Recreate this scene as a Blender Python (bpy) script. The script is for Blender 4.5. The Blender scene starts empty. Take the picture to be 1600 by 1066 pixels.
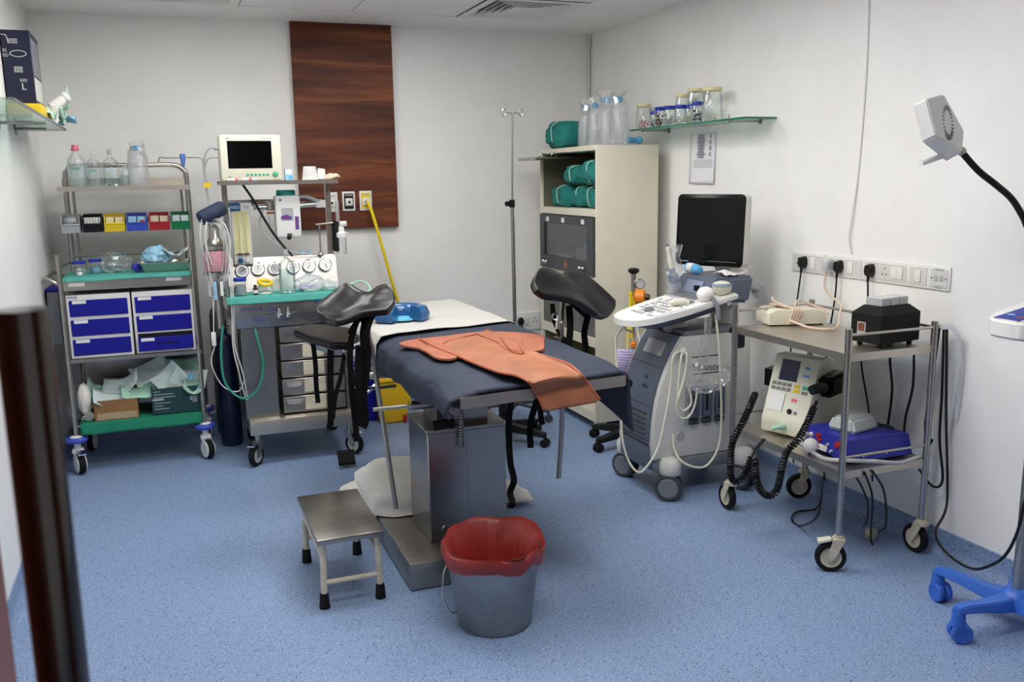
import bpy, bmesh, math, random
from mathutils import Vector, Matrix, Euler, noise
random.seed(7)
V = Vector
PI = math.pi
S = bpy.context.scene
C = S.collection

# ------------------------------------------------------------------ camera
F_PX = 1404.2
CAM_H = 1.6
P_, R_, Y_ = math.radians(10.3), math.radians(.977), math.radians(21.02)
FW = V((math.sin(Y_) * math.cos(P_), math.cos(Y_) * math.cos(P_), -math.sin(P_)))
r0 = V((math.cos(Y_), -math.sin(Y_), 0)); d0 = FW.cross(r0)
RT = r0 * math.cos(R_) + d0 * math.sin(R_)
DN = -r0 * math.sin(R_) + d0 * math.cos(R_)
CAM = V((0, 0, CAM_H))
cam = bpy.data.cameras.new('camera'); co = bpy.data.objects.new('camera', cam); C.objects.link(co)
cam.sensor_fit = 'HORIZONTAL'; cam.sensor_width = 36; cam.lens = F_PX * 36 / 1600
cam.clip_start = .02; cam.clip_end = 60
co.matrix_world = Matrix(((RT.x, -DN.x, -FW.x, 0), (RT.y, -DN.y, -FW.y, 0), (RT.z, -DN.z, -FW.z, CAM_H), (0, 0, 0, 1)))
cam.dof.use_dof = True; cam.dof.focus_distance = 3.7; cam.dof.aperture_fstop = 6.5
S.camera = co

# ------------------------------------------------------------------ world, exposure
S.view_settings.view_transform = 'Standard'
S.view_settings.look = 'None'
S.view_settings.gamma = 1
S.view_settings.use_curve_mapping = False
S.view_settings.exposure = 0.15
LIGHT = 12.0                                   # emission of the ceiling light panels
w = bpy.data.worlds.new('world'); S.world = w; w.use_nodes = True
w.node_tree.nodes['Background'].inputs[0].default_value = (.9, .95, 1, 1)
w.node_tree.nodes['Background'].inputs[1].default_value = .35

# ------------------------------------------------------------------ picture measurements -> places in the room
def ray(x, y): return FW + RT * ((x - 800) / F_PX) + DN * ((y - 533) / F_PX)
def ay(x, y, Y): v = ray(x, y); return CAM + v * (Y / v.y)
def ax(x, y, X): v = ray(x, y); return CAM + v * (X / v.x)
def az(x, y, z): v = ray(x, y); return CAM + v * ((z - CAM_H) / v.z)

# ------------------------------------------------------------------ mesh helpers
def nb(): return bmesh.new()
def add(bm, vs, fs):
    b = [bm.verts.new(v) for v in vs]
    for f in fs:
        try: bm.faces.new([b[i] for i in f])
        except ValueError: pass
def merge(bm, t, M=None):
    t.verts.index_update()
    vs = [(M @ v.co if M else v.co.copy()) for v in t.verts]
    add(bm, vs, [[v.index for v in f.verts] for f in t.faces]); t.free()
def box(bm, x0, x1, y0, y1, z0, z1, bev=0, seg=2, M=None):
    t = bmesh.new()
    bmesh.ops.create_cube(t, size=1, matrix=Matrix.Translation(((x0 + x1) / 2, (y0 + y1) / 2, (z0 + z1) / 2)) @ Matrix.Diagonal((x1 - x0, y1 - y0, z1 - z0, 1)))
    if bev: bmesh.ops.bevel(t, geom=list(t.edges), offset=bev, segments=seg, affect='EDGES', profile=.5)
    merge(bm, t, M); return bm
def frame(d):
    d = d.normalized(); a = V((0, 0, 1)) if abs(d.z) < .9 else V((1, 0, 0))
    u = d.cross(a).normalized(); return u, d.cross(u).normalized()
def cyl(bm, p0, p1, r0, r1=None, n=14, caps=True):
    p0, p1 = V(p0), V(p1); r1 = r0 if r1 is None else r1
    u, v = frame(p1 - p0); vs = []
    for p, r in ((p0, r0), (p1, r1)):
        for i in range(n):
            a = 2 * PI * i / n; vs.append(p + (u * math.cos(a) + v * math.sin(a)) * r)
    fs = [(i, (i + 1) % n, n + (i + 1) % n, n + i) for i in range(n)]
    if caps: fs += [tuple(range(n - 1, -1, -1)), tuple(range(n, 2 * n))]
    add(bm, vs, fs); return bm
def spline(pts, k=6, closed=False):
    pts = [V(p) for p in pts]; n = len(pts); out = []
    g = (lambda i: pts[i % n]) if closed else (lambda i: pts[max(0, min(n - 1, i))])
    for i in range(n if closed else n - 1):
        a, b, c, d = g(i - 1), g(i), g(i + 1), g(i + 2)
        for j in range(k):
            t = j / k
            out.append(.5 * ((2 * b) + (c - a) * t + (2 * a - 5 * b + 4 * c - d) * t * t + (3 * b - a - 3 * c + d) * t ** 3))
    if not closed: out.append(pts[-1])
    return out
def tube(bm, pts, r, n=8, k=0, closed=False, caps=True):
    pts = spline(pts, k, closed) if k else [V(p) for p in pts]
    m = len(pts); rings = []; u = None
    for i, p in enumerate(pts):
        a = pts[i - 1] if (i > 0 or closed) else p
        b = pts[(i + 1) % m] if (i < m - 1 or closed) else p
        d = (b - a)
        if d.length < 1e-9: d = V((0, 0, 1))
        d.normalize()
        if u is None: u, v = frame(d)
        else:
            u = u - d * u.dot(d)
            if u.length < 1e-6: u, _ = frame(d)
            u.normalize()
        v = d.cross(u); rr = r[i] if isinstance(r, (list, tuple)) else r
        rings.append([p + (u * math.cos(2 * PI * j / n) + v * math.sin(2 * PI * j / n)) * rr for j in range(n)])
    vs = [q for g in rings for q in g]; fs = []
    for i in range(m if closed else m - 1):
        a, b = i * n, ((i + 1) % m) * n
        fs += [(a + j, a + (j + 1) % n, b + (j + 1) % n, b + j) for j in range(n)]
    if caps and not closed: fs += [tuple(range(n - 1, -1, -1)), tuple(range((m - 1) * n, m * n))]
    add(bm, vs, fs); return bm
def lathe(bm, prof, c=(0, 0, 0), n=20, M=None, caps=True):
    c = V(c); vs = []; fs = []
    for r, z in prof:
        for j in range(n):
            a = 2 * PI * j / n; q = V((r * math.cos(a), r * math.sin(a), z))
            vs.append((M @ q if M else q) + c)
    m = len(prof)
    for i in range(m - 1):
        fs += [(i * n + j, i * n + (j + 1) % n, (i + 1) * n + (j + 1) % n, (i + 1) * n + j) for j in range(n)]
    if caps: fs += [tuple(range(n - 1, -1, -1)), tuple(range((m - 1) * n, m * n))]
    add(bm, vs, fs); return bm
def ori(d):
    """matrix that turns +Z into direction d"""
    return V((0, 0, 1)).rotation_difference(V(d)).to_matrix()
def prism(bm, poly, axis, a, b, bev=0):
    def q(p, t): return {'x': V((t, p[0], p[1])), 'y': V((p[0], t, p[1])), 'z': V((p[0], p[1], t))}[axis]
    n = len(poly); t = bmesh.new()
    add(t, [q(p, a) for p in poly] + [q(p, b) for p in poly],
        [tuple(range(n)), tuple(range(2 * n - 1, n - 1, -1))] + [(i, n + i, n + (i + 1) % n, (i + 1) % n) for i in range(n)])
    bmesh.ops.recalc_face_normals(t, faces=t.faces)
    if bev: bmesh.ops.bevel(t, geom=list(t.edges), offset=bev, segments=2, affect='EDGES', profile=.5)
    merge(bm, t); return bm
def hull(bm, A, B):
    """solid between two loops of points of equal length"""
    n = len(A); add(bm, [V(p) for p in A] + [V(p) for p in B],
        [tuple(range(n - 1, -1, -1)), tuple(range(n, 2 * n))] + [(i, (i + 1) % n, n + (i + 1) % n, n + i) for i in range(n)]); return bm
def rrect(w, h, r, n=5):
    return [(sx * (w - r) + r * math.cos(a0 + i * PI / 2 / n), sz * (h - r) + r * math.sin(a0 + i * PI / 2 / n)) for sx, sz, a0 in ((1, 1, 0), (-1, 1, PI / 2), (-1, -1, PI), (1, -1, PI * 1.5)) for i in range(n + 1)]
def ball(bm, c, r, sc=(1, 1, 1), u=14, v=10, M=None):
    t = bmesh.new(); bmesh.ops.create_uvsphere(t, u_segments=u, v_segments=v, radius=r)
    L = Matrix.Translation(V(c)) @ (M.to_4x4() if M else Matrix.Identity(4)) @ Matrix.Diagonal((*sc, 1)); merge(bm, t, L); return bm
def torus(bm, c, R, r, d=(0, 0, 1), n=24, m=8, sc=(1, 1)):
    u, v = frame(V(d)); return tube(bm, [V(c) + u * R * sc[0] * math.cos(2 * PI * i / n) + v * R * sc[1] * math.sin(2 * PI * i / n) for i in range(n)], r, m, closed=True)
def sheet(bm, fn, nu, nv):
    vs = [V(fn(i / nu, j / nv)) for j in range(nv + 1) for i in range(nu + 1)]
    add(bm, vs, [(j * (nu + 1) + i, j * (nu + 1) + i + 1, (j + 1) * (nu + 1) + i + 1, (j + 1) * (nu + 1) + i) for j in range(nv) for i in range(nu)]); return bm
def ribbon(bm, pts, w, wd, th=.0025, k=5):
    pts = spline(pts, k); wd = V(wd).normalized(); A = []
    for i, p in enumerate(pts):
        d = (pts[min(i + 1, len(pts) - 1)] - pts[max(i - 1, 0)]).normalized(); s = wd - d * wd.dot(d); s.normalize(); nn = d.cross(s) * th / 2; s = s * w / 2
        A += [p - s - nn, p + s - nn, p + s + nn, p - s + nn]
    m = len(pts); fs = [(0, 1, 2, 3), (4 * m - 1, 4 * m - 2, 4 * m - 3, 4 * m - 4)]
    for i in range(m - 1):
        for j in range(4): fs.append((4 * i + j, 4 * i + 4 + j, 4 * i + 4 + (j + 1) % 4, 4 * i + (j + 1) % 4))
    add(bm, A, fs); return bm

TM = {}
def obj(name, bm, m, parent=None, ang=40, local=False, solid=0, sub=0, kind=None):
    """one mesh object; coordinates are room coordinates unless local"""
    bmesh.ops.recalc_face_normals(bm, faces=bm.faces)
    me = bpy.data.meshes.new(name); bm.to_mesh(me); bm.free()
    for p in me.polygons: p.use_smooth = True
    me.set_sharp_from_angle(angle=math.radians(ang))
    me.materials.append(MAT[m] if isinstance(m, str) else m)
    o = bpy.data.objects.new(name, me); C.objects.link(o)
    if parent is not None:
        o.parent = parent; M = TM.get(parent.name, Matrix.Identity(4))
        if local: TM[o.name] = M
        else: me.transform(M.inverted()); TM[o.name] = M
        # children of a part sit in the same frame as the part
    else: TM[o.name] = Matrix.Identity(4)
    if solid:
        md = o.modifiers.new('thickness', 'SOLIDIFY'); md.thickness = solid; md.offset = 0
    if sub:
        md = o.modifiers.new('smooth', 'SUBSURF'); md.levels = sub; md.render_levels = sub
    if kind: o['kind'] = kind
    return o
def tag(o, label, cat, group=None):
    o['label'] = label; o['category'] = cat
    if group: o['group'] = group
    return o
def thing(name, label, cat, loc=(0, 0, 0), rz=0, group=None):
    o = bpy.data.objects.new(name, None); C.objects.link(o); o.empty_display_size = .05
    o.location = loc; o.rotation_euler = (0, 0, rz)
    TM[o.name] = Matrix.Translation(V(loc)) @ Matrix.Rotation(rz, 4, 'Z')
    return tag(o, label, cat, group)
def struct(name, bm, m, parent=None, **k):
    o = obj(name, bm, m, parent, **k)
    if parent is None: o['kind'] = 'structure'
    return o
def dup(root, loc, rz=None, label=None, group=None):
    r = root.copy(); C.objects.link(r); r.location = loc
    if rz is not None: r.rotation_euler = (0, 0, rz)
    if label: r['label'] = label
    if group: r['group'] = group
    TM[r.name] = Matrix.Translation(V(loc)) @ Matrix.Rotation(r.rotation_euler[2], 4, 'Z')
    for ch in list(root.children):
        c = ch.copy(); C.objects.link(c); c.parent = r
        for g in list(ch.children):
            d = g.copy(); C.objects.link(d); d.parent = c
    return r
def text(name, body, size, loc, right, up, m, parent, local=False, th=.0004, align='LEFT'):
    cu = bpy.data.curves.new('t', 'FONT'); cu.body = body; cu.size = size; cu.extrude = th; cu.align_x = align
    t = bpy.data.objects.new('t', cu); C.objects.link(t)
    me = bpy.data.meshes.new_from_object(t.evaluated_get(bpy.context.evaluated_depsgraph_get()))
    bpy.data.objects.remove(t); bpy.data.curves.remove(cu)
    R, U = V(right).normalized(), V(up).normalized(); U = (U - R * U.dot(R)).normalized(); N = R.cross(U); L = V(loc)
    me.transform(Matrix(((R.x, U.x, N.x, L.x), (R.y, U.y, N.y, L.y), (R.z, U.z, N.z, L.z), (0, 0, 0, 1))))
    me.name = name; bm = nb(); bm.from_mesh(me); bpy.data.meshes.remove(me)
    return obj(name, bm, m, parent, local=local)

# ------------------------------------------------------------------ materials
MAT = {}
def lin(c): return tuple(((v / 255) / 12.92 if v / 255 <= .04045 else ((v / 255 + .055) / 1.055) ** 2.4) for v in c) + (1,)
def mat(name, c, rough=.5, metal=0, spec=.5, var=0, vs=8, bump=0, bs=60, coat=0, sss=0, stretch=None):
    m = bpy.data.materials.new(name); m.use_nodes = True; nt = m.node_tree; b = nt.nodes['Principled BSDF']
    b.inputs['Base Color'].default_value = lin(c); b.inputs['Roughness'].default_value = rough; b.inputs['Metallic'].default_value = metal
    b.inputs['Specular IOR Level'].default_value = spec
    if coat: b.inputs['Coat Weight'].default_value = coat; b.inputs['Coat Roughness'].default_value = .1
    L = nt.links; tc = nt.nodes.new('ShaderNodeTexCoord'); src = tc.outputs['Object']
    if stretch:
        mp = nt.nodes.new('ShaderNodeMapping'); mp.inputs['Scale'].default_value = stretch; L.new(src, mp.inputs[0]); src = mp.outputs[0]
    if var:
        n = nt.nodes.new('ShaderNodeTexNoise'); n.inputs['Scale'].default_value = vs; n.inputs['Detail'].default_value = 5; L.new(src, n.inputs['Vector'])
        r = nt.nodes.new('ShaderNodeValToRGB'); e = r.color_ramp.elements
        a = lin(c); e[0].position = .3; e[1].position = .7
        e[0].color = tuple(v * (1 - var) for v in a[:3]) + (1,); e[1].color = tuple(min(1, v * (1 + var)) for v in a[:3]) + (1,)
        L.new(n.outputs['Fac'], r.inputs[0]); L.new(r.outputs[0], b.inputs['Base Color'])
    if bump:
        n2 = nt.nodes.new('ShaderNodeTexNoise'); n2.inputs['Scale'].default_value = bs; n2.inputs['Detail'].default_value = 4; L.new(src, n2.inputs['Vector'])
        bp = nt.nodes.new('ShaderNodeBump'); bp.inputs['Strength'].default_value = bump; bp.inputs['Distance'].default_value = .01
        L.new(n2.outputs['Fac'], bp.inputs['Height']); L.new(bp.outputs[0], b.inputs['Normal'])
    MAT[name] = m; return m
def clear(name, tint, gloss=.12, rough=.08, haze=0, hazec=(255, 255, 255)):
    """thin clear plastic or glass"""
    m = bpy.data.materials.new(name); m.use_nodes = True; nt = m.node_tree; L = nt.links
    for n in list(nt.nodes): nt.nodes.remove(n)
    o = nt.nodes.new('ShaderNodeOutputMaterial'); t = nt.nodes.new('ShaderNodeBsdfTransparent'); t.inputs[0].default_value = lin(tint)
    g = nt.nodes.new('ShaderNodeBsdfGlossy'); g.inputs['Roughness'].default_value = rough; g.inputs[0].default_value = (1, 1, 1, 1)
    f = nt.nodes.new('ShaderNodeLayerWeight'); f.inputs[0].default_value = .22
    mx = nt.nodes.new('ShaderNodeMath'); mx.operation = 'MULTIPLY_ADD'; mx.inputs[1].default_value = .6; mx.inputs[2].default_value = gloss * .3
    L.new(f.outputs['Fresnel'], mx.inputs[0])
    s = nt.nodes.new('ShaderNodeMixShader'); L.new(mx.outputs[0], s.inputs[0]); L.new(t.outputs[0], s.inputs[1]); L.new(g.outputs[0], s.inputs[2]); out = s.outputs[0]
    if haze:
        d = nt.nodes.new('ShaderNodeBsdfDiffuse'); d.inputs[0].default_value = lin(hazec); tr = nt.nodes.new('ShaderNodeBsdfTranslucent'); tr.inputs[0].default_value = lin(hazec)
        a = nt.nodes.new('ShaderNodeMixShader'); a.inputs[0].default_value = .5; L.new(d.outputs[0], a.inputs[1]); L.new(tr.outputs[0], a.inputs[2])
        q = nt.nodes.new('ShaderNodeMixShader'); q.inputs[0].default_value = haze; L.new(out, q.inputs[1]); L.new(a.outputs[0], q.inputs[2]); out = q.outputs[0]
    L.new(out, o.inputs[0]); MAT[name] = m; return m

mat('wall', (242, 241, 238), .55, var=.03, vs=3, bump=.03, bs=25)
mat('ceiling', (240, 240, 238), .8)
mat('tile', (241, 240, 239), .85, bump=.05, bs=150)
mat('steel', (178, 174, 168), .3, 1, var=.08, vs=14, stretch=(1, 1, 6))
mat('steel_brushed', (160, 155, 148), .31, 1, var=.1, vs=6, stretch=(1, 8, 1))
mat('steel_dark', (158, 156, 153), .29, 1, var=.06, vs=10)
mat('chrome', (215, 215, 215), .14, 1)
mat('galv', (150, 149, 148), .36, 1, var=.16, vs=9, bump=.06, bs=18)
mat('black', (11, 11, 12), .45, spec=.4)
mat('black_gloss', (7, 7, 8), .2, spec=.25)
mat('orange_flap', (166, 96, 69), .55, var=.15, vs=9)
mat('black_soft', (13, 13, 14), .75, spec=.3)
mat('rubber', (15, 15, 16), .7, spec=.3, var=.2)
mat('leather', (14, 13, 14), .33, spec=.45, bump=.08, bs=90, var=.2)
mat('strap', (8, 8, 9), .85, spec=.2, bump=.2, bs=400)
mat('screen', (5, 6, 7), .12, spec=.22)
mat('cream', (226, 224, 204), .45)
mat('cream_metal', (222, 216, 196), .42, var=.03)
mat('cream_dirty', (208, 199, 176), .5, var=.12, vs=20)
mat('white', (232, 231, 228), .4)
mat('white_soft', (236, 234, 230), .8)
mat('paper', (232, 231, 236), .85)
mat('off_white', (214, 213, 208), .45)
mat('lgrey', (176, 178, 180), .45)
mat('mgrey', (120, 124, 130), .5)
mat('dgrey', (62, 64, 68), .5)
mat('usblue', (92, 101, 118), .45)
mat('usblue_light', (136, 147, 168), .45)
mat('navy', (50, 56, 72), .7, spec=.3, var=.1, vs=5, bump=.1, bs=30)
mat('navy_dark', (20, 22, 38), .7)
mat('navy_gas', (20, 26, 60), .35, var=.15)
mat('blue_drawer', (20, 20, 142), .45, spec=.3)
mat('blue_bin', (58, 82, 190), .4)
mat('blue_tip', (96, 134, 216), .4)
mat('blue_base', (54, 106, 202), .42)
mat('blue_dev', (34, 42, 150), .42)
mat('blue_cap', (34, 52, 165), .4)
mat('sky_cap', (92, 172, 220), .4)
mat('blue_mark', (40, 60, 150), .6)
mat('pink_cap', (232, 110, 130), .4)
mat('red', (176, 30, 34), .4)
mat('red_bag', (150, 44, 38), .4, var=.12, vs=9, bump=.25, bs=14)
mat('green_bin', (20, 120, 72), .4)
mat('yellow', (240, 205, 30), .4)
mat('yellow_bin', (238, 190, 22), .42)
mat('yellow_lid', (226, 218, 168), .45)
mat('orange_knob', (238, 140, 20), .4)
mat('orange', (162, 100, 68), .55, var=.2, vs=7, bump=.08, bs=40)
mat('orange_edge', (170, 88, 58), .5)
mat('teal', (78, 168, 156), .8, bump=.1, bs=60)
mat('teal_green', (16, 128, 96), .8, bump=.1, bs=60)
mat('teal_dark', (24, 118, 112), .85, var=.12, vs=12, bump=.3, bs=24)
mat('teal_plastic', (20, 150, 138), .4)
mat('gel', (36, 88, 140), .22, coat=.3)
mat('gel_light', (110, 190, 225), .25)
mat('linen', (186, 184, 178), .85, bump=.15, bs=14)
mat('sack', (232, 228, 220), .85, bump=.2, bs=22)
mat('steel_rail', (196, 189, 178), .4, 1, var=.06)
mat('card_brown', (146, 106, 66), .8, var=.06)
mat('card_tape', (182, 158, 128), .5)
mat('box_green', (18, 62, 66), .55)
mat('box_navy', (20, 26, 56), .45)
mat('pack_white', (206, 222, 220), .5, bump=.2, bs=30)
mat('pack_blue', (150, 200, 226), .45)
mat('pack_green', (170, 214, 190), .5)
mat('pack_mint', (198, 236, 208), .45)
mat('purple', (110, 66, 140), .4)
mat('lilac', (196, 182, 222), .75)
mat('pink_lime', (238, 168, 180), .8, var=.3, vs=140)
mat('cuff', (30, 44, 72), .7)
mat('hose_green', (40, 130, 110), .4)
mat('hose_yellow', (238, 212, 30), .4)
mat('wire', (214, 214, 210), .5)
mat('wire_beige', (220, 196, 176), .5)
mat('rust', (120, 70, 50), .6)
mat('brown_med', (96, 60, 36), .6, var=.3, vs=60)
mat('amber', (60, 26, 10), .3)
mat('gauze', (238, 232, 224), .9, bump=.3, bs=50)
mat('tan_glove', (214, 200, 178), .6)
mat('print', (140, 138, 150), .8)
mat('green_button', (84, 178, 140), .4)
mat('grey_button', (128, 130, 130), .5)
mat('navy_screen', (20, 26, 70), .25)
mat('gasket', (176, 96, 60), .5)
mat('skin_box', (196, 150, 130), .7)
mat('door_wood', (120, 58, 36), .4, var=.15, vs=5)
mat('handle', (96, 90, 86), .17, 1, var=.05)
clear('glass', (250, 253, 252), .12, .03)
clear('plastic', (252, 253, 254), .2, .12, haze=.1)
clear('plastic_milky', (253, 254, 255), .2, .2, haze=.28, hazec=(250, 252, 254))
clear('shaded_glass', (205, 206, 207), .15, .04)  # clear pane; the dim cabinet interior is put into its grey tint
clear('plastic_film', (253, 254, 255), .3, .12, haze=.06)
clear('shelf_glass', (232, 246, 241), .2, .02, haze=.04, hazec=(215, 240, 232))
clear('label_film', (250, 252, 253), .1, .3, haze=.45, hazec=(235, 240, 242))
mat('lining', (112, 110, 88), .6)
clear('water', (236, 246, 246), .1, .05, haze=.06, hazec=(225, 240, 240))
mat('glass_edge', (24, 112, 92), .15, coat=.5)
mat('silicone', (198, 206, 202), .3, coat=.2)

def wood(name, base, dark, light, sc=1):
    m = mat(name, base, .5, spec=.3); nt = m.node_tree; b = nt.nodes['Principled BSDF']; L = nt.links
    tc = nt.nodes.new('ShaderNodeTexCoord'); mp = nt.nodes.new('ShaderNodeMapping'); mp.inputs['Scale'].default_value = (.3 * sc, 1, 4.6 * sc); L.new(tc.outputs['Object'], mp.inputs[0])
    n = nt.nodes.new('ShaderNodeTexNoise'); n.inputs['Scale'].default_value = 2.2; n.inputs['Detail'].default_value = 7; n.inputs['Roughness'].default_value = .55; n.inputs['Distortion'].default_value = .5; L.new(mp.outputs[0], n.inputs['Vector'])
    mp2 = nt.nodes.new('ShaderNodeMapping'); mp2.inputs['Scale'].default_value = (1.5, 1, 90); L.new(tc.outputs['Object'], mp2.inputs[0])
    n2 = nt.nodes.new('ShaderNodeTexNoise'); n2.inputs['Scale'].default_value = 3; n2.inputs['Detail'].default_value = 4; L.new(mp2.outputs[0], n2.inputs['Vector'])
    ad = nt.nodes.new('ShaderNodeMath'); ad.operation = 'MULTIPLY_ADD'; ad.inputs[1].default_value = .3; L.new(n2.outputs['Fac'], ad.inputs[0]); L.new(n.outputs['Fac'], ad.inputs[2])
    r = nt.nodes.new('ShaderNodeValToRGB'); e = r.color_ramp.elements; e[0].position = .5; e[0].color = lin(dark); e[1].position = .82; e[1].color = lin(light)
    x = e.new(.65); x.color = lin(base); L.new(ad.outputs[0], r.inputs[0]); L.new(r.outputs[0], b.inputs['Base Color'])
wood('wood', (98, 48, 28), (68, 32, 20), (138, 80, 42))

def vinyl():
    m = mat('vinyl', (118, 146, 190), .42); nt = m.node_tree; b = nt.nodes['Principled BSDF']; L = nt.links
    tc = nt.nodes.new('ShaderNodeTexCoord')
    def speck(scale, lo, hi):
        v = nt.nodes.new('ShaderNodeTexVoronoi'); v.inputs['Scale'].default_value = scale; L.new(tc.outputs['Object'], v.inputs['Vector'])
        s = nt.nodes.new('ShaderNodeSeparateColor'); L.new(v.outputs['Color'], s.inputs[0])
        a = nt.nodes.new('ShaderNodeMapRange'); a.inputs['From Min'].default_value = lo; a.inputs['From Max'].default_value = hi; L.new(s.outputs[0], a.inputs[0])
        d = nt.nodes.new('ShaderNodeMapRange'); d.inputs['From Min'].default_value = .42; d.inputs['From Max'].default_value = .3; L.new(v.outputs['Distance'], d.inputs[0])
        mu = nt.nodes.new('ShaderNodeMath'); mu.operation = 'MULTIPLY'; L.new(a.outputs[0], mu.inputs[0]); L.new(d.outputs[0], mu.inputs[1]); return mu.outputs[0]
    n = nt.nodes.new('ShaderNodeTexNoise'); n.inputs['Scale'].default_value = 130; n.inputs['Detail'].default_value = 4; L.new(tc.outputs['Object'], n.inputs['Vector'])
    r = nt.nodes.new('ShaderNodeValToRGB'); e = r.color_ramp.elements; e[0].position = .36; e[0].color = lin((112, 136, 174)); e[1].position = .64; e[1].color = lin((146, 168, 202)); L.new(n.outputs['Fac'], r.inputs[0])
    c = r.outputs[0]
    for sc, lo, hi, col in ((150, .9, .93, (44, 56, 84)), (210, .86, .9, (186, 202, 224)), (120, .94, .96, (60, 74, 110))):
        mx = nt.nodes.new('ShaderNodeMix'); mx.data_type = 'RGBA'; L.new(speck(sc, lo, hi), mx.inputs['Factor']); L.new(c, mx.inputs['A']); mx.inputs['B'].default_value = lin(col); c = mx.outputs['Result']
    L.new(c, b.inputs['Base Color'])
vinyl()
def emit(name, c, s):
    m = bpy.data.materials.new(name); m.use_nodes = True; nt = m.node_tree
    b = nt.nodes['Principled BSDF']; b.inputs['Emission Color'].default_value = c; b.inputs['Emission Strength'].default_value = s; b.inputs['Base Color'].default_value = (.8, .8, .8, 1); MAT[name] = m
emit('lamp_panel', (1, .985, .96, 1), LIGHT)

# ================================================================== THE ROOM
XL, XR, YB, HC = -.64, 2.984, 6.093, 2.6
struct('floor', box(nb(), XL - .12, XR + .12, -1.6, YB + .12, -.06, 0), 'vinyl')
struct('wall_back', box(nb(), XL - .12, XR + .12, YB, YB + .12, 0, 2.72), 'wall')
struct('wall_right', box(nb(), XR, XR + .12, -.15, YB, 0, 2.72), 'wall')
struct('wall_left', box(nb(), XL - .12, XL, -.15, YB, 0, 2.72), 'wall')
b = nb()                                     # wall behind the viewer, with the doorway
box(b, XL, -.2, -.15, -.05, 0, 2.72); box(b, .85, XR, -.15, -.05, 0, 2.72); box(b, -.2, .85, -.15, -.05, 2.15, 2.72)
struct('wall_front', b, 'wood')  # unseen wall; wood finish invented to darken and warm reflections in the steel
def skirting(name, p0, p1, n):
    p0, p1, n = V(p0), V(p1), V(n); prof = [(0, 0)] + [(.045 - .04 * math.sin(a), .045 - .045 * math.cos(a)) for a in [i * PI / 12 for i in range(7)]] + [(.005, .1), (0, .103)]
    b = nb(); hull(b, [p0 + n * q + V((0, 0, z)) for q, z in prof], [p1 + n * q + V((0, 0, z)) for q, z in prof]); struct(name, b, 'vinyl')
skirting('baseboard_right', (XR, -.05, 0), (XR, YB, 0), (-1, 0, 0))
skirting('baseboard_left', (XL, -.05, 0), (XL, YB, 0), (1, 0, 0))
skirting('baseboard_back', (XL, YB, 0), (XR, YB, 0), (0, -1, 0))
# ceiling: plastered border with a field of lay-in tiles
XS = [-.13, .51, 1.17, 1.83, 2.45]; YS = [5.64 - .65 * k for k in range(9)]
b = nb(); box(b, XL, XR, -.15, YB, HC + .05, HC + .1)
box(b, XL, XS[0], -.15, YB, HC, HC + .05); box(b, XS[4], XR, -.15, YB, HC, HC + .05); box(b, XS[0], XS[4], YS[0], YB, HC, HC + .05); box(b, XS[0], XS[4], -.15, YS[8], HC, HC + .05)
ceil = struct('ceiling', b, 'ceiling')
LAMPS = {(0, 1), (2, 1), (1, 3), (2, 3), (1, 5), (2, 5)}; VENTS = {(3, 0), (0, 0)}
for i in range(4):
    for j in range(8):
        x0, x1, y1, y0 = XS[i] + .004, XS[i + 1] - .004, YS[j] - .004, YS[j + 1] + .004
        if (i, j) in VENTS: continue
        if (i, j) in LAMPS:
            k = sorted(LAMPS).index((i, j))
            t = thing('ceiling_light', ['square ceiling light panel over the crash cart side of the room', 'square ceiling light panel over the left aisle', 'square ceiling light panel nearest the open door', 'square ceiling light panel over the head of the examination table', 'square ceiling light panel over the ultrasound scanner', 'square ceiling light panel over the blue-based lamp'][k], 'light', ((x0 + x1) / 2, (y0 + y1) / 2, HC), group='ceiling light panels')
            f = nb()
            for a in ((x0, x0 + .025, y0, y1), (x1 - .025, x1, y0, y1), (x0 + .025, x1 - .025, y0, y0 + .025), (x0 + .025, x1 - .025, y1 - .025, y1)): box(f, *a, HC - .004, HC + .04)
            obj('frame', f, 'white', t); obj('diffuser', box(nb(), x0 + .025, x1 - .025, y0 + .025, y1 - .025, HC + .004, HC + .02), 'lamp_panel', t)
        else: obj('ceiling_tile', box(nb(), x0, x1, y0, y1, HC + .002, HC + .02, .002, 1), 'tile', ceil)
def vent(x0, x1, y0, y1, label):
    t = thing('ceiling_vent', label, 'vent', ((x0 + x1) / 2, (y0 + y1) / 2, HC), group='ceiling air vents')
    obj('backing', box(nb(), x0, x1, y0, y1, HC + .036, HC + .046), 'black', t)
    cx, cy = (x0 + x1) / 2, (y0 + y1) / 2
    def ring(a, b_, z0, z1, nm):
        m = nb(); A = []; B = []
        for s, h in ((a, z0), (b_, z1)):
            for sx, sy in ((-1, -1), (1, -1), (1, 1), (-1, 1)): A.append(V((cx + sx * s * (x1 - x0) / 2, cy + sy * s * (y1 - y0) / 2, HC + h)))
        for s, h in ((a, z0 + .004), (b_, z1 + .004)):
            for sx, sy in ((-1, -1), (1, -1), (1, 1), (-1, 1)): A.append(V((cx + sx * s * (x1 - x0) / 2, cy + sy * s * (y1 - y0) / 2, HC + h)))
        f = []
        for k in range(4):
            l = (k + 1) % 4; f += [(k, l, 4 + l, 4 + k), (8 + k, 12 + k, 12 + l, 8 + l), (k, 8 + k, 8 + l, l), (4 + k, 4 + l, 12 + l, 12 + k)]
        add(m, A, f); obj(nm, m, 'white', t, ang=20)
    ring(1, .84, -.005, -.003, 'frame')
    for k in range(5): ring(.84 - k * .13, .755 - k * .13, -.003, .026, 'slat')
    obj('centre_plate', box(nb(), cx - .07, cx + .07, cy - .07, cy + .07, HC, HC + .004), 'white', t)
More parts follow.
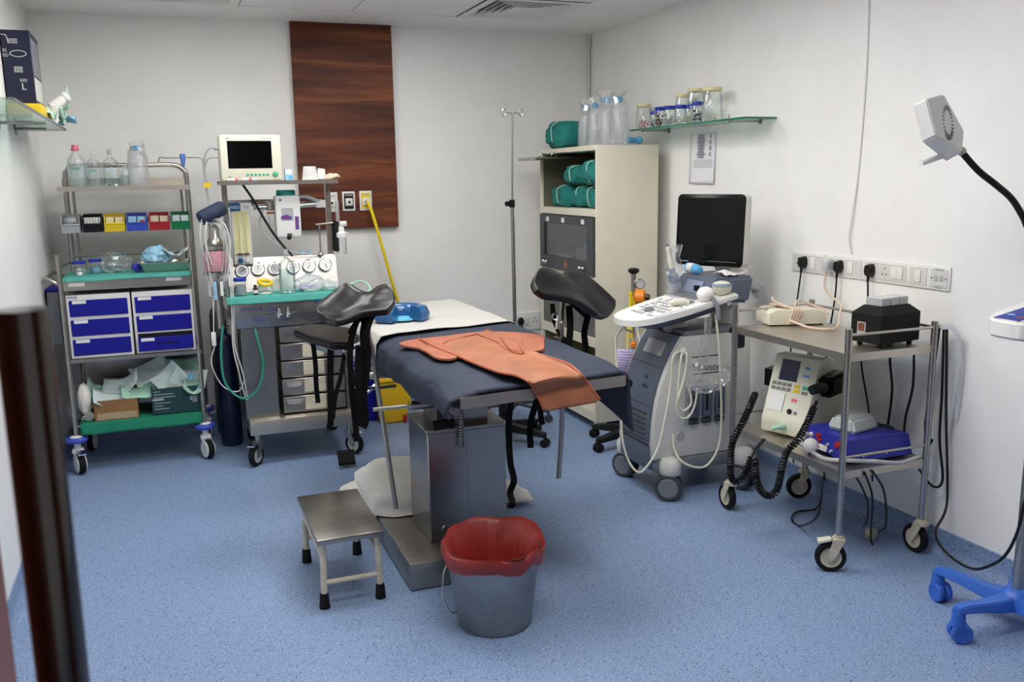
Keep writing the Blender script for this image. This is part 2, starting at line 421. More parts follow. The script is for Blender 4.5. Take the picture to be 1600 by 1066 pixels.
vent(XS[3] + .002, XS[4] - .002, YS[1] + .002, YS[0] - .002, 'square white four-way ceiling air vent beside the right wall')
vent(XS[0] + .004, XS[1] - .004, YS[1] + .004, YS[0] - .004, 'white ceiling air vent above the crash cart, mostly out of view')
# door leaf standing open on the left, with its long pull handle
d = struct('door_1', box(nb(), -.205, -.165, -.04, .917, .01, 2.1, .003), 'door_wood')
b = nb(); cyl(b, (-.105, .765, .45), (-.105, .765, 1.508), .0195, n=28)
h = obj('pull_handle', b, 'handle', d); b = nb()
for z in (.6, 1.1): cyl(b, (-.165, .765, z), (-.105, .765, z), .009)
obj('standoff', b, 'handle', h)
# ================================================================== BACK WALL AND RIGHT WALL FITTINGS
t = thing('wood_wall_panel', 'tall reddish brown wood grain panel on the back wall', 'panel', (1.18, 6.07, 1.284))
obj('board', box(nb(), .857, 1.51, 6.05, 6.092, 1.284, 2.6, .002, 1), 'wood', t)
def outlet(x0, x1, z0, z1, face, label):
    t = thing('gas_outlet', label, 'outlet', ((x0 + x1) / 2, 6.05, z0), group='medical gas outlets on the wood panel')
    obj('plate', box(nb(), x0, x1, 6.04, 6.0505, z0, z1, .003), 'white', t)
    obj('face', box(nb(), x0 + .011, x1 - .011, 6.038, 6.0405, z0 + .013, z1 - .013, .002, 1), face, t)
    cx, cz = (x0 + x1) / 2, (z0 + z1) / 2
    s = obj('socket', box(nb(), cx - .024, cx + .024, 6.026, 6.039, cz - .03, cz + .02, .005), 'white', t)
    obj('port', cyl(nb(), (cx, 6.02, cz - .005), (cx, 6.028, cz - .005), .008), 'black', s)
    obj('print', box(nb(), cx - .024, cx + .024, 6.037, 6.0385, z1 - .028, z1 - .02), 'lgrey' if face != 'white' else 'print', t)
    return V((cx, 6.02, cz - .005))
outlet(1.02, 1.1, 1.396, 1.525, 'off_white', 'white gas outlet on the wood panel, half hidden by the steel post')
outlet(1.132, 1.216, 1.4, 1.528, 'black', 'black-faced gas outlet on the wood panel')
op = outlet(1.247, 1.33, 1.4, 1.53, 'yellow', 'yellow-faced gas outlet on the wood panel with the yellow hose')
tag(obj('yellow_hose', tube(nb(), [op + V((0, -.005, 0)), op + V((.02, -.03, -.05)), (1.36, 5.97, 1.2), (1.42, 5.97, .95), (1.475, 5.98, .72), (1.5, 6.0, .4), (1.52, 6.0, .1), (1.56, 6.0, .015), (1.7, 6.0, .0115), (1.85, 6.01, .0115)], .011, 10, 6), 'hose_yellow'), 'yellow gas hose running down from the yellow outlet to the floor', 'hose')

# sockets and switches
def holes(b, y, z, s=1):
    for dy, dz in ((0, .012), (-.009, -.008), (.009, -.008)): cyl(b, (XR - .0125, y + dy * s, z + dz * s), (XR - .0095, y + dy * s, z + dz * s), .0028 * s, n=8)
def plate(x0, y0, x1, y1, label, holesat=(), rock=(), extra=None):
    a, c = ax(x0, y0, XR), ax(x1, y1, XR); ya, yb = c.y, a.y; z0, z1 = 1.112, 1.21
    t = thing('switch_plate', label, 'socket', (XR, (ya + yb) / 2, z0), group='white electrical plates on the right wall')
    obj('plate', box(nb(), XR - .009, XR, ya + .001, yb - .001, z0, z1, .003), 'white', t)
    obj('insert', box(nb(), XR - .0115, XR - .008, ya + .012, yb - .012, z0 + .012, z1 - .012, .001, 1), 'off_white', t)
    L = yb - ya
    for f in rock: obj('rocker', box(nb(), XR - .016, XR - .011, yb - f * L - .017, yb - f * L + .017, z0 + .022, z1 - .022, .002), 'white', t)
    for f in holesat:
        b = nb(); holes(b, yb - f * L, 1.161, 1.25); obj('socket_holes', b, 'black', t)
    return t, (lambda f: V((XR - .012, yb - f * L, 1.161)))
_, q1 = plate(1239.7, 392.7, 1290.6, 428.7, 'double socket plate nearest the ultrasound scanner, first of the row', (.22,), (.66,))
_, q2 = plate(1294.5, 400.5, 1351.4, 437.7, 'socket plate holding the clear adaptor and a black plug', (), (.66,))
_, q3 = plate(1353, 406, 1420.6, 445.6, 'widest socket plate of the row, with an open three-pin socket', (.49,), (.7, .83))
_, q4 = plate(1421.7, 411.8, 1453.2, 449, 'blank single switch plate with one big rocker', (), (.5,))
t5, q5 = plate(1454.4, 415, 1485.9, 453.5, 'data outlet plate with two ports at the end of the row')
yc = q5(.5).y
for s in (-1, 1):
    obj('data_port', box(nb(), XR - .014, XR - .011, yc + s * .014 - .009, yc + s * .014 + .009, 1.15, 1.172, .001, 1), 'lgrey', t5)
    obj('screw', cyl(nb(), (XR - .013, yc + s * .036, 1.161), (XR - .011, yc + s * .036, 1.161), .004, n=8), 'mgrey', t5)
for z in (1.122, 1.192): obj('label_window', box(nb(), XR - .013, XR - .011, yc - .022, yc + .022, z, z + .009), 'lgrey', t5)
def plug(p, m, label, path, cm='black', r=.0042, s=1):
    t = thing('power_plug', label, 'plug', (p.x, p.y, p.z - .03), group='plugs in the wall sockets')
    o = [(-.02, .018), (-.012, .03), (.012, .03), (.02, .018), (.022, -.008), (.012, -.028), (-.012, -.028), (-.022, -.008)]
    b = nb(); hull(b, [p + V((-.001, y * s, z * s)) for y, z in o], [p + V((-.03, y * .8 * s, z * .8 * s)) for y, z in o]); obj('plug_body', b, m, t, ang=25)
    b = nb(); cyl(b, p + V((-.018, 0, -.022)), p + V((-.02, 0, -.052)), .008, .005); tube(b, [p + V((-.02, 0, -.045))] + path, r, 7, 6); obj('cord', b, cm, t)
p = q1(.42); plug(p, 'black', 'black plug with a dark cord in the first socket plate', [(2.955, p.y + .02, 1.0), (2.957, p.y + .06, .75), (2.955, p.y + .05, .4), (2.955, p.y, .12)])
p = q2(.4); plug(p, 'black', 'black plug beside the clear adaptor', [(2.955, p.y + .01, 1.0), (2.953, p.y + .05, .7), (2.955, p.y + .05, .35), (2.955, p.y + .02, .1)])
p = q3(.2); plug(p, 'black', 'black plug behind the grey bottle rack of the black box', [(2.957, p.y + .0, 1.0), (2.957, p.y + .02, .75), (2.957, p.y - .05, .5), (2.95, p.y - .1, .2)])
clearp = q2(.16)
# cable down the right wall, pipe in the corner
tag(obj('wall_cable', tube(nb(), [ax(1358, -40, XR - .004), ax(1356, 60, XR - .004), ax(1351, 150, XR - .005), ax(1341, 270, XR - .004), ax(1330, 345, XR - .012), ax(1326, 375, XR - .012), ax(1331, 398, XR - .004)], .0045, 7, 6), 'white'), 'thin white cable stapled up the right wall above the sockets', 'cable')
b = nb(); cyl(b, (2.967, 6.076, 2.5), (2.967, 6.076, 2.6), .012, .02); cyl(b, (2.967, 6.076, .1), (2.967, 6.076, 2.5), .008)
tag(obj('corner_pipe', b, 'off_white'), 'thin pale pipe in the back right corner', 'pipe')
# socket low on the back wall
t = thing('low_socket', 'low wall socket strip behind the drip stand with a black plug', 'socket', (2.42, 6.09, .5))
obj('plate', box(nb(), 2.33, 2.6, 6.078, 6.0925, .49, .62, .003), 'white', t)
b = nb()
for dx, dz in ((0, .016), (-.012, -.01), (.012, -.01)): cyl(b, (2.52 + dx, 6.073, .56 + dz), (2.52 + dx, 6.0785, .56 + dz), .004, n=8)
obj('socket_holes', b, 'black', t); obj('rocker', box(nb(), 2.435, 2.47, 6.07, 6.079, .53, .59, .002), 'off_white', t)
b = nb(); ball(b, (2.4, 6.06, .56), .026, (1, .7, 1.2)); tube(b, [(2.4, 6.045, .54), (2.4, 6.03, .5), (2.385, 6.04, .4), (2.38, 6.05, .2), (2.38, 6.05, .01)], .005, 7, 5); obj('plug', b, 'black', t)

# paper list
t = thing('paper_list', 'long printed paper list taped to the wall under the glass shelf', 'paper', (2.98, 4.62, 1.36))
a, c = ax(1079, 202, 2.98), ax(1117, 287, 2.98); y1, y0, z1, z0 = a.y, c.y, 1.84, c.z
obj('sheet', sheet(nb(), lambda u, v: (2.979 - .012 * v * v * (.4 + .6 * u) , y1 + (y0 - y1) * u, z1 + (z0 - z1) * v), 8, 16), 'paper', t, solid=.0006)
b = nb()
for k in range(16):
    v = .06 + k * .029; z = z1 + (z0 - z1) * v; n = random.uniform(.1, .2); X = 2.977 - .012 * v * v
    box(b, X - .0012, X - .0006, y1 + (y0 - y1) * (.46 + n), y1 + (y0 - y1) * (.46 - n), z, z + .006)
    if k % 4 != 3: box(b, X - .0012, X - .0006, y1 + (y0 - y1) * .86, y1 + (y0 - y1) * .78, z, z + .006)
for k in range(5): box(b, 2.97, 2.9706, y1 + (y0 - y1) * .95, y1 + (y0 - y1) * .2, z1 + (z0 - z1) * (.54 + k * .035), z1 + (z0 - z1) * (.54 + k * .035) + .0015)
obj('printing', b, 'print', t)

# glass shelf on the right wall
SZ = 1.884
t = thing('glass_shelf', 'green-edged glass shelf on the right wall holding jars', 'shelf', (2.985, 4.5, SZ))
obj('glass_pane', box(nb(), 2.794, 2.983, 3.93, 5.13, SZ - .009, SZ), 'shelf_glass', t)
b = nb(); box(b, 2.79, 2.794, 3.93, 5.13, SZ - .01, SZ + .0005); box(b, 2.79, 2.983, 3.926, 3.93, SZ - .01, SZ + .0005); obj('polished_edge', b, 'glass_edge', t)
for y in (4.06, 4.98):
    b = nb(); cyl(b, (2.984, y, SZ - .014), (2.84, y, SZ - .014), .0045); cyl(b, (2.984, y, SZ - .014), (2.978, y, SZ - .014), .014); box(b, 2.786, 2.79, y - .004, y + .004, SZ - .025, SZ + .02, .001, 1); box(b, 2.786, 2.845, y - .004, y + .004, SZ - .019, SZ - .0105); obj('bracket', b, 'steel_dark', t)
# jars on it
def jar(X, px, w, top, lid, label, fill=None, fm='gauze', lidh=.02):
    """px: picture column of its middle, w: diameter, top: height"""
    p = ax(px, 190, X); r = w / 2; h = top
    t = thing('jar', label, 'jar', (X, p.y, SZ), group='jars on the glass shelf'); z = SZ + .0008
    obj('glass_body', lathe(nb(), [(r * .8, z), (r * .97, z + .006), (r, z + .015), (r, z + h * .72), (r * .84, z + h * .82), (r * .82, z + h - .003)], (X, p.y, 0), 20), 'glass', t)
    obj('lid', lathe(nb(), [(r * .9, z + h - lidh), (r * .93, z + h - lidh + .002), (r * .93, z + h - .003), (r * .86, z + h)], (X, p.y, 0), 24), lid, t)
    if fill:
        b = nb()
        for k in range(26):
            a = random.random() * 6.28; q = r * .68 * math.sqrt(random.random()); s = random.uniform(.005, .0085)
            ball(b, (X + q * math.cos(a), p.y + q * math.sin(a), z + .009 + random.random() * fill), s, (1, .8, .7), 6, 5)
        obj('contents', b, fm, t, kind='stuff')
jar(2.9, 1006, .1, .16, 'yellow_lid', 'left jar with a cream lid and pink swabs on the glass shelf', .05, 'pink_lime')
jar(2.86, 1023, .06, .1, 'blue_cap', 'smallest blue-lidded jar, leftmost of the blue lids', .04, 'mgrey')
jar(2.83, 1032, .075, .115, 'blue_cap', 'blue-lidded jar filled with brown matter', .06, 'brown_med')
jar(2.84, 1046, .075, .115, 'blue_cap', 'blue-lidded jar of clear pieces, third from the left', .05, 'lgrey')
jar(2.83, 1063, .072, .11, 'blue_cap', 'blue-lidded jar in front of the middle cream-lidded jar', .05, 'white_soft')
jar(2.9, 1066, .09, .18, 'yellow_lid', 'middle jar with a cream lid standing behind blue lids', .03, 'tan_glove')
jar(2.88, 1078, .07, .11, 'blue_cap', 'blue-lidded jar of pale pellets beside the speckled one', .05, 'tan_glove')
jar(2.91, 1086, .105, .2, 'yellow_lid', 'taller cream-lidded jar behind the right blue lid', .04, 'white_soft')
jar(2.84, 1090, .07, .115, 'blue_cap', 'rightmost blue-lidded jar, with dark contents', .06, 'dgrey')
jar(2.88, 1112, .115, .185, 'yellow_lid', 'large cream-lidded jar at the right end of the glass shelf', .03, 'tan_glove')

# glass shelf on the left wall with a box of gloves
t = thing('glass_shelf', 'glass shelf high on the left wall carrying the dark blue box', 'shelf', (XL, 4.9, 1.91))
obj('glass_pane', box(nb(), XL + .001, -.446, 3.6, 5.55, 1.893, 1.902), 'shelf_glass', t)
b = nb(); box(b, -.446, -.442, 3.6, 5.55, 1.892, 1.9025); box(b, XL + .001, -.442, 5.55, 5.554, 1.892, 1.9025); obj('polished_edge', b, 'mgrey', t)
for y in (4.62, 5.15):
    b = nb(); cyl(b, (XL, y, 1.878), (-.5, y, 1.878), .008); cyl(b, (XL, y, 1.878), (XL + .008, y, 1.878), .03); obj('bracket', b, 'steel_dark', t)
t = thing('glove_box', 'dark blue cardboard box with white printing on the left wall shelf', 'box', (-.573, 5.1, 1.985), .0)
X0, X1, Y0, Y1, Z0, Z1 = -.634, -.512, 4.95, 5.28, 1.985, 2.322
bx = obj('carton', box(nb(), X0, X1, Y0, Y1, Z0, Z1, .002, 1), 'box_navy', t)
obj('side_label', box(nb(), X1, X1 + .0008, Y0 + .02, Y1 - .02, Z1 - .2, Z1 - .03), 'mgrey', t); obj('side_label', box(nb(), X1, X1 + .0008, Y0 + .02, Y1 - .02, Z0 + .02, Z1 - .21), 'off_white', t)
obj('barcode', box(nb(), -.59, -.555, Y0 - .0012, Y0 - .0002, 2.13, 2.155), 'white', t); b = nb()
for k in range(9): box(b, -.588 + k * .0036, -.5865 + k * .0036 + .0006 * (k % 3), Y0 - .0016, Y0 - .0011, 2.132, 2.153)
obj('barcode_bars', b, 'dgrey', t, kind='stuff')
b = nb(); torus(b, (-.567, Y0 - .0008, 2.215), .034, .0016, (0, 1, 0), 28, 5, (1, .42)); obj('logo_oval', b, 'white', t)
b = nb()
for k in range(3): box(b, -.605, -.565, Y0 - .001, Y0, 2.262 + k * .008, 2.265 + k * .008)
obj('logo_stripes', b, 'white', t); b = nb(); tube(b, [(-.63, Y0, 2.3), (-.612, Y0, 2.298), (-.606, Y0, 2.28), (-.604, Y0, 2.265)], .0016, 5, 4); obj('logo_curve', b, 'white', t)
text('size_print', 'SIZE', .017, (-.572, Y0 - .001, 2.088), (1, 0, 0), (0, 0, 1), 'white', t); text('size_print', 'L', .045, (-.568, Y0 - .001, 2.05), (1, 0, 0), (0, 0, 1), 'white', t)
text('brand_print', 'ES', .02, (-.632, Y0 - .001, 2.222), (1, 0, 0), (0, 0, 1), 'white', t); text('brand_print', 'ED', .02, (-.632, Y0 - .001, 2.2), (1, 0, 0), (0, 0, 1), 'white', t)
t2 = thing('flat_carton', 'flat yellow and white pack under the dark blue box', 'box', (-.57, 5.1, 1.903)); obj('carton', box(nb(), -.634, -.488, 4.9, 5.32, 1.9028, 1.93, .003), 'white', t2); obj('yellow_top', box(nb(), -.634, -.49, 4.902, 5.318, 1.93, 1.984, .003), 'yellow', t2)
def crumple(c, sx, sy, h, seed, up=0, rz=0, n=9):
    def f(u, v):
        x, y = (u - .5) * sx, (v - .5) * sy
        z = h * (.5 + .9 * noise.noise(V((u * 2.3 + seed, v * 2.3, seed * 1.7)))) + up * (u - .5) ** 2 + h * .35 * noise.noise(V((u * 6 + seed, v * 6, 3)))
        return V((c[0] + x * math.cos(rz) - y * math.sin(rz), c[1] + x * math.sin(rz) + y * math.cos(rz), c[2] + max(.001, z)))
    return sheet(nb(), f, n, n)
b = nb(); a = V((-.47, 5.2, 1.985)); cyl(b, a, a + V((.06, .02, .05)), .026, .026, 18); cyl(b, a + V((.06, .02, .05)), a + V((.075, .025, .0625)), .03, .03, 18)
cyl(b, (-.468, 5.2, 1.903), a + V((.01, 0, .01)), .018, .026, 14); tag(obj('white_tub', b, 'white'), 'white capped plastic tube leaning behind the blue box', 'tube')
tag(obj('drape_pack', crumple((-.462, 5.3, 1.904), .08, .3, .07, 1.3, .12), 'pack_mint', solid=.001), 'crumpled mint green paper pack on the left wall shelf', 'packet')
tag(obj('drape_pack', crumple((-.5, 5.45, 1.904), .2, .22, .07, 4.1, .6), 'pack_mint', solid=.001), 'pale mint packet at the far end of the left wall shelf', 'packet')
tag(obj('drape_pack', crumple((-.46, 5.42, 1.904), .16, .16, .05, 7.7, .05), 'pack_blue', solid=.001), 'small bluish white packet on the tip of the left shelf', 'packet')

# ================================================================== CABINET ON THE RIGHT
CX0, CX1, CY0, CY1, CH = 2.466, 2.893, 4.95, 5.83, 1.785
t = thing('storage_cabinet', 'tall cream steel cabinet with open shelf and dark framed door', 'cabinet', ((CX0 + CX1) / 2, (CY0 + CY1) / 2, 0))
b = nb(); w_ = .02
box(b, CX0, CX1, CY0, CY0 + w_, .06, CH, .003); box(b, CX0, CX1, CY1 - w_, CY1, .06, CH, .003); box(b, CX1 - w_, CX1, CY0 + w_, CY1 - w_, .06, CH); box(b, CX0, CX1 - w_, CY0 + w_, CY1 - w_, CH - .03, CH, .002, 1); box(b, CX0, CX1 - w_, CY0 + w_, CY1 - w_, .06, .12)
obj('body', b, 'cream_metal', t)
for z0, z1 in ((1.355, 1.4), (.935, .985), (.54, .6)): obj('shelf', box(nb(), CX0 + .001, CX1 - w_, CY0 + w_, CY1 - w_, z0, z1, .002, 1), 'cream_metal', t)
for x, y in ((CX0 + .05, CY0 + .05), (CX0 + .05, CY1 - .05), (CX1 - .05, CY0 + .05), (CX1 - .05, CY1 - .05)): obj('foot', box(nb(), x - .03, x + .03, y - .03, y + .03, 0, .061), 'cream_metal', t)
y0, y1, z0, z1 = CY0 + .025, CY1 - .025, .99, 1.35
b = nb(); box(b, CX0 - .012, CX0 + .006, y0, y1, z1 - .055, z1); box(b, CX0 - .012, CX0 + .006, y0, y1, z0, z0 + .085); box(b, CX0 - .012, CX0 + .006, y0, y0 + .09, z0 + .085, z1 - .055); box(b, CX0 - .012, CX0 + .006, y1 - .07, y1, z0 + .085, z1 - .055)
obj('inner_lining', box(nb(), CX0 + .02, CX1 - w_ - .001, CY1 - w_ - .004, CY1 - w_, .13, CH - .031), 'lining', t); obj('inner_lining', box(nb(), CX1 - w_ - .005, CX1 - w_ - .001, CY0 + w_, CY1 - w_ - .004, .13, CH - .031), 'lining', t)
dr = obj('door', b, 'dgrey', t); obj('door_pane', box(nb(), CX0 - .004, CX0, y0 + .09, y1 - .07, z0 + .085, z1 - .055), 'shaded_glass', dr)
for y in (5.12, 5.42, 5.67): obj('sticker', box(nb(), CX0 - .0135, CX0 - .0118, y - .022, y + .022, z1 - .045, z1 - .015), 'white', dr)
for y in (5.12, 5.7):
    b = nb(); ball(b, (CX0 - .022, y - .025, z0 + .04), .014); ball(b, (CX0 - .022, y + .025, z0 + .04), .014); cyl(b, (CX0 - .02, y - .025, z0 + .04), (CX0 - .02, y + .025, z0 + .04), .006); obj('latch', b, 'chrome', dr)
obj('round_sticker', cyl(nb(), (CX0 - .0135, 5.38, z0 + .04), (CX0 - .0118, 5.38, z0 + .04), .022, n=20), 'gasket', dr)
obj('lower_pane', box(nb(), CX0 + .012, CX0 + .016, CY0 + .021, CY1 - .021, .602, .932), 'shaded_glass', t)
# cloth bundles in the open shelf
def bundle(c, sx, sy, sz, label, seed, group='green cloth bundles in the cabinet', tie=True, rz=0):
    t = thing('cloth_bundle', label, 'bundle', (c[0], c[1], c[2]), rz, group)
    b = nb(); bmesh.ops.create_icosphere(b, subdivisions=4, radius=1)
    for v in b.verts:
        p = v.co; q = V((math.copysign(abs(p.x) ** .62, p.x) * sx / 2, math.copysign(abs(p.y) ** .62, p.y) * sy / 2, math.copysign(abs(p.z) ** .6, p.z) * sz / 2))
        k = 1 + .2 * noise.noise(p * 1.5 + V((seed, 0, 0))) - .2 * abs(noise.noise(V((p.x * 2.2, p.y * 5, p.z * 2.2)) + V((0, seed, 0)))) + .05
        if abs(p.y) < .1 and tie: k *= .93
        v.co = q * k + V((0, 0, sz / 2 * .97))
        if v.co.z < 0: v.co.z = 0
    o = obj('cloth', b, 'teal_dark', t, local=True, ang=60)
    if tie:
        b = nb(); tube(b, [V((sx * .5 * math.copysign(abs(math.cos(a)) ** .62, math.cos(a)) * .97, .01 * math.sin(3 * a), sz / 2 + sz * .495 * math.copysign(abs(math.sin(a)) ** .6, math.sin(a)))) for a in [i * PI / 12 for i in range(24)]], .0035, 6, closed=True)
        obj('tie', b, 'pack_green', t, local=True)
bundle((2.6, 5.6, 1.402), .22, .27, .145, 'green cloth bundle low at the left of the open cabinet shelf', 1)
bundle((2.62, 5.36, 1.402), .2, .2, .14, 'green cloth bundle low in the middle of the open cabinet shelf', 2)
bundle((2.6, 5.13, 1.402), .22, .22, .14, 'green cloth bundle low at the right of the open cabinet shelf', 3)
bundle((2.6, 5.42, 1.548), .2, .26, .125, 'green cloth bundle on top at the left in the open cabinet shelf', 4)
bundle((2.59, 5.12, 1.548), .22, .27, .155, 'green cloth bundle on top at the right in the open cabinet shelf', 5)
bundle((2.6, 5.62, CH + .002), .28, .33, .18, 'big green cloth bundle on top of the cream cabinet', 9, group='green cloth bundles on the cabinet top')
t = thing('instrument_tray', 'thin steel instrument tray sliding out of the open cabinet shelf', 'tray', (2.45, 5.7, 1.70))
b = nb(); box(b, 2.3, 2.8, 5.5, 5.8, 1.712, 1.716)
for a in ((2.3, 2.8, 5.5, 5.503), (2.3, 2.8, 5.797, 5.8), (2.3, 2.303, 5.503, 5.797), (2.797, 2.8, 5.503, 5.797)): box(b, *a, 1.712, 1.73)
obj('pan', b, 'steel', t)
for x in (2.36, 2.44): obj('ring_handle', torus(nb(), (x, 5.53, 1.737), .018, .003, (0, 1, .5), 16, 6), 'chrome', t)
# things seen through the cabinet doors
def carton(x0, x1, y0, y1, z0, z1, m, label, band='white', cat='box', group='cartons behind the cabinet door'):
    t = thing('carton', label, cat, ((x0 + x1) / 2, (y0 + y1) / 2, z0), group=group)
    obj('carton_body', box(nb(), x0, x1, y0, y1, z0, z1, .003, 1), m, t)
    obj('front_label', box(nb(), x0 - .0012, x0, y0 + .02, y1 - .04, z0 + .02, z0 + (z1 - z0) * .6), band, t)
carton(2.52, 2.7, 5.42, 5.7, .988, 1.15, 'teal_dark', 'green carton at the left behind the dark cabinet door')
carton(2.52, 2.7, 5.06, 5.36, .988, 1.14, 'off_white', 'white carton at the right behind the dark cabinet door', 'lgrey')
carton(2.56, 2.7, 5.08, 5.34, 1.141, 1.17, 'pack_green', 'flat green pack on the white carton behind the cabinet door')
for k, (y, h, m) in enumerate(((5.66, .24, 'off_white'), (5.5, .2, 'lgrey'), (5.36, .26, 'off_white'), (5.2, .23, 'lgrey'), (5.06, .27, 'off_white'))):
    carton(2.55, 2.74, y - .06, y + .06, .603, .603 + h, m, ['leftmost', 'second', 'middle', 'fourth', 'rightmost'][k] + ' upright pale pack in the lower cabinet compartment', 'brown_med', 'pack', 'packs in the lower cabinet compartment')
# wrapped saline bottles on the cabinet
def wrapped(x, y, z, h, r, label, cap='sky_cap', group='wrapped bottles on the cabinet'):
    t = thing('wrapped_bottle', label, 'bottle', (x, y, z), group=group); z += .001
    obj('bottle', lathe(nb(), [(r * .8, z), (r, z + .01), (r, z + h * .62), (r * .75, z + h * .72), (r * .3, z + h * .78), (r * .3, z + h * .82)], (x, y, 0), 16), 'plastic_milky', t)
    obj('cap', lathe(nb(), [(r * .42, z + h * .8), (r * .42, z + h * .87), (r * .25, z + h * .9)], (x, y, 0), 14), cap, t)
    b = nb(); R = random.Random(int(x * 1000 + y * 77)); prof = [(r * 1.12, z), (r * 1.18, z + h * .3), (r * 1.15, z + h * .62), (r * .95, z + h * .78), (r * .7, z + h * .88), (r * .95, z + h * 1.0)]
    lathe(b, prof, (x, y, 0), 12, caps=False)
    for v in b.verts: v.co += V((R.uniform(-1, 1), R.uniform(-1, 1), R.uniform(-1, 1) * .6)) * (r * .1 if v.co.z < z + h * .7 else r * .3)
    obj('wrapper', b, 'plastic_film', t, ang=10)
wrapped(2.6, 5.37, CH, .3, .045, 'wrapped clear bottle leftmost of the four on the cabinet')
wrapped(2.6, 5.24, CH, .3, .048, 'wrapped clear bottle second from left on the cabinet')
wrapped(2.62, 5.115, CH, .325, .055, 'wrapped clear bottle third from left, tallest on the cabinet')
wrapped(2.64, 4.995, CH, .315, .05, 'wrapped clear bottle rightmost of the four on the cabinet')
b = nb(); cyl(b, (2.72, 5.02, CH + .03), (2.78, 5.03, CH + .03), .02, .014); ball(b, (2.8, 5.03, CH + .03), .024); tag(obj('blue_stopper', b, 'sky_cap'), 'small blue plastic cap lying on the cabinet behind the bottles', 'stopper')
for v in (0,): pass

# drip stand behind the table
t = thing('drip_stand', 'steel drip stand with two hooks between table and cabinet', 'stand', (2.13, 5.5, 0))
b = nb(); cyl(b, (2.14, 5.5, .08), (2.13, 5.5, 1.44), .0125); obj('lower_pole', b, 'steel', t)
b = nb(); cyl(b, (2.13, 5.5, 1.44), (2.143, 5.5, 2.0), .006); obj('upper_pole', b, 'steel', t)
b = nb(); cyl(b, (2.13, 5.5, 1.41), (2.13, 5.5, 1.46), .018); cyl(b, (2.13, 5.5, 1.435), (2.095, 5.48, 1.435), .008); cyl(b, (2.1, 5.483, 1.435), (2.082, 5.473, 1.435), .017); obj('clamp_knob', b, 'black', t)
b = nb()
for s in (-1, 1):
    tube(b, [(2.143, 5.5, 2.0), (2.143 + s * .035, 5.5, 2.008), (2.143 + s * .06, 5.5, 1.985), (2.143 + s * .07, 5.5, 2.01), (2.143 + s * .06, 5.5, 2.035), (2.143 + s * .045, 5.5, 2.02)], .0035, 6, 6)
obj('hooks', b, 'steel', t)
for k in range(5):
    a = k * 2 * PI / 5 + .3; b = nb(); e = V((2.14 + .25 * math.cos(a), 5.5 + .25 * math.sin(a), .075)); tube(b, [(2.14, 5.5, .1), e], .012); cyl(b, e, e - V((0, 0, .03)), .008); cyl(b, e + V((-.012 * math.sin(a), .012 * math.cos(a), -.048)), e + V((.012 * math.sin(a), -.012 * math.cos(a), -.048)), .027); obj('leg', b, 'dgrey', t)
# ================================================================== CRASH CART ON THE LEFT
def caster(t, x, y, r, top, rz, fork='off_white', tyre='rubber', hub='off_white', w=.028, local=False, trail=.03, brake=None, guard=False):
    """swivel caster: fork is the part, tyre, hub and brake are its pieces"""
    d = V((math.cos(rz), math.sin(rz), 0)); s = V((-d.y, d.x, 0)); c = V((x, y, r)) + d * trail
    b = nb(); cyl(b, (x, y, 2 * r + .012), (x, y, top), .018); cyl(b, (x, y, 2 * r + .004), (x, y, 2 * r + .02), .026)
    for k in (-1, 1):
        o = s * k * (w / 2 + .006); q = s * k * .003
        L = [V((x, y, 2 * r + .014)) - d * .022, V((x, y, 2 * r + .014)) + d * .022, c + V((0, 0, .012)) + d * .014, c - V((0, 0, .014)), c - d * .014]
        hull(b, [p + o - q for p in L], [p + o + q for p in L])
    A = V((x, y, 2 * r + .009)); e = s * (w / 2 + .009)
    hull(b, [A - d * .022 - e, A + d * .022 - e, A + d * .022 + e, A - d * .022 + e], [p + V((0, 0, .008)) for p in (A - d * .022 - e, A + d * .022 - e, A + d * .022 + e, A - d * .022 + e)])
    f = obj('caster', b, fork, t, local=local, ang=30)
    M = ori(s); h = w / 2
    obj('tyre', lathe(nb(), [(r * .68, -h), (r * .93, -h), (r, -h * .55), (r, h * .55), (r * .93, h), (r * .68, h), (r * .68, -h)], c, 26, M, caps=False), tyre, f, local=local)
    obj('hub', lathe(nb(), [(r * .2, -h * .95), (r * .22, -h * .7), (r * .5, -h * .5), (r * .69, -h * .9), (r * .69, h * .9), (r * .5, h * .5), (r * .22, h * .7), (r * .2, h * .95)], c, 22, M), hub, f, local=local)
    if guard:
        b = nb()
        for k in (-1, 1): lathe(b, [(r * .3, 0), (r * .78, 0), (r * .86, .003), (r * .8, .008), (r * .3, .008)], c + s * k * (w / 2 + .002), 24, ori(s * k))
        box(b, x - .03, x + .03, y - .03, y + .03, 2 * r - .004, 2 * r + .024, .008); obj('wheel_guard', b, fork, f, local=local)
    if brake:
        b = nb(); p = V((x, y, 2 * r + .01)) + d * .03; L = [p - s * .018, p + s * .018, p + s * .022 + d * .05 - V((0, 0, .012)), p - s * .022 + d * .05 - V((0, 0, .012))]
        hull(b, L, [q + V((0, 0, .009)) for q in L]); obj('brake', b, brake, f, local=local)
    return f
t = cart = thing('crash_cart', 'steel crash cart with blue drawers and bent tube frame by the left wall', 'trolley', (-.2, 5.66, 0))
FX0, FX1, FY, BY = -.54, .142, 5.43, 5.86
for x in (FX0, FX1):
    b = nb(); cyl(b, (x, FY, .19), (x, FY, 1.225), .0125); cyl(b, (x, FY, 1.225), (x, FY, 1.23), .0145); obj('front_post', b, 'steel', t)
arch = [(-.51, BY, .19), (-.505, BY, 1.2), (-.5, BY, 1.62), (-.485, BY, 1.68), (-.43, BY, 1.71), (-.1, BY, 1.71), (.09, BY, 1.71), (.145, BY, 1.68), (.163, BY, 1.62), (.165, BY, 1.2), (.165, BY, .19)]
obj('bent_tube_frame', tube(nb(), arch, .0145, 10, 5), 'steel', t)
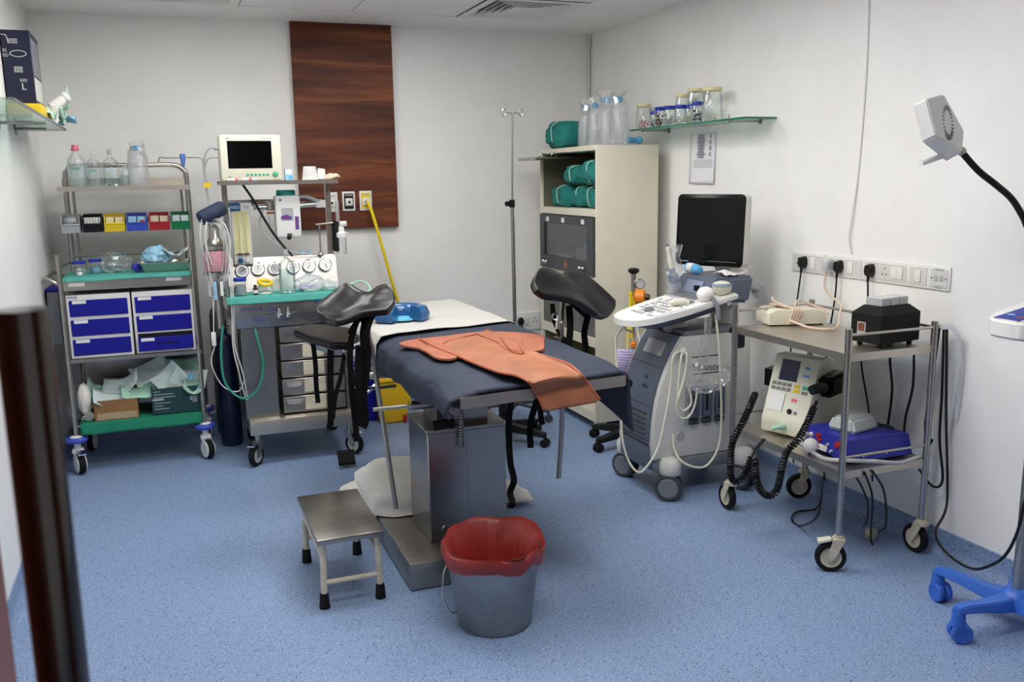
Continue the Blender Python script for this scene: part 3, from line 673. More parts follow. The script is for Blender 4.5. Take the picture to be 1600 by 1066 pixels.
for x in (-.465, .125): obj('inner_upright', cyl(nb(), (x, BY - .005, 1.13), (x, BY - .005, 1.57), .008), 'steel_dark', t)
o = obj('side_bin', box(nb(), -.628, -.57, 5.55, 5.82, .72, 1.02, .008), 'mgrey', t); obj('bin_rim', box(nb(), -.632, -.566, 5.545, 5.825, 1.02, 1.035, .004), 'blue_drawer', o)
b = nb(); box(b, -.52, .17, 5.56, 5.86, 1.585, 1.59); box(b, -.52, .17, 5.557, 5.561, 1.565, 1.592); box(b, -.52, .17, 5.856, 5.86, 1.585, 1.635); box(b, -.521, -.517, 5.56, 5.86, 1.57, 1.592); box(b, .167, .171, 5.56, 5.86, 1.57, 1.592)
obj('top_shelf', b, 'steel_rail', t)
obj('bin_rail', box(nb(), -.51, .165, 5.79, 5.8, 1.375, 1.41), 'steel', t)
b = nb(); box(b, FX0 + .01, FX1 - .01, FY - .012, BY, 1.03, 1.1, .003, 1); obj('worktop', b, 'steel', t)
b = nb(); cyl(b, (-.505, BY - .02, 1.19), (.165, BY - .02, 1.19), .007); cyl(b, (FX0, FY, 1.16), (-.505, BY, 1.16), .007); cyl(b, (FX1, FY, 1.16), (.165, BY, 1.16), .007); obj('guard_rail', b, 'steel', t)
for x, z in ((-.5, 1.055), (-.002, 1.06)): obj('label_strip', box(nb(), x, x + .08, FY - .0135, FY - .0118, z, z + .02), 'white', t)
for nm, z0, z1 in (('drawer_shelf', .628, .65), ('lower_shelf', .262, .275)): obj(nm, box(nb(), FX0 + .008, .16, FY - .01, BY, z0, z1, .002, 1), 'steel_brushed', t)
obj('back_panel', box(nb(), FX0 + .04, .14, BY - .012, BY - .006, .3, 1.03), 'steel_dark', t)
# push handle at the left end, blue bumper rings
obj('push_handle', tube(nb(), [(FX0, FY + .02, 1.06), (-.6, FY + .02, 1.1), (-.612, FY + .06, 1.1), (-.612, 5.78, 1.1), (-.6, 5.82, 1.1), (-.515, 5.83, 1.06)], .011, 8, 4), 'steel', t)
for k, (x, y) in enumerate(((FX0, FY), (FX1, FY), (-.51, BY), (.165, BY))):
    o = obj('bumper_ring', lathe(nb(), [(.012, .185), (.05, .18), (.058, .19), (.058, .2), (.05, .21), (.012, .205)], (x, y, 0), 24), 'blue_bin', t)
    obj('cap_disc', lathe(nb(), [(.013, .205), (.036, .21), (.03, .216), (.013, .218)], (x, y, 0), 20), 'white', o)
    caster(t, x, y, .06, .185, (-1.25, -1.2, 1.4, 1.7)[k], 'white', 'rubber', 'rubber', .03, brake='chrome' if k == 0 else None, guard=True, trail=.022)
# drawer units
def drawers(x0, x1, low, label):
    y0, y1, z0, z1 = FY - .006, 5.84, .652, 1.005
    u = obj('drawer_unit', box(nb(), x0, x1, y0 + .006, y1, z0, z1, .003, 1), 'white', t)
    for k in range(3):
        a = z0 + .017 + k * .109; h = .09
        if k == 0 and low: h = .076
        dr = obj('drawer', box(nb(), x0 + .014, x1 - .014, y0 - .002 - (.02 if k == 0 and low else 0), y0 + .03, a, a + h, .003, 1), 'blue_drawer', t)
        yy = y0 - .003 - (.02 if k == 0 and low else 0)
        obj('drawer_label', box(nb(), x0 + .03, x0 + .1, yy - .0005, yy + .0012, a + h - .019, a + h - .001), 'white', dr)
        if k == 0 and low:
            obj('drawer_gap', box(nb(), x0 + .014, x1 - .014, y0 + .004, y0 + .0065, a + h, a + h + .022), 'black', dr)
            text('handwriting', 'N.S 500ml', .028, (x0 + .11, yy - .0003, a + .033), (1, 0, 0), (0, 0, 1), 'black', dr)
drawers(-.523, -.2, False, ''); drawers(-.19, .13, True, '')
text('maker_mark', 'MAXIS', .017, (-.515, FY - .0012, .988), (1, 0, 0), (0, 0, 1), 'blue_mark', t)
# teal cloths
def cloth(name, x0, x1, y0, y1, z, drop, label, m='teal', wav=.006):
    def f(u, v):
        x = x0 + (x1 - x0) * u
        if v < .8: y = y1 + (y0 - y1) * (v / .8); zz = z + .0015 + .0015 * (1 + noise.noise(V((x * 14, y * 14, 1)))); q = 0
        else:
            q = (v - .8) / .2; y = y0 - .004 - .003 * q; dd = drop * (1 + .35 * noise.noise(V((x * 4, 2, z)))); zz = z + .002 - dd * q; y -= wav * q * (.6 + noise.noise(V((x * 16, 5, z))))
        return (x, y, zz)
    return tag(obj(name, sheet(nb(), f, 30, 26), m, solid=.0018), label, 'cloth')
cloth('worktop_cloth', -.525, .13, FY - .014, 5.83, 1.1015, .02, 'teal cloth spread over the crash cart worktop')
cloth('shelf_cloth', -.515, .13, FY - .013, 5.8, .2765, .06, 'green cloth on the bottom shelf of the crash cart', 'teal_green', .012)
# rod with a blue tip standing at its right rear
t2 = thing('hook_rod', 'thin steel hook rod with a blue tip at the right of the cart', 'rod', (.19, 5.9, 0))
b = nb(); cyl(b, (.185, 5.9, .02), (.15, 5.9, 1.74), .007); cyl(b, (.185, 5.9, 0), (.185, 5.9, .02), .02); obj('rod', b, 'steel', t2)
obj('blue_tip', lathe(nb(), [(.008, 1.7), (.012, 1.72), (.018, 1.765), (.015, 1.775)], (.15, 5.9, 0), 14), 'blue_tip', t2)
b = nb(); tube(b, [(.01, 5.9, 1.72), (.02, 5.9, 1.755), (.05, 5.9, 1.752), (.15, 5.9, 1.752), (.25, 5.9, 1.75), (.265, 5.9, 1.72), (.28, 5.9, 1.745)], .0035, 6, 5); obj('crossbar', b, 'steel', t2)
obj('clip', box(nb(), .15, .175, 5.88, 5.92, 1.58, 1.65, .004), 'black', t2)

# bottles on its top shelf
def bottle(x, y, z, r, h, label, cap='white', body='plastic', fill=None, neck=.3, lab=None, group='bottles on the crash cart top'):
    t = thing('bottle', label, 'bottle', (x, y, z), group=group); z += .001
    prof = [(r * .75, z), (r, z + .012), (r, z + h * .58), (r * .9, z + h * .66), (r * neck, z + h * .8), (r * neck, z + h * .9)]
    obj('bottle_body', lathe(nb(), prof, (x, y, 0), 20), body, t)
    if fill: obj('liquid', lathe(nb(), [(r * .72, z + .003), (r * .95, z + .013), (r * .95, z + h * fill)], (x, y, 0), 18), 'water', t)
    obj('cap', lathe(nb(), [(r * neck * 1.15, z + h * .86), (r * neck * 1.3, z + h * .88), (r * neck * .9, z + h)], (x, y, 0), 14), cap, t)
    if lab:
        b = nb(); lathe(b, [(r * 1.01, z + h * .22), (r * 1.01, z + h * .5)], (x, y, 0), 20, caps=False); bmesh.ops.delete(b, geom=[v for v in b.verts if v.co.y > y - r * .25], context='VERTS'); obj('label_print', b, lab, t); b = nb(); bx = obj('label_band', box(nb(), x - r * .45, x + r * .45, y - r * 1.06, y - r * 1.03, z + h * .42, z + h * .45), 'pack_blue' if neck < .23 else 'green_button', t)
    return t
TZ = 1.5905
bottle(-.42, 5.68, TZ, .049, .23, 'large clear bottle with a pink cap on the cart top', 'pink_cap', 'plastic_milky', .55, .35, 'label_film')
bottle(-.332, 5.66, TZ, .04, .2, 'plain clear bottle with green print, second on the cart top', 'plastic', 'plastic', .5, .25, 'label_film')
bottle(-.245, 5.66, TZ, .045, .205, 'round shouldered glass bottle with a blue printed band', 'lgrey', 'glass', .3, .22, 'label_film')
bottle(-.17, 5.68, TZ, .026, .12, 'short vial pack between glass bottle and blue cap bottle', 'plastic', 'plastic_milky', .5, .6, 'label_film')
wrapped(-.1, 5.66, TZ, .25, .05, 'bagged clear bottle with a blue cap on the cart top', 'sky_cap', 'bottles on the crash cart top')

# coloured hopper bins on the rail
BINS = [(95, 126, 'lgrey', 'grey'), (128, 161, 'black', 'black'), (162.5, 196, 'yellow', 'yellow'), (197.5, 231, 'blue_bin', 'blue'), (232.5, 266, 'red', 'red'), (267, 298, 'green_bin', 'green')]
for k, (xa, xb, m, cn) in enumerate(BINS):
    x0, x1 = ay(xa, 350, 5.66).x, ay(xb, 350, 5.66).x; yb, yf, z0 = 5.79, 5.63, 1.335
    t = thing('hopper_bin', cn + ' plastic hopper bin on the cart rail', 'bin', ((x0 + x1) / 2, 5.7, z0), group='hopper bins on the cart rail')
    b = nb(); g = .0035; i0, i1 = x0 + .003, x1 - .003
    box(b, i0, i1, yf + .012, yb, z0, z0 + .004); box(b, i0, i1, yb - g, yb, z0, z0 + .1)
    hull(b, [(i0 + .006, yf + .012, z0), (i1 - .006, yf + .012, z0), (i1 - .006, yf + .016, z0), (i0 + .006, yf + .016, z0)], [(i0, yf, z0 + .045), (i1, yf, z0 + .045), (i1, yf + .005, z0 + .045), (i0, yf + .005, z0 + .045)])
    pr = [(yb, z0), (yf + .012, z0), (yf, z0 + .048), (yf + .02, z0 + .092), (yb, z0 + .1)]
    prism(b, pr, 'x', i0, i0 + g); prism(b, pr, 'x', i1 - g, i1); obj('shell', b, m, t, ang=25)
    obj('rim', box(nb(), i0 - .001, i1 + .001, yf - .004, yf + .006, z0 + .042, z0 + .05, .002, 1), m, t)
    b = nb(); c0, c1 = i0 + .008, i1 - .008
    if k == 0:
        for q in range(5): ball(b, (random.uniform(c0 + .02, c1 - .02), random.uniform(yf + .04, yb - .04), z0 + .065), .03, (1, 1, .8), 8, 6)
        obj('contents', b, 'plastic_milky', t, kind='stuff')
    elif k == 1:
        for q in range(6): cyl(b, (c0 + .006 + q * (c1 - c0 - .012) / 5, yf + .045, z0 + .01), (c0 + .006 + q * (c1 - c0 - .012) / 5, yf + .03, z0 + .082), .0075)
        obj('syringes', b, 'white', t)
    else:
        cm = (0, 0, 'yellow_lid', 'pack_blue', 'tan_glove', 'pack_white')[k]
        box(b, c0, (c0 + c1) / 2 - .003, yf + .03, yb - .02, z0 + .006, z0 + .082); box(b, (c0 + c1) / 2 + .003, c1, yf + .03, yb - .02, z0 + .006, z0 + .08); obj('packs', b, cm, t)
        if k == 3: obj('red_pack', box(nb(), c1 - .03, c1 - .005, yf + .02, yf + .029, z0 + .05, z0 + .06), 'red', t)

# things on the cart worktop
WZ = 1.106
def pot(x, y, z, r, h, lid, label, body='plastic', fill=None, fm='white', group='lidded pots'):
    t = thing('plastic_pot', label, 'pot', (x, y, z), group=group); z += .001
    obj('pot_body', lathe(nb(), [(r * .85, z), (r * .95, z + .006), (r * .95, z + h * .85)], (x, y, 0), 20), body, t)
    obj('lid', lathe(nb(), [(r * 1.02, z + h * .8), (r * 1.04, z + h * .84), (r * 1.04, z + h * .97), (r * .96, z + h)], (x, y, 0), 24), lid, t)
    if fill: obj('contents', lathe(nb(), [(r * .8, z + .004), (r * .88, z + .01), (r * .88, z + h * fill), (r * .5, z + h * fill * 1.1)], (x, y, 0), 16), fm, t)
pot(-.45, 5.56, WZ, .035, .075, 'blue_cap', 'clear pot with a blue lid near the left end of the cart', fill=.4, fm='lgrey')
pot(-.37, 5.6, WZ, .034, .08, 'blue_cap', 'clear pot with a blue lid behind the vial on the cart', fill=.4, fm='pack_blue')
t = thing('vial', 'small white-capped vial at the left front of the cart worktop', 'vial', (-.445, 5.475, WZ)); obj('vial_body', lathe(nb(), [(.014, WZ + .001), (.015, WZ + .004), (.015, WZ + .028), (.008, WZ + .034)], (-.445, 5.475, 0), 14), 'glass', t); obj('label_print', lathe(nb(), [(.0153, WZ + .006), (.0153, WZ + .024)], (-.445, 5.475, 0), 14, caps=False), 'white', t); obj('cap', lathe(nb(), [(.011, WZ + .032), (.011, WZ + .04)], (-.445, 5.475, 0), 12), 'white', t)
def bag(c, sx, sy, sz, label, seed, m='plastic_film', inner=None, cat='bag', name='plastic_bag'):
    t = thing(name, label, cat, c); b = nb(); bmesh.ops.create_icosphere(b, subdivisions=3, radius=1)
    for v in b.verts:
        p = v.co.copy(); k = 1 + .35 * noise.noise(p * 2.2 + V((seed, 0, 0))) + .18 * noise.noise(p * 5.5 + V((0, seed, 0)))
        v.co = V((p.x * sx / 2, p.y * sy / 2, p.z * sz / 2)) * k + V((0, 0, sz * .46)); v.co.z = max(.001, v.co.z)
    obj('bag_film', b, m, t, local=True, ang=12)
    if inner:
        b = nb(); R = random.Random(seed)
        for q in range(7): ball(b, (R.uniform(-.28, .28) * sx, R.uniform(-.25, .25) * sy, sz * R.uniform(.12, .4)), min(sx, sz) * .13, (1.3, 1, .7), 8, 6, Euler((0, 0, R.random() * 3)).to_matrix())
        obj('bag_contents', b, inner, t, local=True)
    return t
bag((-.27, 5.6, WZ), .17, .16, .12, 'crinkled clear plastic bag in the middle of the cart worktop', 3, inner='lgrey')
t = thing('blue_roll', 'dark blue round cap leaning beside the steel tray', 'cap', (-.155, 5.52, WZ)); obj('disc', lathe(nb(), [(.018, -.016), (.026, -.014), (.028, 0), (.026, .014), (.018, .016)], (-.15, 5.52, WZ + .03), 18, ori((.4, -.9, .1))), 'blue_cap', t)
t = tray = thing('steel_tray', 'rectangular steel tray on teal cloth holding blue masks', 'tray', (.0, 5.56, WZ))
b = nb(); prof = [((-.12, -.075), 0), ((-.145, -.095), .055)]
def rect(h, z): return [V((.0 - h[0], 5.57 - h[1], z)), V((.0 + h[0], 5.57 - h[1], z)), V((.0 + h[0], 5.57 + h[1], z)), V((.0 - h[0], 5.57 + h[1], z))]
L = [rect((.11, .075), WZ + .002), rect((.132, .095), WZ + .05), rect((.145, .107), WZ + .052), rect((.145, .107), WZ + .054), rect((.13, .094), WZ + .054), rect((.108, .073), WZ + .005)]
add(b, [p for l in L for p in l], [(3, 2, 1, 0), (20, 21, 22, 23)] + [(i * 4 + j, i * 4 + (j + 1) % 4, i * 4 + 4 + (j + 1) % 4, i * 4 + 4 + j) for i in range(5) for j in range(4)]); obj('pan', b, 'steel_rail', t, ang=25)
bag((-.04, 5.57, WZ + .02), .15, .13, .13, 'heap of light blue masks in the steel tray', 8, 'pack_blue', cat='masks', name='mask_heap')
tag(obj('mask_packet', crumple((.06, 5.57, WZ + .057), .14, .14, .05, 5.2, .12), 'pack_white', solid=.001), 'pale flat packet leaning at the right in the steel tray', 'packet')
# bottom shelf
LZ = .2815
t = thing('brown_carton', 'open brown cardboard carton on the bottom cart shelf', 'box', (-.33, 5.52, LZ)); x0, x1, y0, y1, z1 = -.44, -.21, 5.45, 5.66, LZ + .115
b = nb(); box(b, x0, x1, y0, y0 + .004, LZ, z1); box(b, x0, x1, y1 - .004, y1, LZ, z1); box(b, x0, x0 + .004, y0 + .004, y1 - .004, LZ, z1); box(b, x1 - .004, x1, y0 + .004, y1 - .004, LZ, z1); box(b, x0, x1, y0, y1, LZ - .0005, LZ + .003); obj('carton_body', b, 'card_brown', t); obj('tape', box(nb(), x0 + .012, x1 - .008, y0 - .001, y0, LZ + .004, LZ + .042), 'card_tape', t)
t = thing('green_carton', 'open dark green printed carton on the bottom cart shelf', 'box', (.0, 5.52, LZ)); x0, x1, y0, y1, z1 = -.135, .12, 5.45, 5.68, LZ + .155
b = nb(); box(b, x0, x1, y0, y0 + .004, LZ, z1); box(b, x0, x1, y1 - .004, y1, LZ, z1 + .03); box(b, x0, x0 + .004, y0 + .004, y1 - .004, LZ, z1); box(b, x1 - .004, x1, y0 + .004, y1 - .004, LZ, z1); box(b, x0, x1, y0, y1, LZ - .0005, LZ + .003); obj('carton_body', b, 'box_green', t)
b = nb()
for k in range(7): box(b, x0 + .012, x0 + (.05, .12, .13, .06, .1, .06, .09)[k], y0 - .0008, y0, z1 - .02 - k * .017, z1 - .016 - k * .017)
box(b, x0 + .005, x0 + .065, y0 - .001, y0, LZ + .085, LZ + .096)
for i in range(3):
    for j in range(3):
        if (i, j) != (0, 2): box(b, x1 - .048 + i * .014, x1 - .037 + i * .014, y0 - .0008, y0, LZ + .085 - j * .013, LZ + .095 - j * .013)
obj('white_print', b, 'lgrey', t)
def packet(label, c, w_, h_, rot, m, seed, bend=.03):
    R = Euler([math.radians(q) for q in rot]).to_matrix(); c = V(c)
    def f(u, v):
        x, y = (u - .5) * w_, (v - .5) * h_; z = bend * (4 * (u - .5) ** 2 - .5) + .02 * noise.noise(V((u * 2.5 + seed, v * 2.5, seed))) + (.03 * max(0, u + v - 1.5)); return c + R @ V((x, y, z))
    return tag(obj('peel_packet', sheet(nb(), f, 8, 8), m, solid=.003, ang=25), label, 'packet', 'peel packets on the bottom cart shelf')
packet('white peel packet drooping over the front of the brown carton', (-.35, 5.5, LZ + .13), .19, .13, (38, 8, 8), 'pack_white', 1.1)
packet('white packet with blue stripe on the brown carton', (-.29, 5.55, LZ + .185), .2, .12, (35, -14, -18), 'pack_white', 2.6)
packet('pale green packet at the left of the brown carton', (-.41, 5.55, LZ + .15), .16, .13, (40, 28, 20), 'pack_green', 3.9)
packet('green edged packet bridging the two cartons', (-.2, 5.51, LZ + .14), .19, .12, (25, 4, 8), 'pack_green', 5.5)
packet('grey white packet behind between the cartons', (-.13, 5.62, LZ + .225), .21, .14, (55, -18, 10), 'pack_white', 6.4)
packet('leaning white packet in the dark green carton', (-.03, 5.51, LZ + .2), .17, .13, (65, -38, 5), 'pack_white', 8.8)
packet('pale packet at the right of the dark green carton', (.075, 5.52, LZ + .19), .2, .12, (50, 12, -6), 'pack_white', 9.3)
packet('minty packet at the back of the dark green carton', (.05, 5.62, LZ + .23), .2, .13, (60, 6, 8), 'pack_green', 12.7)
packet('flat pale green packet drooping over the right of the dark green carton', (.09, 5.46, LZ + .15), .1, .1, (30, 14, 0), 'pack_green', 15.2)
b = nb(); sheet(b, lambda u, v: V((-.06 + .1 * u * (1 - v * .92) + .075 * v, 5.475 + .02 * u + .03 * v, LZ + .14 + .13 * v + .01 * math.sin(5 * u))), 6, 8)
tag(obj('peel_packet', b, 'pack_white', solid=.0012), 'white packet with a pointed corner standing up in the dark green carton', 'packet', 'peel packets on the bottom cart shelf')
t = thing('suction_tip', 'round blue fitting on the packets in the dark green carton', 'fitting', (.085, 5.45, LZ + .2)); obj('ring', torus(nb(), (.085, 5.45, LZ + .21), .013, .006, (.2, -1, .2), 16, 8), 'sky_cap', t)
t = thing('cotton_bag', 'clear bag of white cotton at the left on the bottom cart shelf', 'bag', (-.485, 5.5, LZ)); b = nb(); bmesh.ops.create_icosphere(b, subdivisions=4, radius=1)
for v in b.verts:
    p = v.co; k = 1 + .12 * noise.noise(p * 3); v.co = V((-.487 + p.x * .036 * k, 5.5 + p.y * .05 * k, LZ + .125 + p.z * .09 * k))
obj('cotton', b, 'gauze', t); b = nb(); ball(b, (-.47, 5.47, LZ + .03), .03, (1, 1, .9)); obj('knotted_end', b, 'plastic_milky', t); obj('key_ring', torus(nb(), (-.497, 5.43, LZ + .03), .008, .002, (0, 1, 0), 14, 6), 'chrome', t)

# ================================================================== ANAESTHESIA MACHINE
t = am = thing('anaesthesia_machine', 'steel anaesthesia trolley with gauges, drawers and teal cloth', 'machine', (.66, 5.42, 0))
b = nb(); box(b, .375, .962, 5.13, 5.75, .18, .265, .006); obj('base', b, 'steel_rail', t)
for k, (x, y) in enumerate(((.415, 5.17), (.945, 5.17), (.42, 5.7), (.945, 5.7))): caster(t, x, y, .062, .182, (-2.2, -.9, 1.2, 2)[k], 'steel', 'rubber', 'lgrey', .03, brake='chrome' if k < 2 else None)
b = nb(); box(b, .365, .55, 5.2, 5.52, .265, .79, .003, 1); obj('side_cabinet', b, 'steel_dark', t)
b = nb(); box(b, .335, .965, 5.19, 5.75, .79, .965, .005); obj('head_block', b, 'steel_dark', t); obj('seam_strip', box(nb(), .336, .964, 5.1885, 5.1905, .863, .867), 'chrome', t)
b = nb(); box(b, .94, .965, 5.2, 5.74, .265, .79); box(b, .55, .94, 5.7, 5.74, .265, .79); obj('drawer_bay', b, 'steel_dark', t)
for k in range(5):
    z = .275 + k * .104; 
    if k == 4: z1 = .785
    else: z1 = z + .096
    d = obj('drawer', box(nb(), .575, .937, 5.2, 5.68, z, z1, .004, 1), 'steel', t)
    obj('cup_pull', prism(nb(), [(.59, z1 - .012), (.69, z1 - .012), (.68, z1 - .04), (.66, z1 - .045), (.6, z1 - .042)], 'y', 5.188, 5.2), 'chrome', d)
    obj('contents_list', box(nb(), .7, .82, 5.1985, 5.2, z + .012, z1 - .008), 'cream_dirty', d)
text('blue_lettering', 'VINOLA', .034, (.37, 5.1885, .885), (1, 0, .05), (0, 0, 1), 'blue_mark', t); text('blue_lettering', '2282', .03, (.51, 5.1885, .882), (1, 0, 0), (0, 0, 1), 'blue_mark', t)
text('blue_lettering', 'N2O', .03, (.44, 5.1885, .825), (1, 0, 0), (0, 0, 1), 'blue_mark', t); text('blue_lettering', 'O2', .03, (.6, 5.1885, .825), (1, 0, 0), (0, 0, 1), 'blue_mark', t)
for x in (.58, .63):
    b = nb(); lathe(b, [(.008, 0), (.008, -.02), (.013, -.022), (.013, -.035), (.017, -.037), (.017, -.055)], (x, 5.165, .9), 12); cyl(b, (x, 5.19, .9), (x, 5.165, .9), .01); obj('hose_port', b, 'chrome', t)
obj('blue_knob', lathe(nb(), [(.026, 0), (.026, .012), (.02, .018)], (.805, 5.188, .935), 16, ori((0, -1, 0))), 'gel', t)
# gauge panel
b = nb(); hull(b, [(.335, 5.42, .965), (.965, 5.42, .965), (.965, 5.52, .965), (.335, 5.52, .965)], [(.335, 5.47, 1.165), (.965, 5.47, 1.165), (.965, 5.52, 1.165), (.335, 5.52, 1.165)]); obj('gauge_panel', b, 'steel', t)
for k, px in enumerate((378, 403, 429, 458, 483, 508)):
    p = ay(px, (424, 421, 420, 418, 416, 414)[k], 5.445); nrm = V((0, -.97, .24)); M = ori(nrm); m = M
    g = obj('gauge', lathe(nb(), [(.038, -.01), (.04, .008), (.04, .014), (.034, .016), (.032, .012)], p, 26, M), 'chrome', t)
    obj('dial', lathe(nb(), [(.03, .0128), (.03, .0135)], p, 24, M), 'white' if k not in (0, 2) else 'lgrey', g)
    a = .6 + k * .9; q = p + nrm * .015; u = V((math.cos(a), .24 * math.sin(a), .97 * math.sin(a))); obj('needle', cyl(nb(), q - u * .006, q + u * .021, .0014, n=6), 'black', g)
for x in (.335, .925):
    b = nb(); box(b, x, x + .03, 5.47, 5.5, 1.165, 1.6); obj('post', b, 'steel', t)
b = nb(); box(b, .32, .97, 5.28, 5.6, 1.6, 1.606); box(b, .32, .97, 5.277, 5.281, 1.585, 1.608); box(b, .966, .97, 5.28, 5.6, 1.585, 1.608); box(b, .32, .324, 5.28, 5.6, 1.585, 1.608); obj('top_shelf', b, 'steel', t)
b = nb(); box(b, .34, .95, 5.478, 5.49, 1.46, 1.5); cyl(b, (.5, 5.45, 1.455), (.66, 5.45, 1.455), .014); cyl(b, (.75, 5.45, 1.46), (.9, 5.45, 1.468), .016); obj('manifold_bar', b, 'chrome', t)
b = nb(); lathe(b, [(.02, .05), (.028, .045), (.028, .0), (.02, -.005)], (.6, 5.45, 1.44), 16); obj('regulator', b, 'steel', t); obj('orange_collar', lathe(nb(), [(.029, 0), (.031, .004), (.029, .012)], (.605, 5.45, 1.415), 18), 'gasket', t)
obj('water_trap', lathe(nb(), [(.006, -.07), (.02, -.05), (.025, 0)], (.605, 5.45, 1.412), 16), 'glass', t)
obj('white_coupling', box(nb(), .86, .915, 5.42, 5.465, 1.445, 1.49, .004), 'white', t)
b = nb(); cyl(b, (.875, 5.45, 1.15), (.875, 5.45, 1.345), .005); cyl(b, (.855, 5.45, 1.345), (.965, 5.45, 1.352), .006); lathe(b, [(.018, 0), (.014, .012)], (.875, 5.45, 1.166), 12); obj('pop_up_rod', b, 'steel', t)
for x in (.77, .812): obj('vapour_port', lathe(nb(), [(.011, 0), (.011, .02), (.007, .028)], (x, 5.49, 1.165), 12), 'pack_blue', t)
# flow meter
x0, x1, y0 = ay(364, 380, 5.42).x, ay(394, 380, 5.42).x, 5.42
f = obj('flow_meter', box(nb(), x0, x1, y0, y0 + .05, 1.13, 1.46, .004, 1), 'off_white', t)
obj('tube_window', box(nb(), x0 + .01, x1 - .01, y0 - .004, y0, 1.19, 1.44), 'yellow_lid', f); b = nb()
for q in (.33, .67): cyl(b, (x0 + (x1 - x0) * q, y0 - .008, 1.195), (x0 + (x1 - x0) * q, y0 - .008, 1.43), .006)
obj('flow_tube', b, 'glass', f); b = nb()
for q in (.33, .67):
    for k in range(14): box(b, x0 + (x1 - x0) * q - .016, x0 + (x1 - x0) * q - .009, y0 - .0052, y0 - .004, 1.22 + k * .015, 1.2215 + k * .015)
    box(b, x0 + (x1 - x0) * q - .014, x0 + (x1 - x0) * q + .014, y0 - .014, y0 - .003, 1.188, 1.197)
obj('scale_marks', b, 'dgrey', f)
for q, m in ((.33, 'gel'), (.7, 'off_white')): obj('control_knob', lathe(nb(), [(.015, 0), (.015, .02), (.012, .024)], (x0 + (x1 - x0) * q, y0 - .002, 1.155), 14, ori((0, -1, 0))), m, f)
for a, c_, m, tx, tm in ((x0 - .003, (x0 + x1) / 2 - .001, 'gel', 'N2O', 'white'), ((x0 + x1) / 2 + .001, x1 + .01, 'white', 'O2', 'dgrey')):
    g = obj('gas_label', box(nb(), a, c_, y0 - .006, y0 + .03, 1.437, 1.483, .002, 1), m, f); text('gas_lettering', tx, .024, ((a + c_) / 2, y0 - .0065, 1.452), (1, 0, 0), (0, 0, 1), tm, g, align='CENTER')
# hoses of the machine
b = nb(); tube(b, [(.44, 5.4, 1.6), (.5, 5.4, 1.5), (.57, 5.41, 1.36), (.63, 5.4, 1.26), (.7, 5.38, 1.17)], .007, 8, 6); obj('black_hose', b, 'black', t)
b = nb(); tube(b, [(.56, 5.44, 1.45), (.53, 5.42, 1.36), (.58, 5.4, 1.27), (.68, 5.4, 1.2), (.82, 5.42, 1.172), (.9, 5.45, 1.17)], .0045, 7, 6); tube(b, [(.72, 5.42, 1.505), (.8, 5.42, 1.512), (.88, 5.43, 1.48)], .011, 8, 6); obj('grey_tubing', b, 'lgrey', t)
b = nb(); tube(b, [(.44, 5.17, .79), (.455, 5.14, .7), (.47, 5.13, .58), (.43, 5.12, .45), (.34, 5.12, .41), (.26, 5.14, .5), (.25, 5.16, .66), (.27, 5.17, .82)], .007, 8, 6); obj('green_hose', b, 'hose_green', t)
cloth('machine_cloth', .3, .965, 5.175, 5.42, .9655, .036, 'teal cloth draped over the anaesthesia machine worktop', 'teal', .01)
# black arm board on the right post, suction jar
t2 = thing('suction_jar', 'clear suction jar with white fittings hanging at the right of the machine', 'jar', (1.02, 5.45, 1.16)); b = nb(); cyl(b, (.985, 5.44, 1.36), (.985, 5.44, 1.48), .011); obj('flow_tube', b, 'plastic_milky', t2)
obj('jar_body', lathe(nb(), [(.026, 1.165), (.03, 1.17), (.031, 1.27)], (1.0, 5.44, 0), 16), 'plastic', t2); b = nb(); lathe(b, [(.036, 1.265), (.038, 1.29), (.022, 1.3), (.02, 1.33)], (1.0, 5.44, 0), 16); cyl(b, (1.0, 5.44, 1.345), (1.035, 5.43, 1.347), .016); cyl(b, (1.0, 5.44, 1.31), (1.0, 5.44, 1.36), .01); cyl(b, (1.0, 5.44, 1.28), (1.045, 5.43, 1.287), .006); obj('white_head', b, 'white', t2)
t2 = thing('black_board', 'narrow black padded board on the right post of the machine', 'board', (.96, 5.47, 1.18)); obj('pad', box(nb(), .957, .985, 5.42, 5.5, 1.18, 1.36, .008), 'black_soft', t2)
# dispenser
t2 = thing('wall_dispenser', 'white hand rub dispenser with purple labels on the machine', 'dispenser', (.7, 5.4, 1.28)); x0, x1, y0, z0, z1 = ay(431, 330, 5.36).x, ay(470, 340, 5.36).x, 5.36, 1.285, 1.52
obj('housing', box(nb(), x0, x1, y0, y0 + .09, z0, z1, .006), 'white', t2); b = nb(); box(b, x0 + .03, x1 - .04, y0 - .001, y0 + .004, z0 + .09, z0 + .165, .002, 1); obj('window', b, 'lgrey', t2)
obj('purple_logo', prism(nb(), [(x0 + .026, z0 + .1), (x0 + .085, z0 + .097), (x0 + .088, z0 + .115), (x0 + .06, z0 + .127), (x0 + .028, z0 + .118)], 'y', y0 - .0025, y0 - .001), 'purple', t2); obj('purple_strip', box(nb(), x1 - .034, x1 - .012, y0 - .001, y0, z0 + .04, z0 + .115, .001, 1), 'purple', t2)
obj('spout', cyl(nb(), ((x0 + x1) / 2, y0 + .03, z0 - .008), ((x0 + x1) / 2, y0 - .004, z0 + .012), .014), 'black', t2); obj('green_mark', box(nb(), x0 + .022, x0 + .034, y0 - .001, y0, z1 - .03, z1 - .018), 'green_bin', t2)
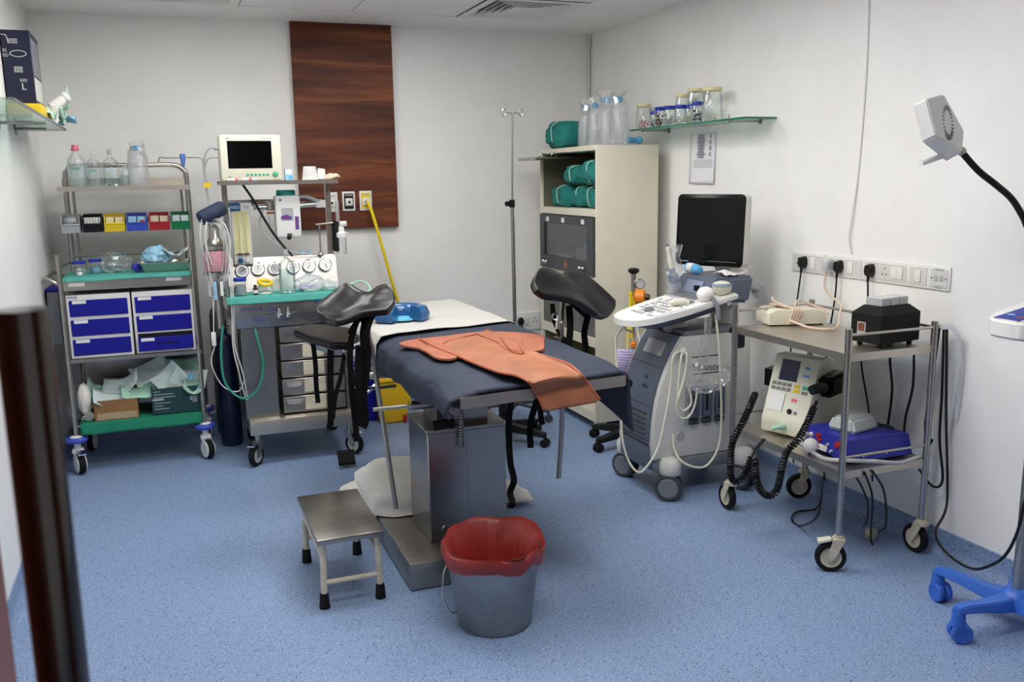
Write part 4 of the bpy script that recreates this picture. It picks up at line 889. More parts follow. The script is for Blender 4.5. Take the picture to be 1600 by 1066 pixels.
t2 = thing('teal_canister', 'teal plastic canister behind the white dispenser', 'canister', (.7, 5.47, 1.5)); obj('canister', lathe(nb(), [(.055, 1.5), (.055, 1.545), (.05, 1.552)], ((x0 + x1) / 2, 5.43, 0), 24), 'teal_plastic', t2); obj('band', lathe(nb(), [(.0555, 1.527), (.0555, 1.531)], ((x0 + x1) / 2, 5.43, 0), 24, caps=False), 'teal_dark', t2); 
# monitor on the shelf
t2 = thing('patient_monitor', 'cream patient monitor with dark screen on the machine shelf', 'monitor', (.5, 5.42, 1.608)); x0, x1, y0, z0, z1 = .333, .665, 5.33, 1.609, 1.862
obj('housing', box(nb(), x0, x1, y0, y0 + .22, z0, z1, .01), 'cream', t2); obj('screen', box(nb(), x0 + .038, x1 - .052, y0 - .001, y0 + .004, z0 + .066, z1 - .033, .002, 1), 'screen', t2)
for k in range(6): obj('button', lathe(nb(), [(.008, 0), (.007, .004)], (x0 + .14 + k * .022, y0, z0 + .032), 10, ori((0, -1, 0))), 'green_button', t2)
obj('dial_knob', lathe(nb(), [(.016, 0), (.015, .01), (.012, .012)], (x1 - .04, y0, z0 + .034), 18, ori((0, -1, 0))), 'green_button', t2); obj('power_mark', prism(nb(), [(x0 + .03, z0 + .018), (x0 + .055, z0 + .018), (x0 + .042, z0 + .028)], 'y', y0 - .001, y0 + .001), 'green_button', t2)
text('maker_print', 'BPL', .014, (x0 + .035, y0 - .0006, z1 - .025), (1, 0, 0), (0, 0, 1), 'print', t2); obj('model_print', box(nb(), x1 - .11, x1 - .045, y0 - .0006, y0, z1 - .022, z1 - .018), 'lgrey', t2)
b = nb(); tube(b, [(x0, 5.4, 1.79), (x0 - .05, 5.4, 1.79), (x0 - .085, 5.42, 1.72), (x0 - .08, 5.44, 1.55), (x0 - .06, 5.42, 1.4), (x0 - .05, 5.38, 1.33)], .006, 7, 6); tube(b, [(x0, 5.4, 1.74), (x0 - .06, 5.4, 1.735), (x0 - .085, 5.42, 1.68)], .005, 7, 6); cyl(b, (x0 + .002, 5.4, 1.79), (x0 - .03, 5.4, 1.79), .01); obj('sensor_lead', b, 'lgrey', t2); obj('yellow_tag', box(nb(), x0 - .095, x0 - .055, 5.42, 5.423, 1.575, 1.6), 'yellow', t2)
b = nb()
for k, x in enumerate((.36, .4, .455, .495)): pass
t2 = thing('sample_tube', 'sample tube with red cap lying left under the monitor screen', 'tube', (.39, 5.29, 1.607), group='sample tubes under the monitor'); obj('tube_body', cyl(nb(), (.36, 5.3, 1.616), (.4, 5.3, 1.616), .0075), 'white', t2); obj('red_cap', cyl(nb(), (.4, 5.3, 1.616), (.415, 5.3, 1.616), .0085), 'pink_cap', t2)
t2 = thing('sample_tube', 'sample tube with red cap lying centred under the monitor screen', 'tube', (.49, 5.29, 1.607), group='sample tubes under the monitor'); obj('tube_body', cyl(nb(), (.44, 5.3, 1.616), (.52, 5.3, 1.616), .0075), 'white', t2); obj('red_cap', cyl(nb(), (.475, 5.3, 1.616), (.49, 5.3, 1.616), .0088), 'pink_cap', t2)
t2 = thing('medicine_carton', 'small blue and white medicine carton beside the monitor', 'box', (.7, 5.35, 1.607)); obj('carton', box(nb(), .68, .722, 5.34, 5.38, 1.607, 1.672, .001, 1), 'pack_blue', t2); obj('blue_drop', cyl(nb(), (.71, 5.3385, 1.622), (.71, 5.34, 1.622), .011, n=14), 'sky_cap', t2); obj('white_field', box(nb(), .682, .72, 5.3388, 5.34, 1.64, 1.668), 'white', t2)
t2 = thing('cup_stack', 'stack of white paper cups on the machine shelf', 'cups', (.83, 5.36, 1.607)); 
for k in range(9): obj('cup_rim', lathe(nb(), [(.046 - k * .0012, 1.608 + k * .0085), (.047 - k * .0012, 1.612 + k * .0085), (.044 - k * .0012, 1.6158 + k * .0085)], (.823, 5.36, 0), 22), 'white', t2)
t2 = thing('paper_cup', 'single tilted white paper cup by the cup stack', 'cup', (.885, 5.37, 1.607)); obj('cup', lathe(nb(), [(.03, 0), (.022, .06)], (.885, 5.37, 1.611), 18, ori((.12, 0, 1))), 'white', t2)
tag(obj('paper_pad', box(nb(), .745, .885, 5.31, 5.42, 1.6065, 1.6075), 'white'), 'flat white paper under the cup stack', 'paper')
t2 = thing('glove_pair', 'pair of tan rubber gloves on the shelf end', 'gloves', (.94, 5.34, 1.607))
for k in range(5):
    b = nb(); y = 5.29 + k * .016; tube(b, [(.9, y + .02, 1.613), (.935, y, 1.618 + .004 * k), (.965, y - .01, 1.628 + .003 * (k % 3)), (.98, y - .012, 1.622)], [.009] * 7 + [.008] * 6 + [.005] * 3, 8, 5); obj('finger', b, 'tan_glove', t2)
# things on the machine cloth
MZ = .971
pot(.385, 5.26, MZ, .034, .1, 'blue_cap', 'clear pot with a blue lid at the left of the machine cloth', fill=.55, fm='lgrey')
t2 = thing('amber_vial', 'tiny brown glass vial between two lidded pots', 'vial', (.465, 5.25, MZ)); obj('vial_body', lathe(nb(), [(.012, MZ + .001), (.013, MZ + .004), (.013, MZ + .036), (.007, MZ + .042), (.007, MZ + .048)], (.465, 5.25, 0), 12), 'amber', t2); obj('label_print', lathe(nb(), [(.0132, MZ + .01), (.0132, MZ + .028)], (.465, 5.25, 0), 12, caps=False), 'white', t2); obj('cap', lathe(nb(), [(.009, MZ + .047), (.009, MZ + .056)], (.465, 5.25, 0), 10), 'black', t2)
t2 = thing('yellow_mask_ring', 'yellow ring and clear mask on the machine cloth', 'mask', (.53, 5.28, MZ)); obj('cushion', torus(nb(), (.525, 5.29, MZ + .062), .036, .011, (.1, -.3, 1), 24, 8), 'yellow', t2); obj('shell', lathe(nb(), [(.04, .002), (.044, .02), (.034, .055), (.025, .06)], (.525, 5.29, MZ), 20), 'plastic', t2)
bottle(.645, 5.25, MZ, .046, .25, 'clear glass bottle of pale liquid on the machine cloth', 'plastic_milky', 'glass', .55, .26, None, 'bottles on the machine')
bag((.775, 5.28, MZ), .17, .14, .1, 'clear bag of wrapped masks on the machine cloth', 12, 'plastic_milky', 'lilac'); bag((.885, 5.29, MZ), .1, .1, .06, 'small clear packet at the right of the machine cloth', 17, 'plastic_milky', 'pack_white')
t2 = thing('breathing_connector', 'chrome breathing connector with a green hose loop at the machine corner', 'connector', (1.03, 5.3, .93)); b = nb(); cyl(b, (.966, 5.32, .935), (1.06, 5.3, .945), .012); cyl(b, (1.02, 5.31, .94), (1.03, 5.31, .99), .009); cyl(b, (1.05, 5.29, .945), (1.09, 5.27, .95), .007); obj('fitting', b, 'chrome', t2); b = nb(); tube(b, [(1.0, 5.34, .97), (1.06, 5.36, 1.0), (1.12, 5.36, .99), (1.14, 5.33, .95), (1.1, 5.3, .93)], .007, 8, 6); obj('hose_loop', b, 'pack_green', t2)
# circle absorber with leads at the left
t2 = thing('absorber', 'pink soda lime canister with a tangle of leads at the machine left', 'absorber', (.25, 5.3, .8)); X, Y = ay(338, 410, 5.28).x, 5.28
obj('canister', lathe(nb(), [(.064, 1.115), (.068, 1.12), (.068, 1.225), (.064, 1.23)], (X, Y, 0), 24), 'pink_lime', t2); obj('canister_wall', lathe(nb(), [(.071, 1.11), (.071, 1.235)], (X, Y, 0), 24), 'glass', t2)
b = nb(); lathe(b, [(.07, 1.235), (.072, 1.24), (.072, 1.255), (.05, 1.265), (.03, 1.3), (.025, 1.36), (.035, 1.365), (.035, 1.39), (.01, 1.395)], (X, Y, 0), 20); lathe(b, [(.07, 1.095), (.072, 1.1), (.072, 1.11)], (X, Y, 0), 20); cyl(b, (X, Y, .79), (X, Y, 1.1), .02); cyl(b, (X, Y + .02, 1.0), (.4, 5.42, 1.0), .014); obj('head_and_stem', b, 'steel', t2)
for k in range(9):
    b = nb(); c0 = V((X + random.uniform(-.03, .03), Y - .02, 1.37 + random.uniform(-.02, .03))); s = (-1 if k % 2 else 1) * random.uniform(.045, .085); dn = random.uniform(.2, .42)
    tube(b, [c0, c0 + V((s * .6, -.03, .02)), c0 + V((s, -.05, -.06)), c0 + V((s * .95, -.05, -dn * .5)), c0 + V((s * .7, -.045, -dn * .85)), c0 + V((s * .4, -.04, -dn))], .0032, 6, 6); obj('lead', b, 'wire' if k % 3 else 'lgrey', t2)
for k in range(2):
    b = nb(); x = X + .05 + k * .01; tube(b, [(X, Y - .03, 1.38), (x, Y - .06, 1.33), (x + .015, Y - .07, 1.15), (x + .008, Y - .09, .9), (x + .0, Y - .1, .7), (x + .02 + k * .01, Y - .11, .55), (x + .05, Y - .08, .38)], .0035, 6, 6); obj('lead', b, 'wire', t2)
b = nb(); tube(b, [(X - .03, Y - .05, 1.0), (X - .04, Y - .06, .86), (X - .045, Y - .06, .78)], .003, 6, 5); box(b, X - .06, X - .035, Y - .07, Y - .055, .7, .78, .005); tube(b, [(X - .045, Y - .06, .7), (X - .07, Y - .06, .6), (X - .02, Y - .06, .47), (X + .06, Y - .07, .43), (X + .1, Y - .1, .5)], .003, 6, 6); obj('finger_probe', b, 'white', t2)
for k, x in enumerate((-.05, -.02, .015, .045)): obj('lead_plug', cyl(nb(), (X + x, Y - .06, .98 - .02 * (k % 2)), (X + x, Y - .06, 1.06), .009), ('lgrey', 'pack_blue', 'white', 'mgrey')[k], t2)
t2 = thing('pressure_cuff', 'rolled navy blood pressure cuff on top of the absorber leads', 'cuff', (.2, 5.27, 1.37)); b = nb(); lathe(b, [(.012, -.078), (.036, -.075), (.042, -.06), (.042, .06), (.036, .075), (.012, .078)], (X - .005, Y - .01, 1.435), 18, ori((.85, .3, .4))); obj('roll', b, 'cuff', t2)
# gas cylinders
def gas(x, y, r, h, m, label, neck):
    t = thing('gas_cylinder', label, 'cylinder', (x, y, 0), group='gas cylinders beside the machine'); obj('body', lathe(nb(), [(r * .9, 0), (r, .02), (r, h - r * 1.2), (r * .92, h - r * .7), (r * .6, h - r * .2), (r * .25, h), (r * .25, h + .03)], (x, y, 0), 26), m, t)
    b = nb(); lathe(b, [(r * .28, h + .03), (r * .3, h + .07), (r * .15, h + .09)], (x, y, 0), 12); cyl(b, (x - .03, y, h + .05), (x + .03, y, h + .05), .009); obj('valve', b, neck, t)
gas(.303, 5.66, .065, .7, 'navy_gas', 'dark navy gas cylinder standing left of the anaesthesia machine', 'steel')
gas(.29, 5.955, .058, .84, 'galv', 'grey gas cylinder between crash cart and machine', 'steel')
# ================================================================== EXAMINATION TABLE
TX0, TX1, TY0, TY1 = .91, 1.553, 2.88, 4.92
def tz(x): return .02 * (x - TX0) / (TX1 - TX0)
t = tb = thing('examination_table', 'gynaecology examination table with navy mattress on a steel column', 'table', (1.1, 3.6, 0))
obj('base_plinth', box(nb(), .8, 1.345, 3.235, 3.86, .004, .115, .006), 'steel_brushed', t)
b = nb(); box(b, .932, 1.27, 3.4, 3.7, .115, .585, .004, 1); obj('column', b, 'steel_dark', t)
b = nb(); box(b, .925, 1.277, 3.392, 3.708, .585, .6, .002, 1); obj('column_collar', b, 'steel_brushed', t)
b = nb(); box(b, .99, 1.21, 3.45, 3.66, .6, .7); box(b, .97, 1.1, 3.395, 3.43, .68, .74, .003, 1); box(b, .95, 1.5, 3.3, 3.8, .74, .775, .004, 1); obj('lift_head', b, 'steel_dark', t)
b = nb(); cyl(b, (1.07, 3.385, .52), (1.07, 3.385, .69), .012)
for k in range(13): torus(b, (1.07, 3.385, .525 + k * .0125), .013, .003, (0, 0, 1), 14, 5)
obj('jack_screw', b, 'steel_dark', t)
obj('seam_strip', box(nb(), 1.1, 1.104, 3.3985, 3.4005, .115, .585), 'steel_brushed', t)
for x in (1.07,): obj('badge', lathe(nb(), [(.02, 0), (.018, .003)], (1.0, 3.398, .17), 16, ori((0, -1, 0))), 'chrome', t)
# steel top frame, slightly higher on the right
b = nb()
for (xa, xb, ya, yb) in ((TX0, TX1, TY0 - .006, TY0 + .02), (TX0, TX1, TY1 - .02, TY1), (TX0, TX0 + .02, TY0 + .02, TY1 - .02), (TX1 - .02, TX1, TY0 + .02, TY1 - .02)):
    hull(b, [(xa, ya, .815 + tz(xa)), (xb, ya, .815 + tz(xb)), (xb, yb, .815 + tz(xb)), (xa, yb, .815 + tz(xa))], [(xa, ya, .855 + tz(xa)), (xb, ya, .855 + tz(xb)), (xb, yb, .855 + tz(xb)), (xa, yb, .855 + tz(xa))])
hull(b, [(TX0 + .02, TY0 + .02, .84), (TX1 - .02, TY0 + .02, .86), (TX1 - .02, TY1 - .02, .86), (TX0 + .02, TY1 - .02, .84)], [(TX0 + .02, TY0 + .02, .85), (TX1 - .02, TY0 + .02, .87), (TX1 - .02, TY1 - .02, .87), (TX0 + .02, TY1 - .02, .85)])
obj('top_frame', b, 'steel_rail', t, ang=25)
b = nb(); box(b, .93, 1.03, 3.42, 3.7, .77, .815); box(b, 1.3, 1.4, 3.3, 4.2, .775, .825); box(b, 1.0, 1.08, 3.3, 4.3, .775, .82); obj('underframe', b, 'steel_dark', t)
# mattress cover, sagging over the left side
def mattress(u, v):
    Y = TY0 + .002 + (TY1 - TY0 - .004) * v
    P = [(TX1 + .004, .862), (TX1 + .006, .884), (TX1 - .02, .896)] + [(TX1 - .02 - (TX1 - .02 - TX0 - .05) * k / 10, .896) for k in range(1, 11)] + [(TX0 + .015, .886), (TX0 - .012, .868), (TX0 - .022, .84), (TX0 - .018, .8 + .02 * math.exp(-v / .1)), (TX0 - .008, .755 + .055 * math.exp(-v / .12))]
    k = u * (len(P) - 1); i = min(int(k), len(P) - 2); f = k - i; x = P[i][0] + (P[i + 1][0] - P[i][0]) * f; z = P[i][1] + (P[i + 1][1] - P[i][1]) * f
    z += tz(x) * (1 if x < TX1 else 1) - .02 * 0
    z -= .018 * math.exp(-((v) / .05) ** 2) * min(1, max(0, (z - .85) / .035))
    if x < TX0 + .06:
        w3 = min(1, max(0, (TX0 + .06 - x) / .07)); x += w3 * (.016 * noise.noise(V((Y * 4, z * 5, 2))) + .016 * abs(noise.noise(V((Y * 9 + z * 8, z * 5, 7)))) - .02); z += .02 * noise.noise(V((Y * 4, 1, 5))) * (1 if z < .85 else .3)
    z += .004 * noise.noise(V((x * 6, Y * 6, 0))) - .005 * abs(noise.noise(V(((x - .9) * 4 + Y * 2, (Y - x) * 7, 4)))) * math.exp(-(x - TX0) / .25)
    return (x, Y, z - .012)
obj('mattress', sheet(nb(), mattress, 60, 70), 'navy', t, solid=.012, ang=60)
b = nb(); box(b, TX0 + .05, TX1 - .03, TY0 + .15, TY1 - .02, .858, .868); obj('mattress_core', b, 'navy', t)
obj('side_drape', sheet(nb(), lambda u, v: V((TX1 + .012 + .02 * v * (1 - u) + .008 * math.sin(u * 9), TY0 - .004 + .95 * u, .874 - (.19 * (1 - u) ** 1.1 + .03) * v)), 24, 8), 'navy', t, solid=.004)
# side rail, clamps and cranks
b = nb(); box(b, .925, .945, 3.0, 4.5, .76, .79); obj('side_rail', b, 'steel_dark', t)
obj('crank_handle', cyl(nb(), ay(583, 640, 3.52), ay(645, 634, 3.47), .0085), 'steel', t); obj('crank_sleeve', cyl(nb(), ay(643, 634, 3.47), ay(698, 628, 3.44), .019), 'steel_dark', t)
b = nb(); tube(b, [(.955, 3.39, .62), (1.0, 3.385, .625), (1.04, 3.38, .62)], .02, 8, 4); obj('crank_grip', b, 'black', t)
b = nb(); tube(b, [(.77, 3.9, .74), (.9, 3.9, .735)], .016); tube(b, [(.75, 3.86, .69), (.93, 3.9, .68)], .008); tube(b, [(.75, 3.9, .69), (.74, 3.95, .6), (.86, 4.0, .67)], .009); ball(b, (.79, 3.88, .765), .016); obj('rail_clamp', b, 'chrome', t)
b = nb(); tube(b, [(.95, 4.1, .72), (1.05, 4.1, .7), (1.1, 4.1, .64)], .01, 6, 4); box(b, .8, 1.0, 4.35, 4.4, .64, .68); obj('cross_rod', b, 'steel_dark', t)
# leg rods
def rodpart(nm, pts, r, m, par): return obj(nm, tube(nb(), pts, r, 10, 3), m, par)
rodpart('leg_rod', [ay(572, 508, 3.62), ay(580, 540, 3.62), ay(588, 592, 3.62), ay(600, 670, 3.6), ay(619, 795, 3.56)], .0105, 'steel', t)
rodpart('leg_rod', [(1.62, 3.6, .96), (1.62, 3.6, .55), ay(873, 747, 3.6)], .0115, 'steel', t)
b = nb(); box(b, 1.555, 1.62, 3.58, 3.63, .84, .87, .003, 1); cyl(b, (1.6, 3.6, .8), (1.6, 3.6, .9), .02); obj('rail_clamp', b, 'steel', t)
b = nb(); cyl(b, (1.575, 2.93, .835), (1.575, 2.9, .835), .02); cyl(b, (1.575, 2.9, .835), (1.575, 2.895, .835), .012); obj('end_knob', b, 'black', t)
# foot pad on a short leg
t2 = thing('foot_pedal', 'black square foot pedal pad on the floor behind the step stool', 'pedal', (.82, 4.75, 0)); P0 = az(541, 716, .05); b = nb(); L = [P0 + V((-.05, -.035, -.03)), P0 + V((.045, -.04, -.03)), P0 + V((.05, .03, .025)), P0 + V((-.045, .035, .025))]; hull(b, L, [p + V((0, 0, .014)) for p in L]); obj('pad', b, 'black_soft', t2); b = nb(); cyl(b, P0 - V((0, 0, .049)), P0, .012); obj('stem', b, 'steel_dark', t2)
# leg rests: padded saddles
def saddle(label, rows, S_, ox, oy, Yo, Yi, shell):
    """rows run along the limb, each from the outer wing over the crest into the trough"""
    t = thing('leg_rest', label, 'leg rest', ay(ox + 80, oy + 60, (Yo + Yi) / 2) - V((0, 0, .15)), group='padded leg rests of the table')
    G = []
    for r in rows:
        n = len(r); G.append(spline([ay(ox + x / S_, oy + y / S_, Yo + (Yi - Yo) * (k / (n - 1)) ** .8) for k, (x, y) in enumerate(r)], 4))
    cols = [spline([g[i] for g in G], 5) for i in range(len(G[0]))]; nu, nv = len(cols) - 1, len(cols[0]) - 1
    b = nb(); add(b, [cols[i][j] for j in range(nv + 1) for i in range(nu + 1)], [(j * (nu + 1) + i, j * (nu + 1) + i + 1, (j + 1) * (nu + 1) + i + 1, (j + 1) * (nu + 1) + i) for j in range(nv) for i in range(nu)])
    o = obj('pad', b, 'leather', t, ang=180, solid=.032, sub=1); o.modifiers['thickness'].offset = -1
    c = cols[nu // 2][nv // 2]; b = nb(); m = [cols[i][j] for j in range(2, nv - 1, 2) for i in range(nu // 3, nu - 2, 2)]; wd = len(range(nu // 3, nu - 2, 2)); ht = len(range(2, nv - 1, 2))
    add(b, [c + (p - c) * .86 + V((0, .015, -.04)) for p in m], [(j * wd + i, j * wd + i + 1, (j + 1) * wd + i + 1, (j + 1) * wd + i) for j in range(ht - 1) for i in range(wd - 1)]); obj('under_shell', b, shell, t, solid=.006, ang=180)
    return t, c
lt, c0 = saddle('left padded leg rest tilted up beside the anaesthesia machine', [[(960, 480), (1050, 380), (1040, 280), (960, 180), (890, 178), (830, 200)], [(800, 490), (830, 410), (820, 290), (790, 262), (745, 277), (690, 278)], [(650, 500), (630, 470), (590, 430), (560, 330), (510, 230), (465, 158)], [(470, 570), (430, 560), (380, 520), (340, 420), (310, 330), (300, 270)], [(330, 605), (240, 590), (130, 520), (85, 475), (95, 435), (120, 410)]], 7.617, 480, 420, 3.55, 3.78, 'lgrey')
b = nb(); tube(b, [c0 + V((.03, .0, -.05)), ay(567, 500, 3.66), ay(573, 520, 3.64)], .012, 8, 4); obj('ball_joint_rod', b, 'steel', lt)
def strap(par, pts, w, wd=None, nm='strap'): return obj(nm, ribbon(nb(), pts, w, wd or RT), 'strap', par)
strap(lt, [ay(578, 490, 3.64), ay(570, 520, 3.6), ay(572, 560, 3.6), ay(566, 620, 3.6), ay(569, 655, 3.6), ay(565, 668, 3.6)], .042)
strap(lt, [ay(562, 492, 3.66), ay(553, 515, 3.63), ay(547, 545, 3.62), ay(549, 600, 3.62), ay(554, 650, 3.62), ay(558, 690, 3.62)], .025)
strap(lt, [ay(585, 488, 3.6), ay(577, 508, 3.57), ay(572, 528, 3.57), ay(566, 545, 3.58)], .02)
strap(lt, [ay(568, 495, 3.62), ay(556, 505, 3.6), ay(546, 522, 3.6)], .02)
strap(lt, [ay(561, 540, 3.6), ay(560, 600, 3.59), ay(563, 660, 3.6)], .03)
rt_, c0 = saddle('right padded leg rest in front of the cream cabinet', [[(400, 300), (360, 200), (420, 90), (510, 58), (590, 70), (640, 90)], [(520, 380), (470, 260), (560, 110), (650, 110), (710, 150), (740, 150)], [(700, 400), (680, 300), (750, 210), (820, 200), (850, 120), (880, 88)], [(900, 450), (890, 390), (930, 350), (990, 320), (1030, 230), (1080, 180)], [(1150, 605), (1140, 600), (1190, 625), (1280, 585), (1340, 500), (1345, 425)]], 7.615, 780, 420, 3.5, 3.74, 'black_soft')
b = nb(); tube(b, [c0 + V((0, .02, -.05)), ay(877, 500, 3.62), (1.62, 3.6, .93)], .011, 8, 4); obj('ball_joint_rod', b, 'steel', rt_)
b = nb(); cyl(b, ay(873, 494, 3.6), ay(871, 514, 3.6), .012); torus(b, ay(868, 495, 3.6), .014, .004, FW, 16, 6); obj('clamp_lever', b, 'chrome', rt_)
strap(rt_, [ay(889, 478, 3.6), ay(891, 510, 3.57), ay(889, 540, 3.55), ay(891, 556, 3.52), ay(897, 573, 3.44)], .03)
strap(rt_, [ay(863, 475, 3.66), ay(866, 500, 3.62), ay(874, 520, 3.6), ay(882, 536, 3.58), ay(879, 552, 3.55)], .022)
strap(rt_, [ay(919, 492, 3.62), ay(913, 520, 3.62), ay(915, 545, 3.62), ay(911, 565, 3.64)], .028)
# flat arm board further left
t2 = thing('arm_board', 'flat black padded arm board left of the table', 'arm board', (.72, 4.1, .8)); L = [ay(457, 514, 4.12), ay(480, 505, 4.3), ay(548, 512, 4.3), ay(562, 522, 4.1), ay(556, 536, 4.0), ay(520, 536, 3.98), ay(480, 525, 4.05)]
b = nb(); hull(b, [p - V((0, 0, .035)) for p in L], L); bmesh.ops.bevel(b, geom=list(b.edges), offset=.009, segments=2, affect='EDGES'); obj('pad', b, 'leather', t2)
b = nb(); c_ = sum(L, V()) / len(L); hull(b, [c_ + (p - c_) * .5 - V((0, 0, .075)) for p in L], [c_ + (p - c_) * .85 - V((0, 0, .034)) for p in L]); obj('under_shell', b, 'lgrey', t2)
b = nb(); cyl(b, ay(540, 545, 4.03), ay(575, 532, 3.97), .008); ball(b, ay(538, 546, 4.02), .014); cyl(b, ay(535, 552, 4.05), (.885, 4.05, .73), .011); obj('support_rod', b, 'chrome', t2)
strap(t2, [ay(489, 535, 4.06), ay(493, 570, 4.05), ay(494, 600, 4.05), ay(497, 630, 4.05)], .022); strap(t2, [ay(517, 545, 4.02), ay(516, 590, 4.01), ay(517, 650, 4.0), ay(515, 670, 4.0)], .03); strap(t2, [ay(538, 555, 4.02), ay(532, 590, 4.0), ay(524, 620, 4.0), ay(520, 655, 3.99)], .02)
# straps hanging under the front end
for pts, w_ in (([(1.13, 2.95, .825), ay(795, 660, 2.98), ay(797, 720, 2.98), ay(803, 750, 2.98), ay(797, 770, 3.0), ay(801, 786, 2.96), ay(797, 794, 2.98)], .024), ([(1.25, 2.97, .825), ay(829, 660, 2.99), ay(829, 700, 2.99)], .024), ([(1.3, 3.1, .82), ay(845, 650, 3.1), ay(848, 664, 3.1)], .022)): strap(tb, pts, w_)

# white sheet, gel head ring, orange apron
def linen(u, v):
    Y = 3.99 + (TY1 + .004 - 3.99) * v; P = [(TX1 + .012, .87), (TX1 + .01, .902), (TX1 - .03, .916), (1.2, .912), (TX0 + .06, .906), (TX0 - .02, .896), (TX0 - .045, .86), (TX0 - .05, .79)]
    k = u * 7; i = min(int(k), 6); f = k - i; x = P[i][0] + (P[i + 1][0] - P[i][0]) * f; z = P[i][1] + (P[i + 1][1] - P[i][1]) * f
    Y += (.05 * (x - 1.2) if v < .5 else 0) * (1 - v) + .012 * noise.noise(V((x * 5, 3, 1))) * (1 - v)
    return (x + (.015 * noise.noise(V((Y * 6, z * 3, 0))) if x < TX0 else 0), Y, z + .008 * noise.noise(V((x * 5, Y * 4, 8))) + .002)
tag(obj('bed_sheet', sheet(nb(), linen, 42, 30), 'linen', solid=.003, ang=60), 'white sheet over the head half of the examination table', 'sheet')
t = thing('gel_head_ring', 'blue gel head ring on the white sheet', 'head rest', (1.13, 4.6, .915)); gc = az(628, 492, .94)
b = nb(); n = 40; W = []; 
prof = [(-.04, .0), (-.042, .03), (-.028, .064), (0, .072), (.03, .062), (.045, .03), (.042, .0)]
rings = []
for i in range(n + 1):
    a = -PI * .5 + .55 + (2 * PI - 1.1) * i / n; d = V((math.cos(a), math.sin(a) * .85, 0)); c_ = V((gc.x, gc.y, .918)) + d * .095; rings.append([c_ + d * p + V((0, 0, z * 1.0)) for p, z in prof])
m = len(prof); vs = [p for r in rings for p in r]; fs = [tuple(range(m)), tuple(range(n * m + m - 1, n * m - 1, -1))]
for i in range(n): fs += [(i * m + j, i * m + (j + 1) % m, i * m + m + (j + 1) % m, i * m + m + j) for j in range(m)]
add(b, vs, fs); obj('ring', b, 'gel', t, ang=60); obj('centre_pad', lathe(nb(), [(.07, .9185), (.068, .926), (.05, .929)], (gc.x, gc.y, 0), 24), 'gel_light', t)
t = thing('leather_apron', 'orange rubberised apron lying over the table foot end', 'apron', (1.25, 3.3, .9))
OZ = .899
Lf = [az(655, 534, OZ), az(680, 548, OZ), az(715, 562, OZ), az(745, 575, OZ), az(780, 588, OZ), az(806, 593, OZ - .002), az(826, 603, OZ - .01)]
Rg = [az(760, 521, OZ), az(800, 536, OZ), az(826, 553, OZ), az(850, 562, OZ), az(876, 570, OZ), az(893, 578, OZ), az(907, 591, OZ - .008)]
Yf = TY0 - .012
Lf += [ay(836, 617, Yf - .012), ay(843, 630, Yf - .018), ay(850, 646, Yf - .022)]; Rg += [ay(917, 604, Yf - .012), ay(926, 616, Yf - .018), ay(937, 630, Yf - .022)]
LS, RS = spline(Lf, 5), spline(Rg, 5)
def apron(u, v):
    k = min(v * (len(LS) - 1), len(LS) - 1.0001); i = int(k); f = k - i; a = LS[i].lerp(LS[i + 1], f); c_ = RS[i].lerp(RS[i + 1], f); p = a.lerp(c_, u)
    e = abs(u - .5) * 2; hang = v > .72
    p.z += .006 + .010 * max(0, e - .86) / .14 + .006 * noise.noise(V((p.x * 7, p.y * 6, 1))) + (.012 * math.sin(PI * u) if v > .55 else 0); 
    if v > .95: p.z -= .012 * math.sin(PI * u) * (v - .95) / .05
    return p
obj('apron_body', sheet(nb(), apron, 24, 46), 'orange', t, solid=.005, ang=60)
for S_, nm in ((LS, 0), (RS, 1)): obj('edge_piping', tube(nb(), [p + V((0, 0, .014)) for p in S_], .0055, 7), 'orange_edge', t)
def flap(pts, zz, nm, dz=.008):
    L = [az(x, y, zz) for x, y in pts]; L = spline(L, 3, True); b = nb(); n = len(L); hull(b, L, [p + V((0, 0, dz)) for p in L]); return obj(nm, b, 'orange_flap', t, ang=30)
flap([(625, 541), (632, 536), (655, 532), (700, 527), (740, 522), (760, 521), (700, 535), (690, 545), (672, 548), (650, 546)], OZ + .002, 'shoulder_flap')
flap([(655, 545), (690, 540), (712, 556), (714, 561), (700, 564), (680, 561), (666, 552)], OZ + .006, 'hip_flap')
flap([(745, 523), (785, 521), (846, 526), (849, 538), (851, 547), (846, 551), (818, 552), (790, 548), (775, 536)], OZ + .004, 'shoulder_flap')
flap([(818, 529), (846, 529), (850, 545), (840, 550), (822, 548)], OZ + .013, 'buckle_patch', .006)
b = nb(); tube(b, [az(783, 527, OZ + .016), az(790, 538, OZ + .016), az(803, 550, OZ + .016), az(818, 553, OZ + .016)], .003, 6, 5); tube(b, [az(804, 530, OZ + .016), az(812, 540, OZ + .016), az(818, 551, OZ + .016)], .003, 6, 5); obj('seam', b, 'orange_edge', t)

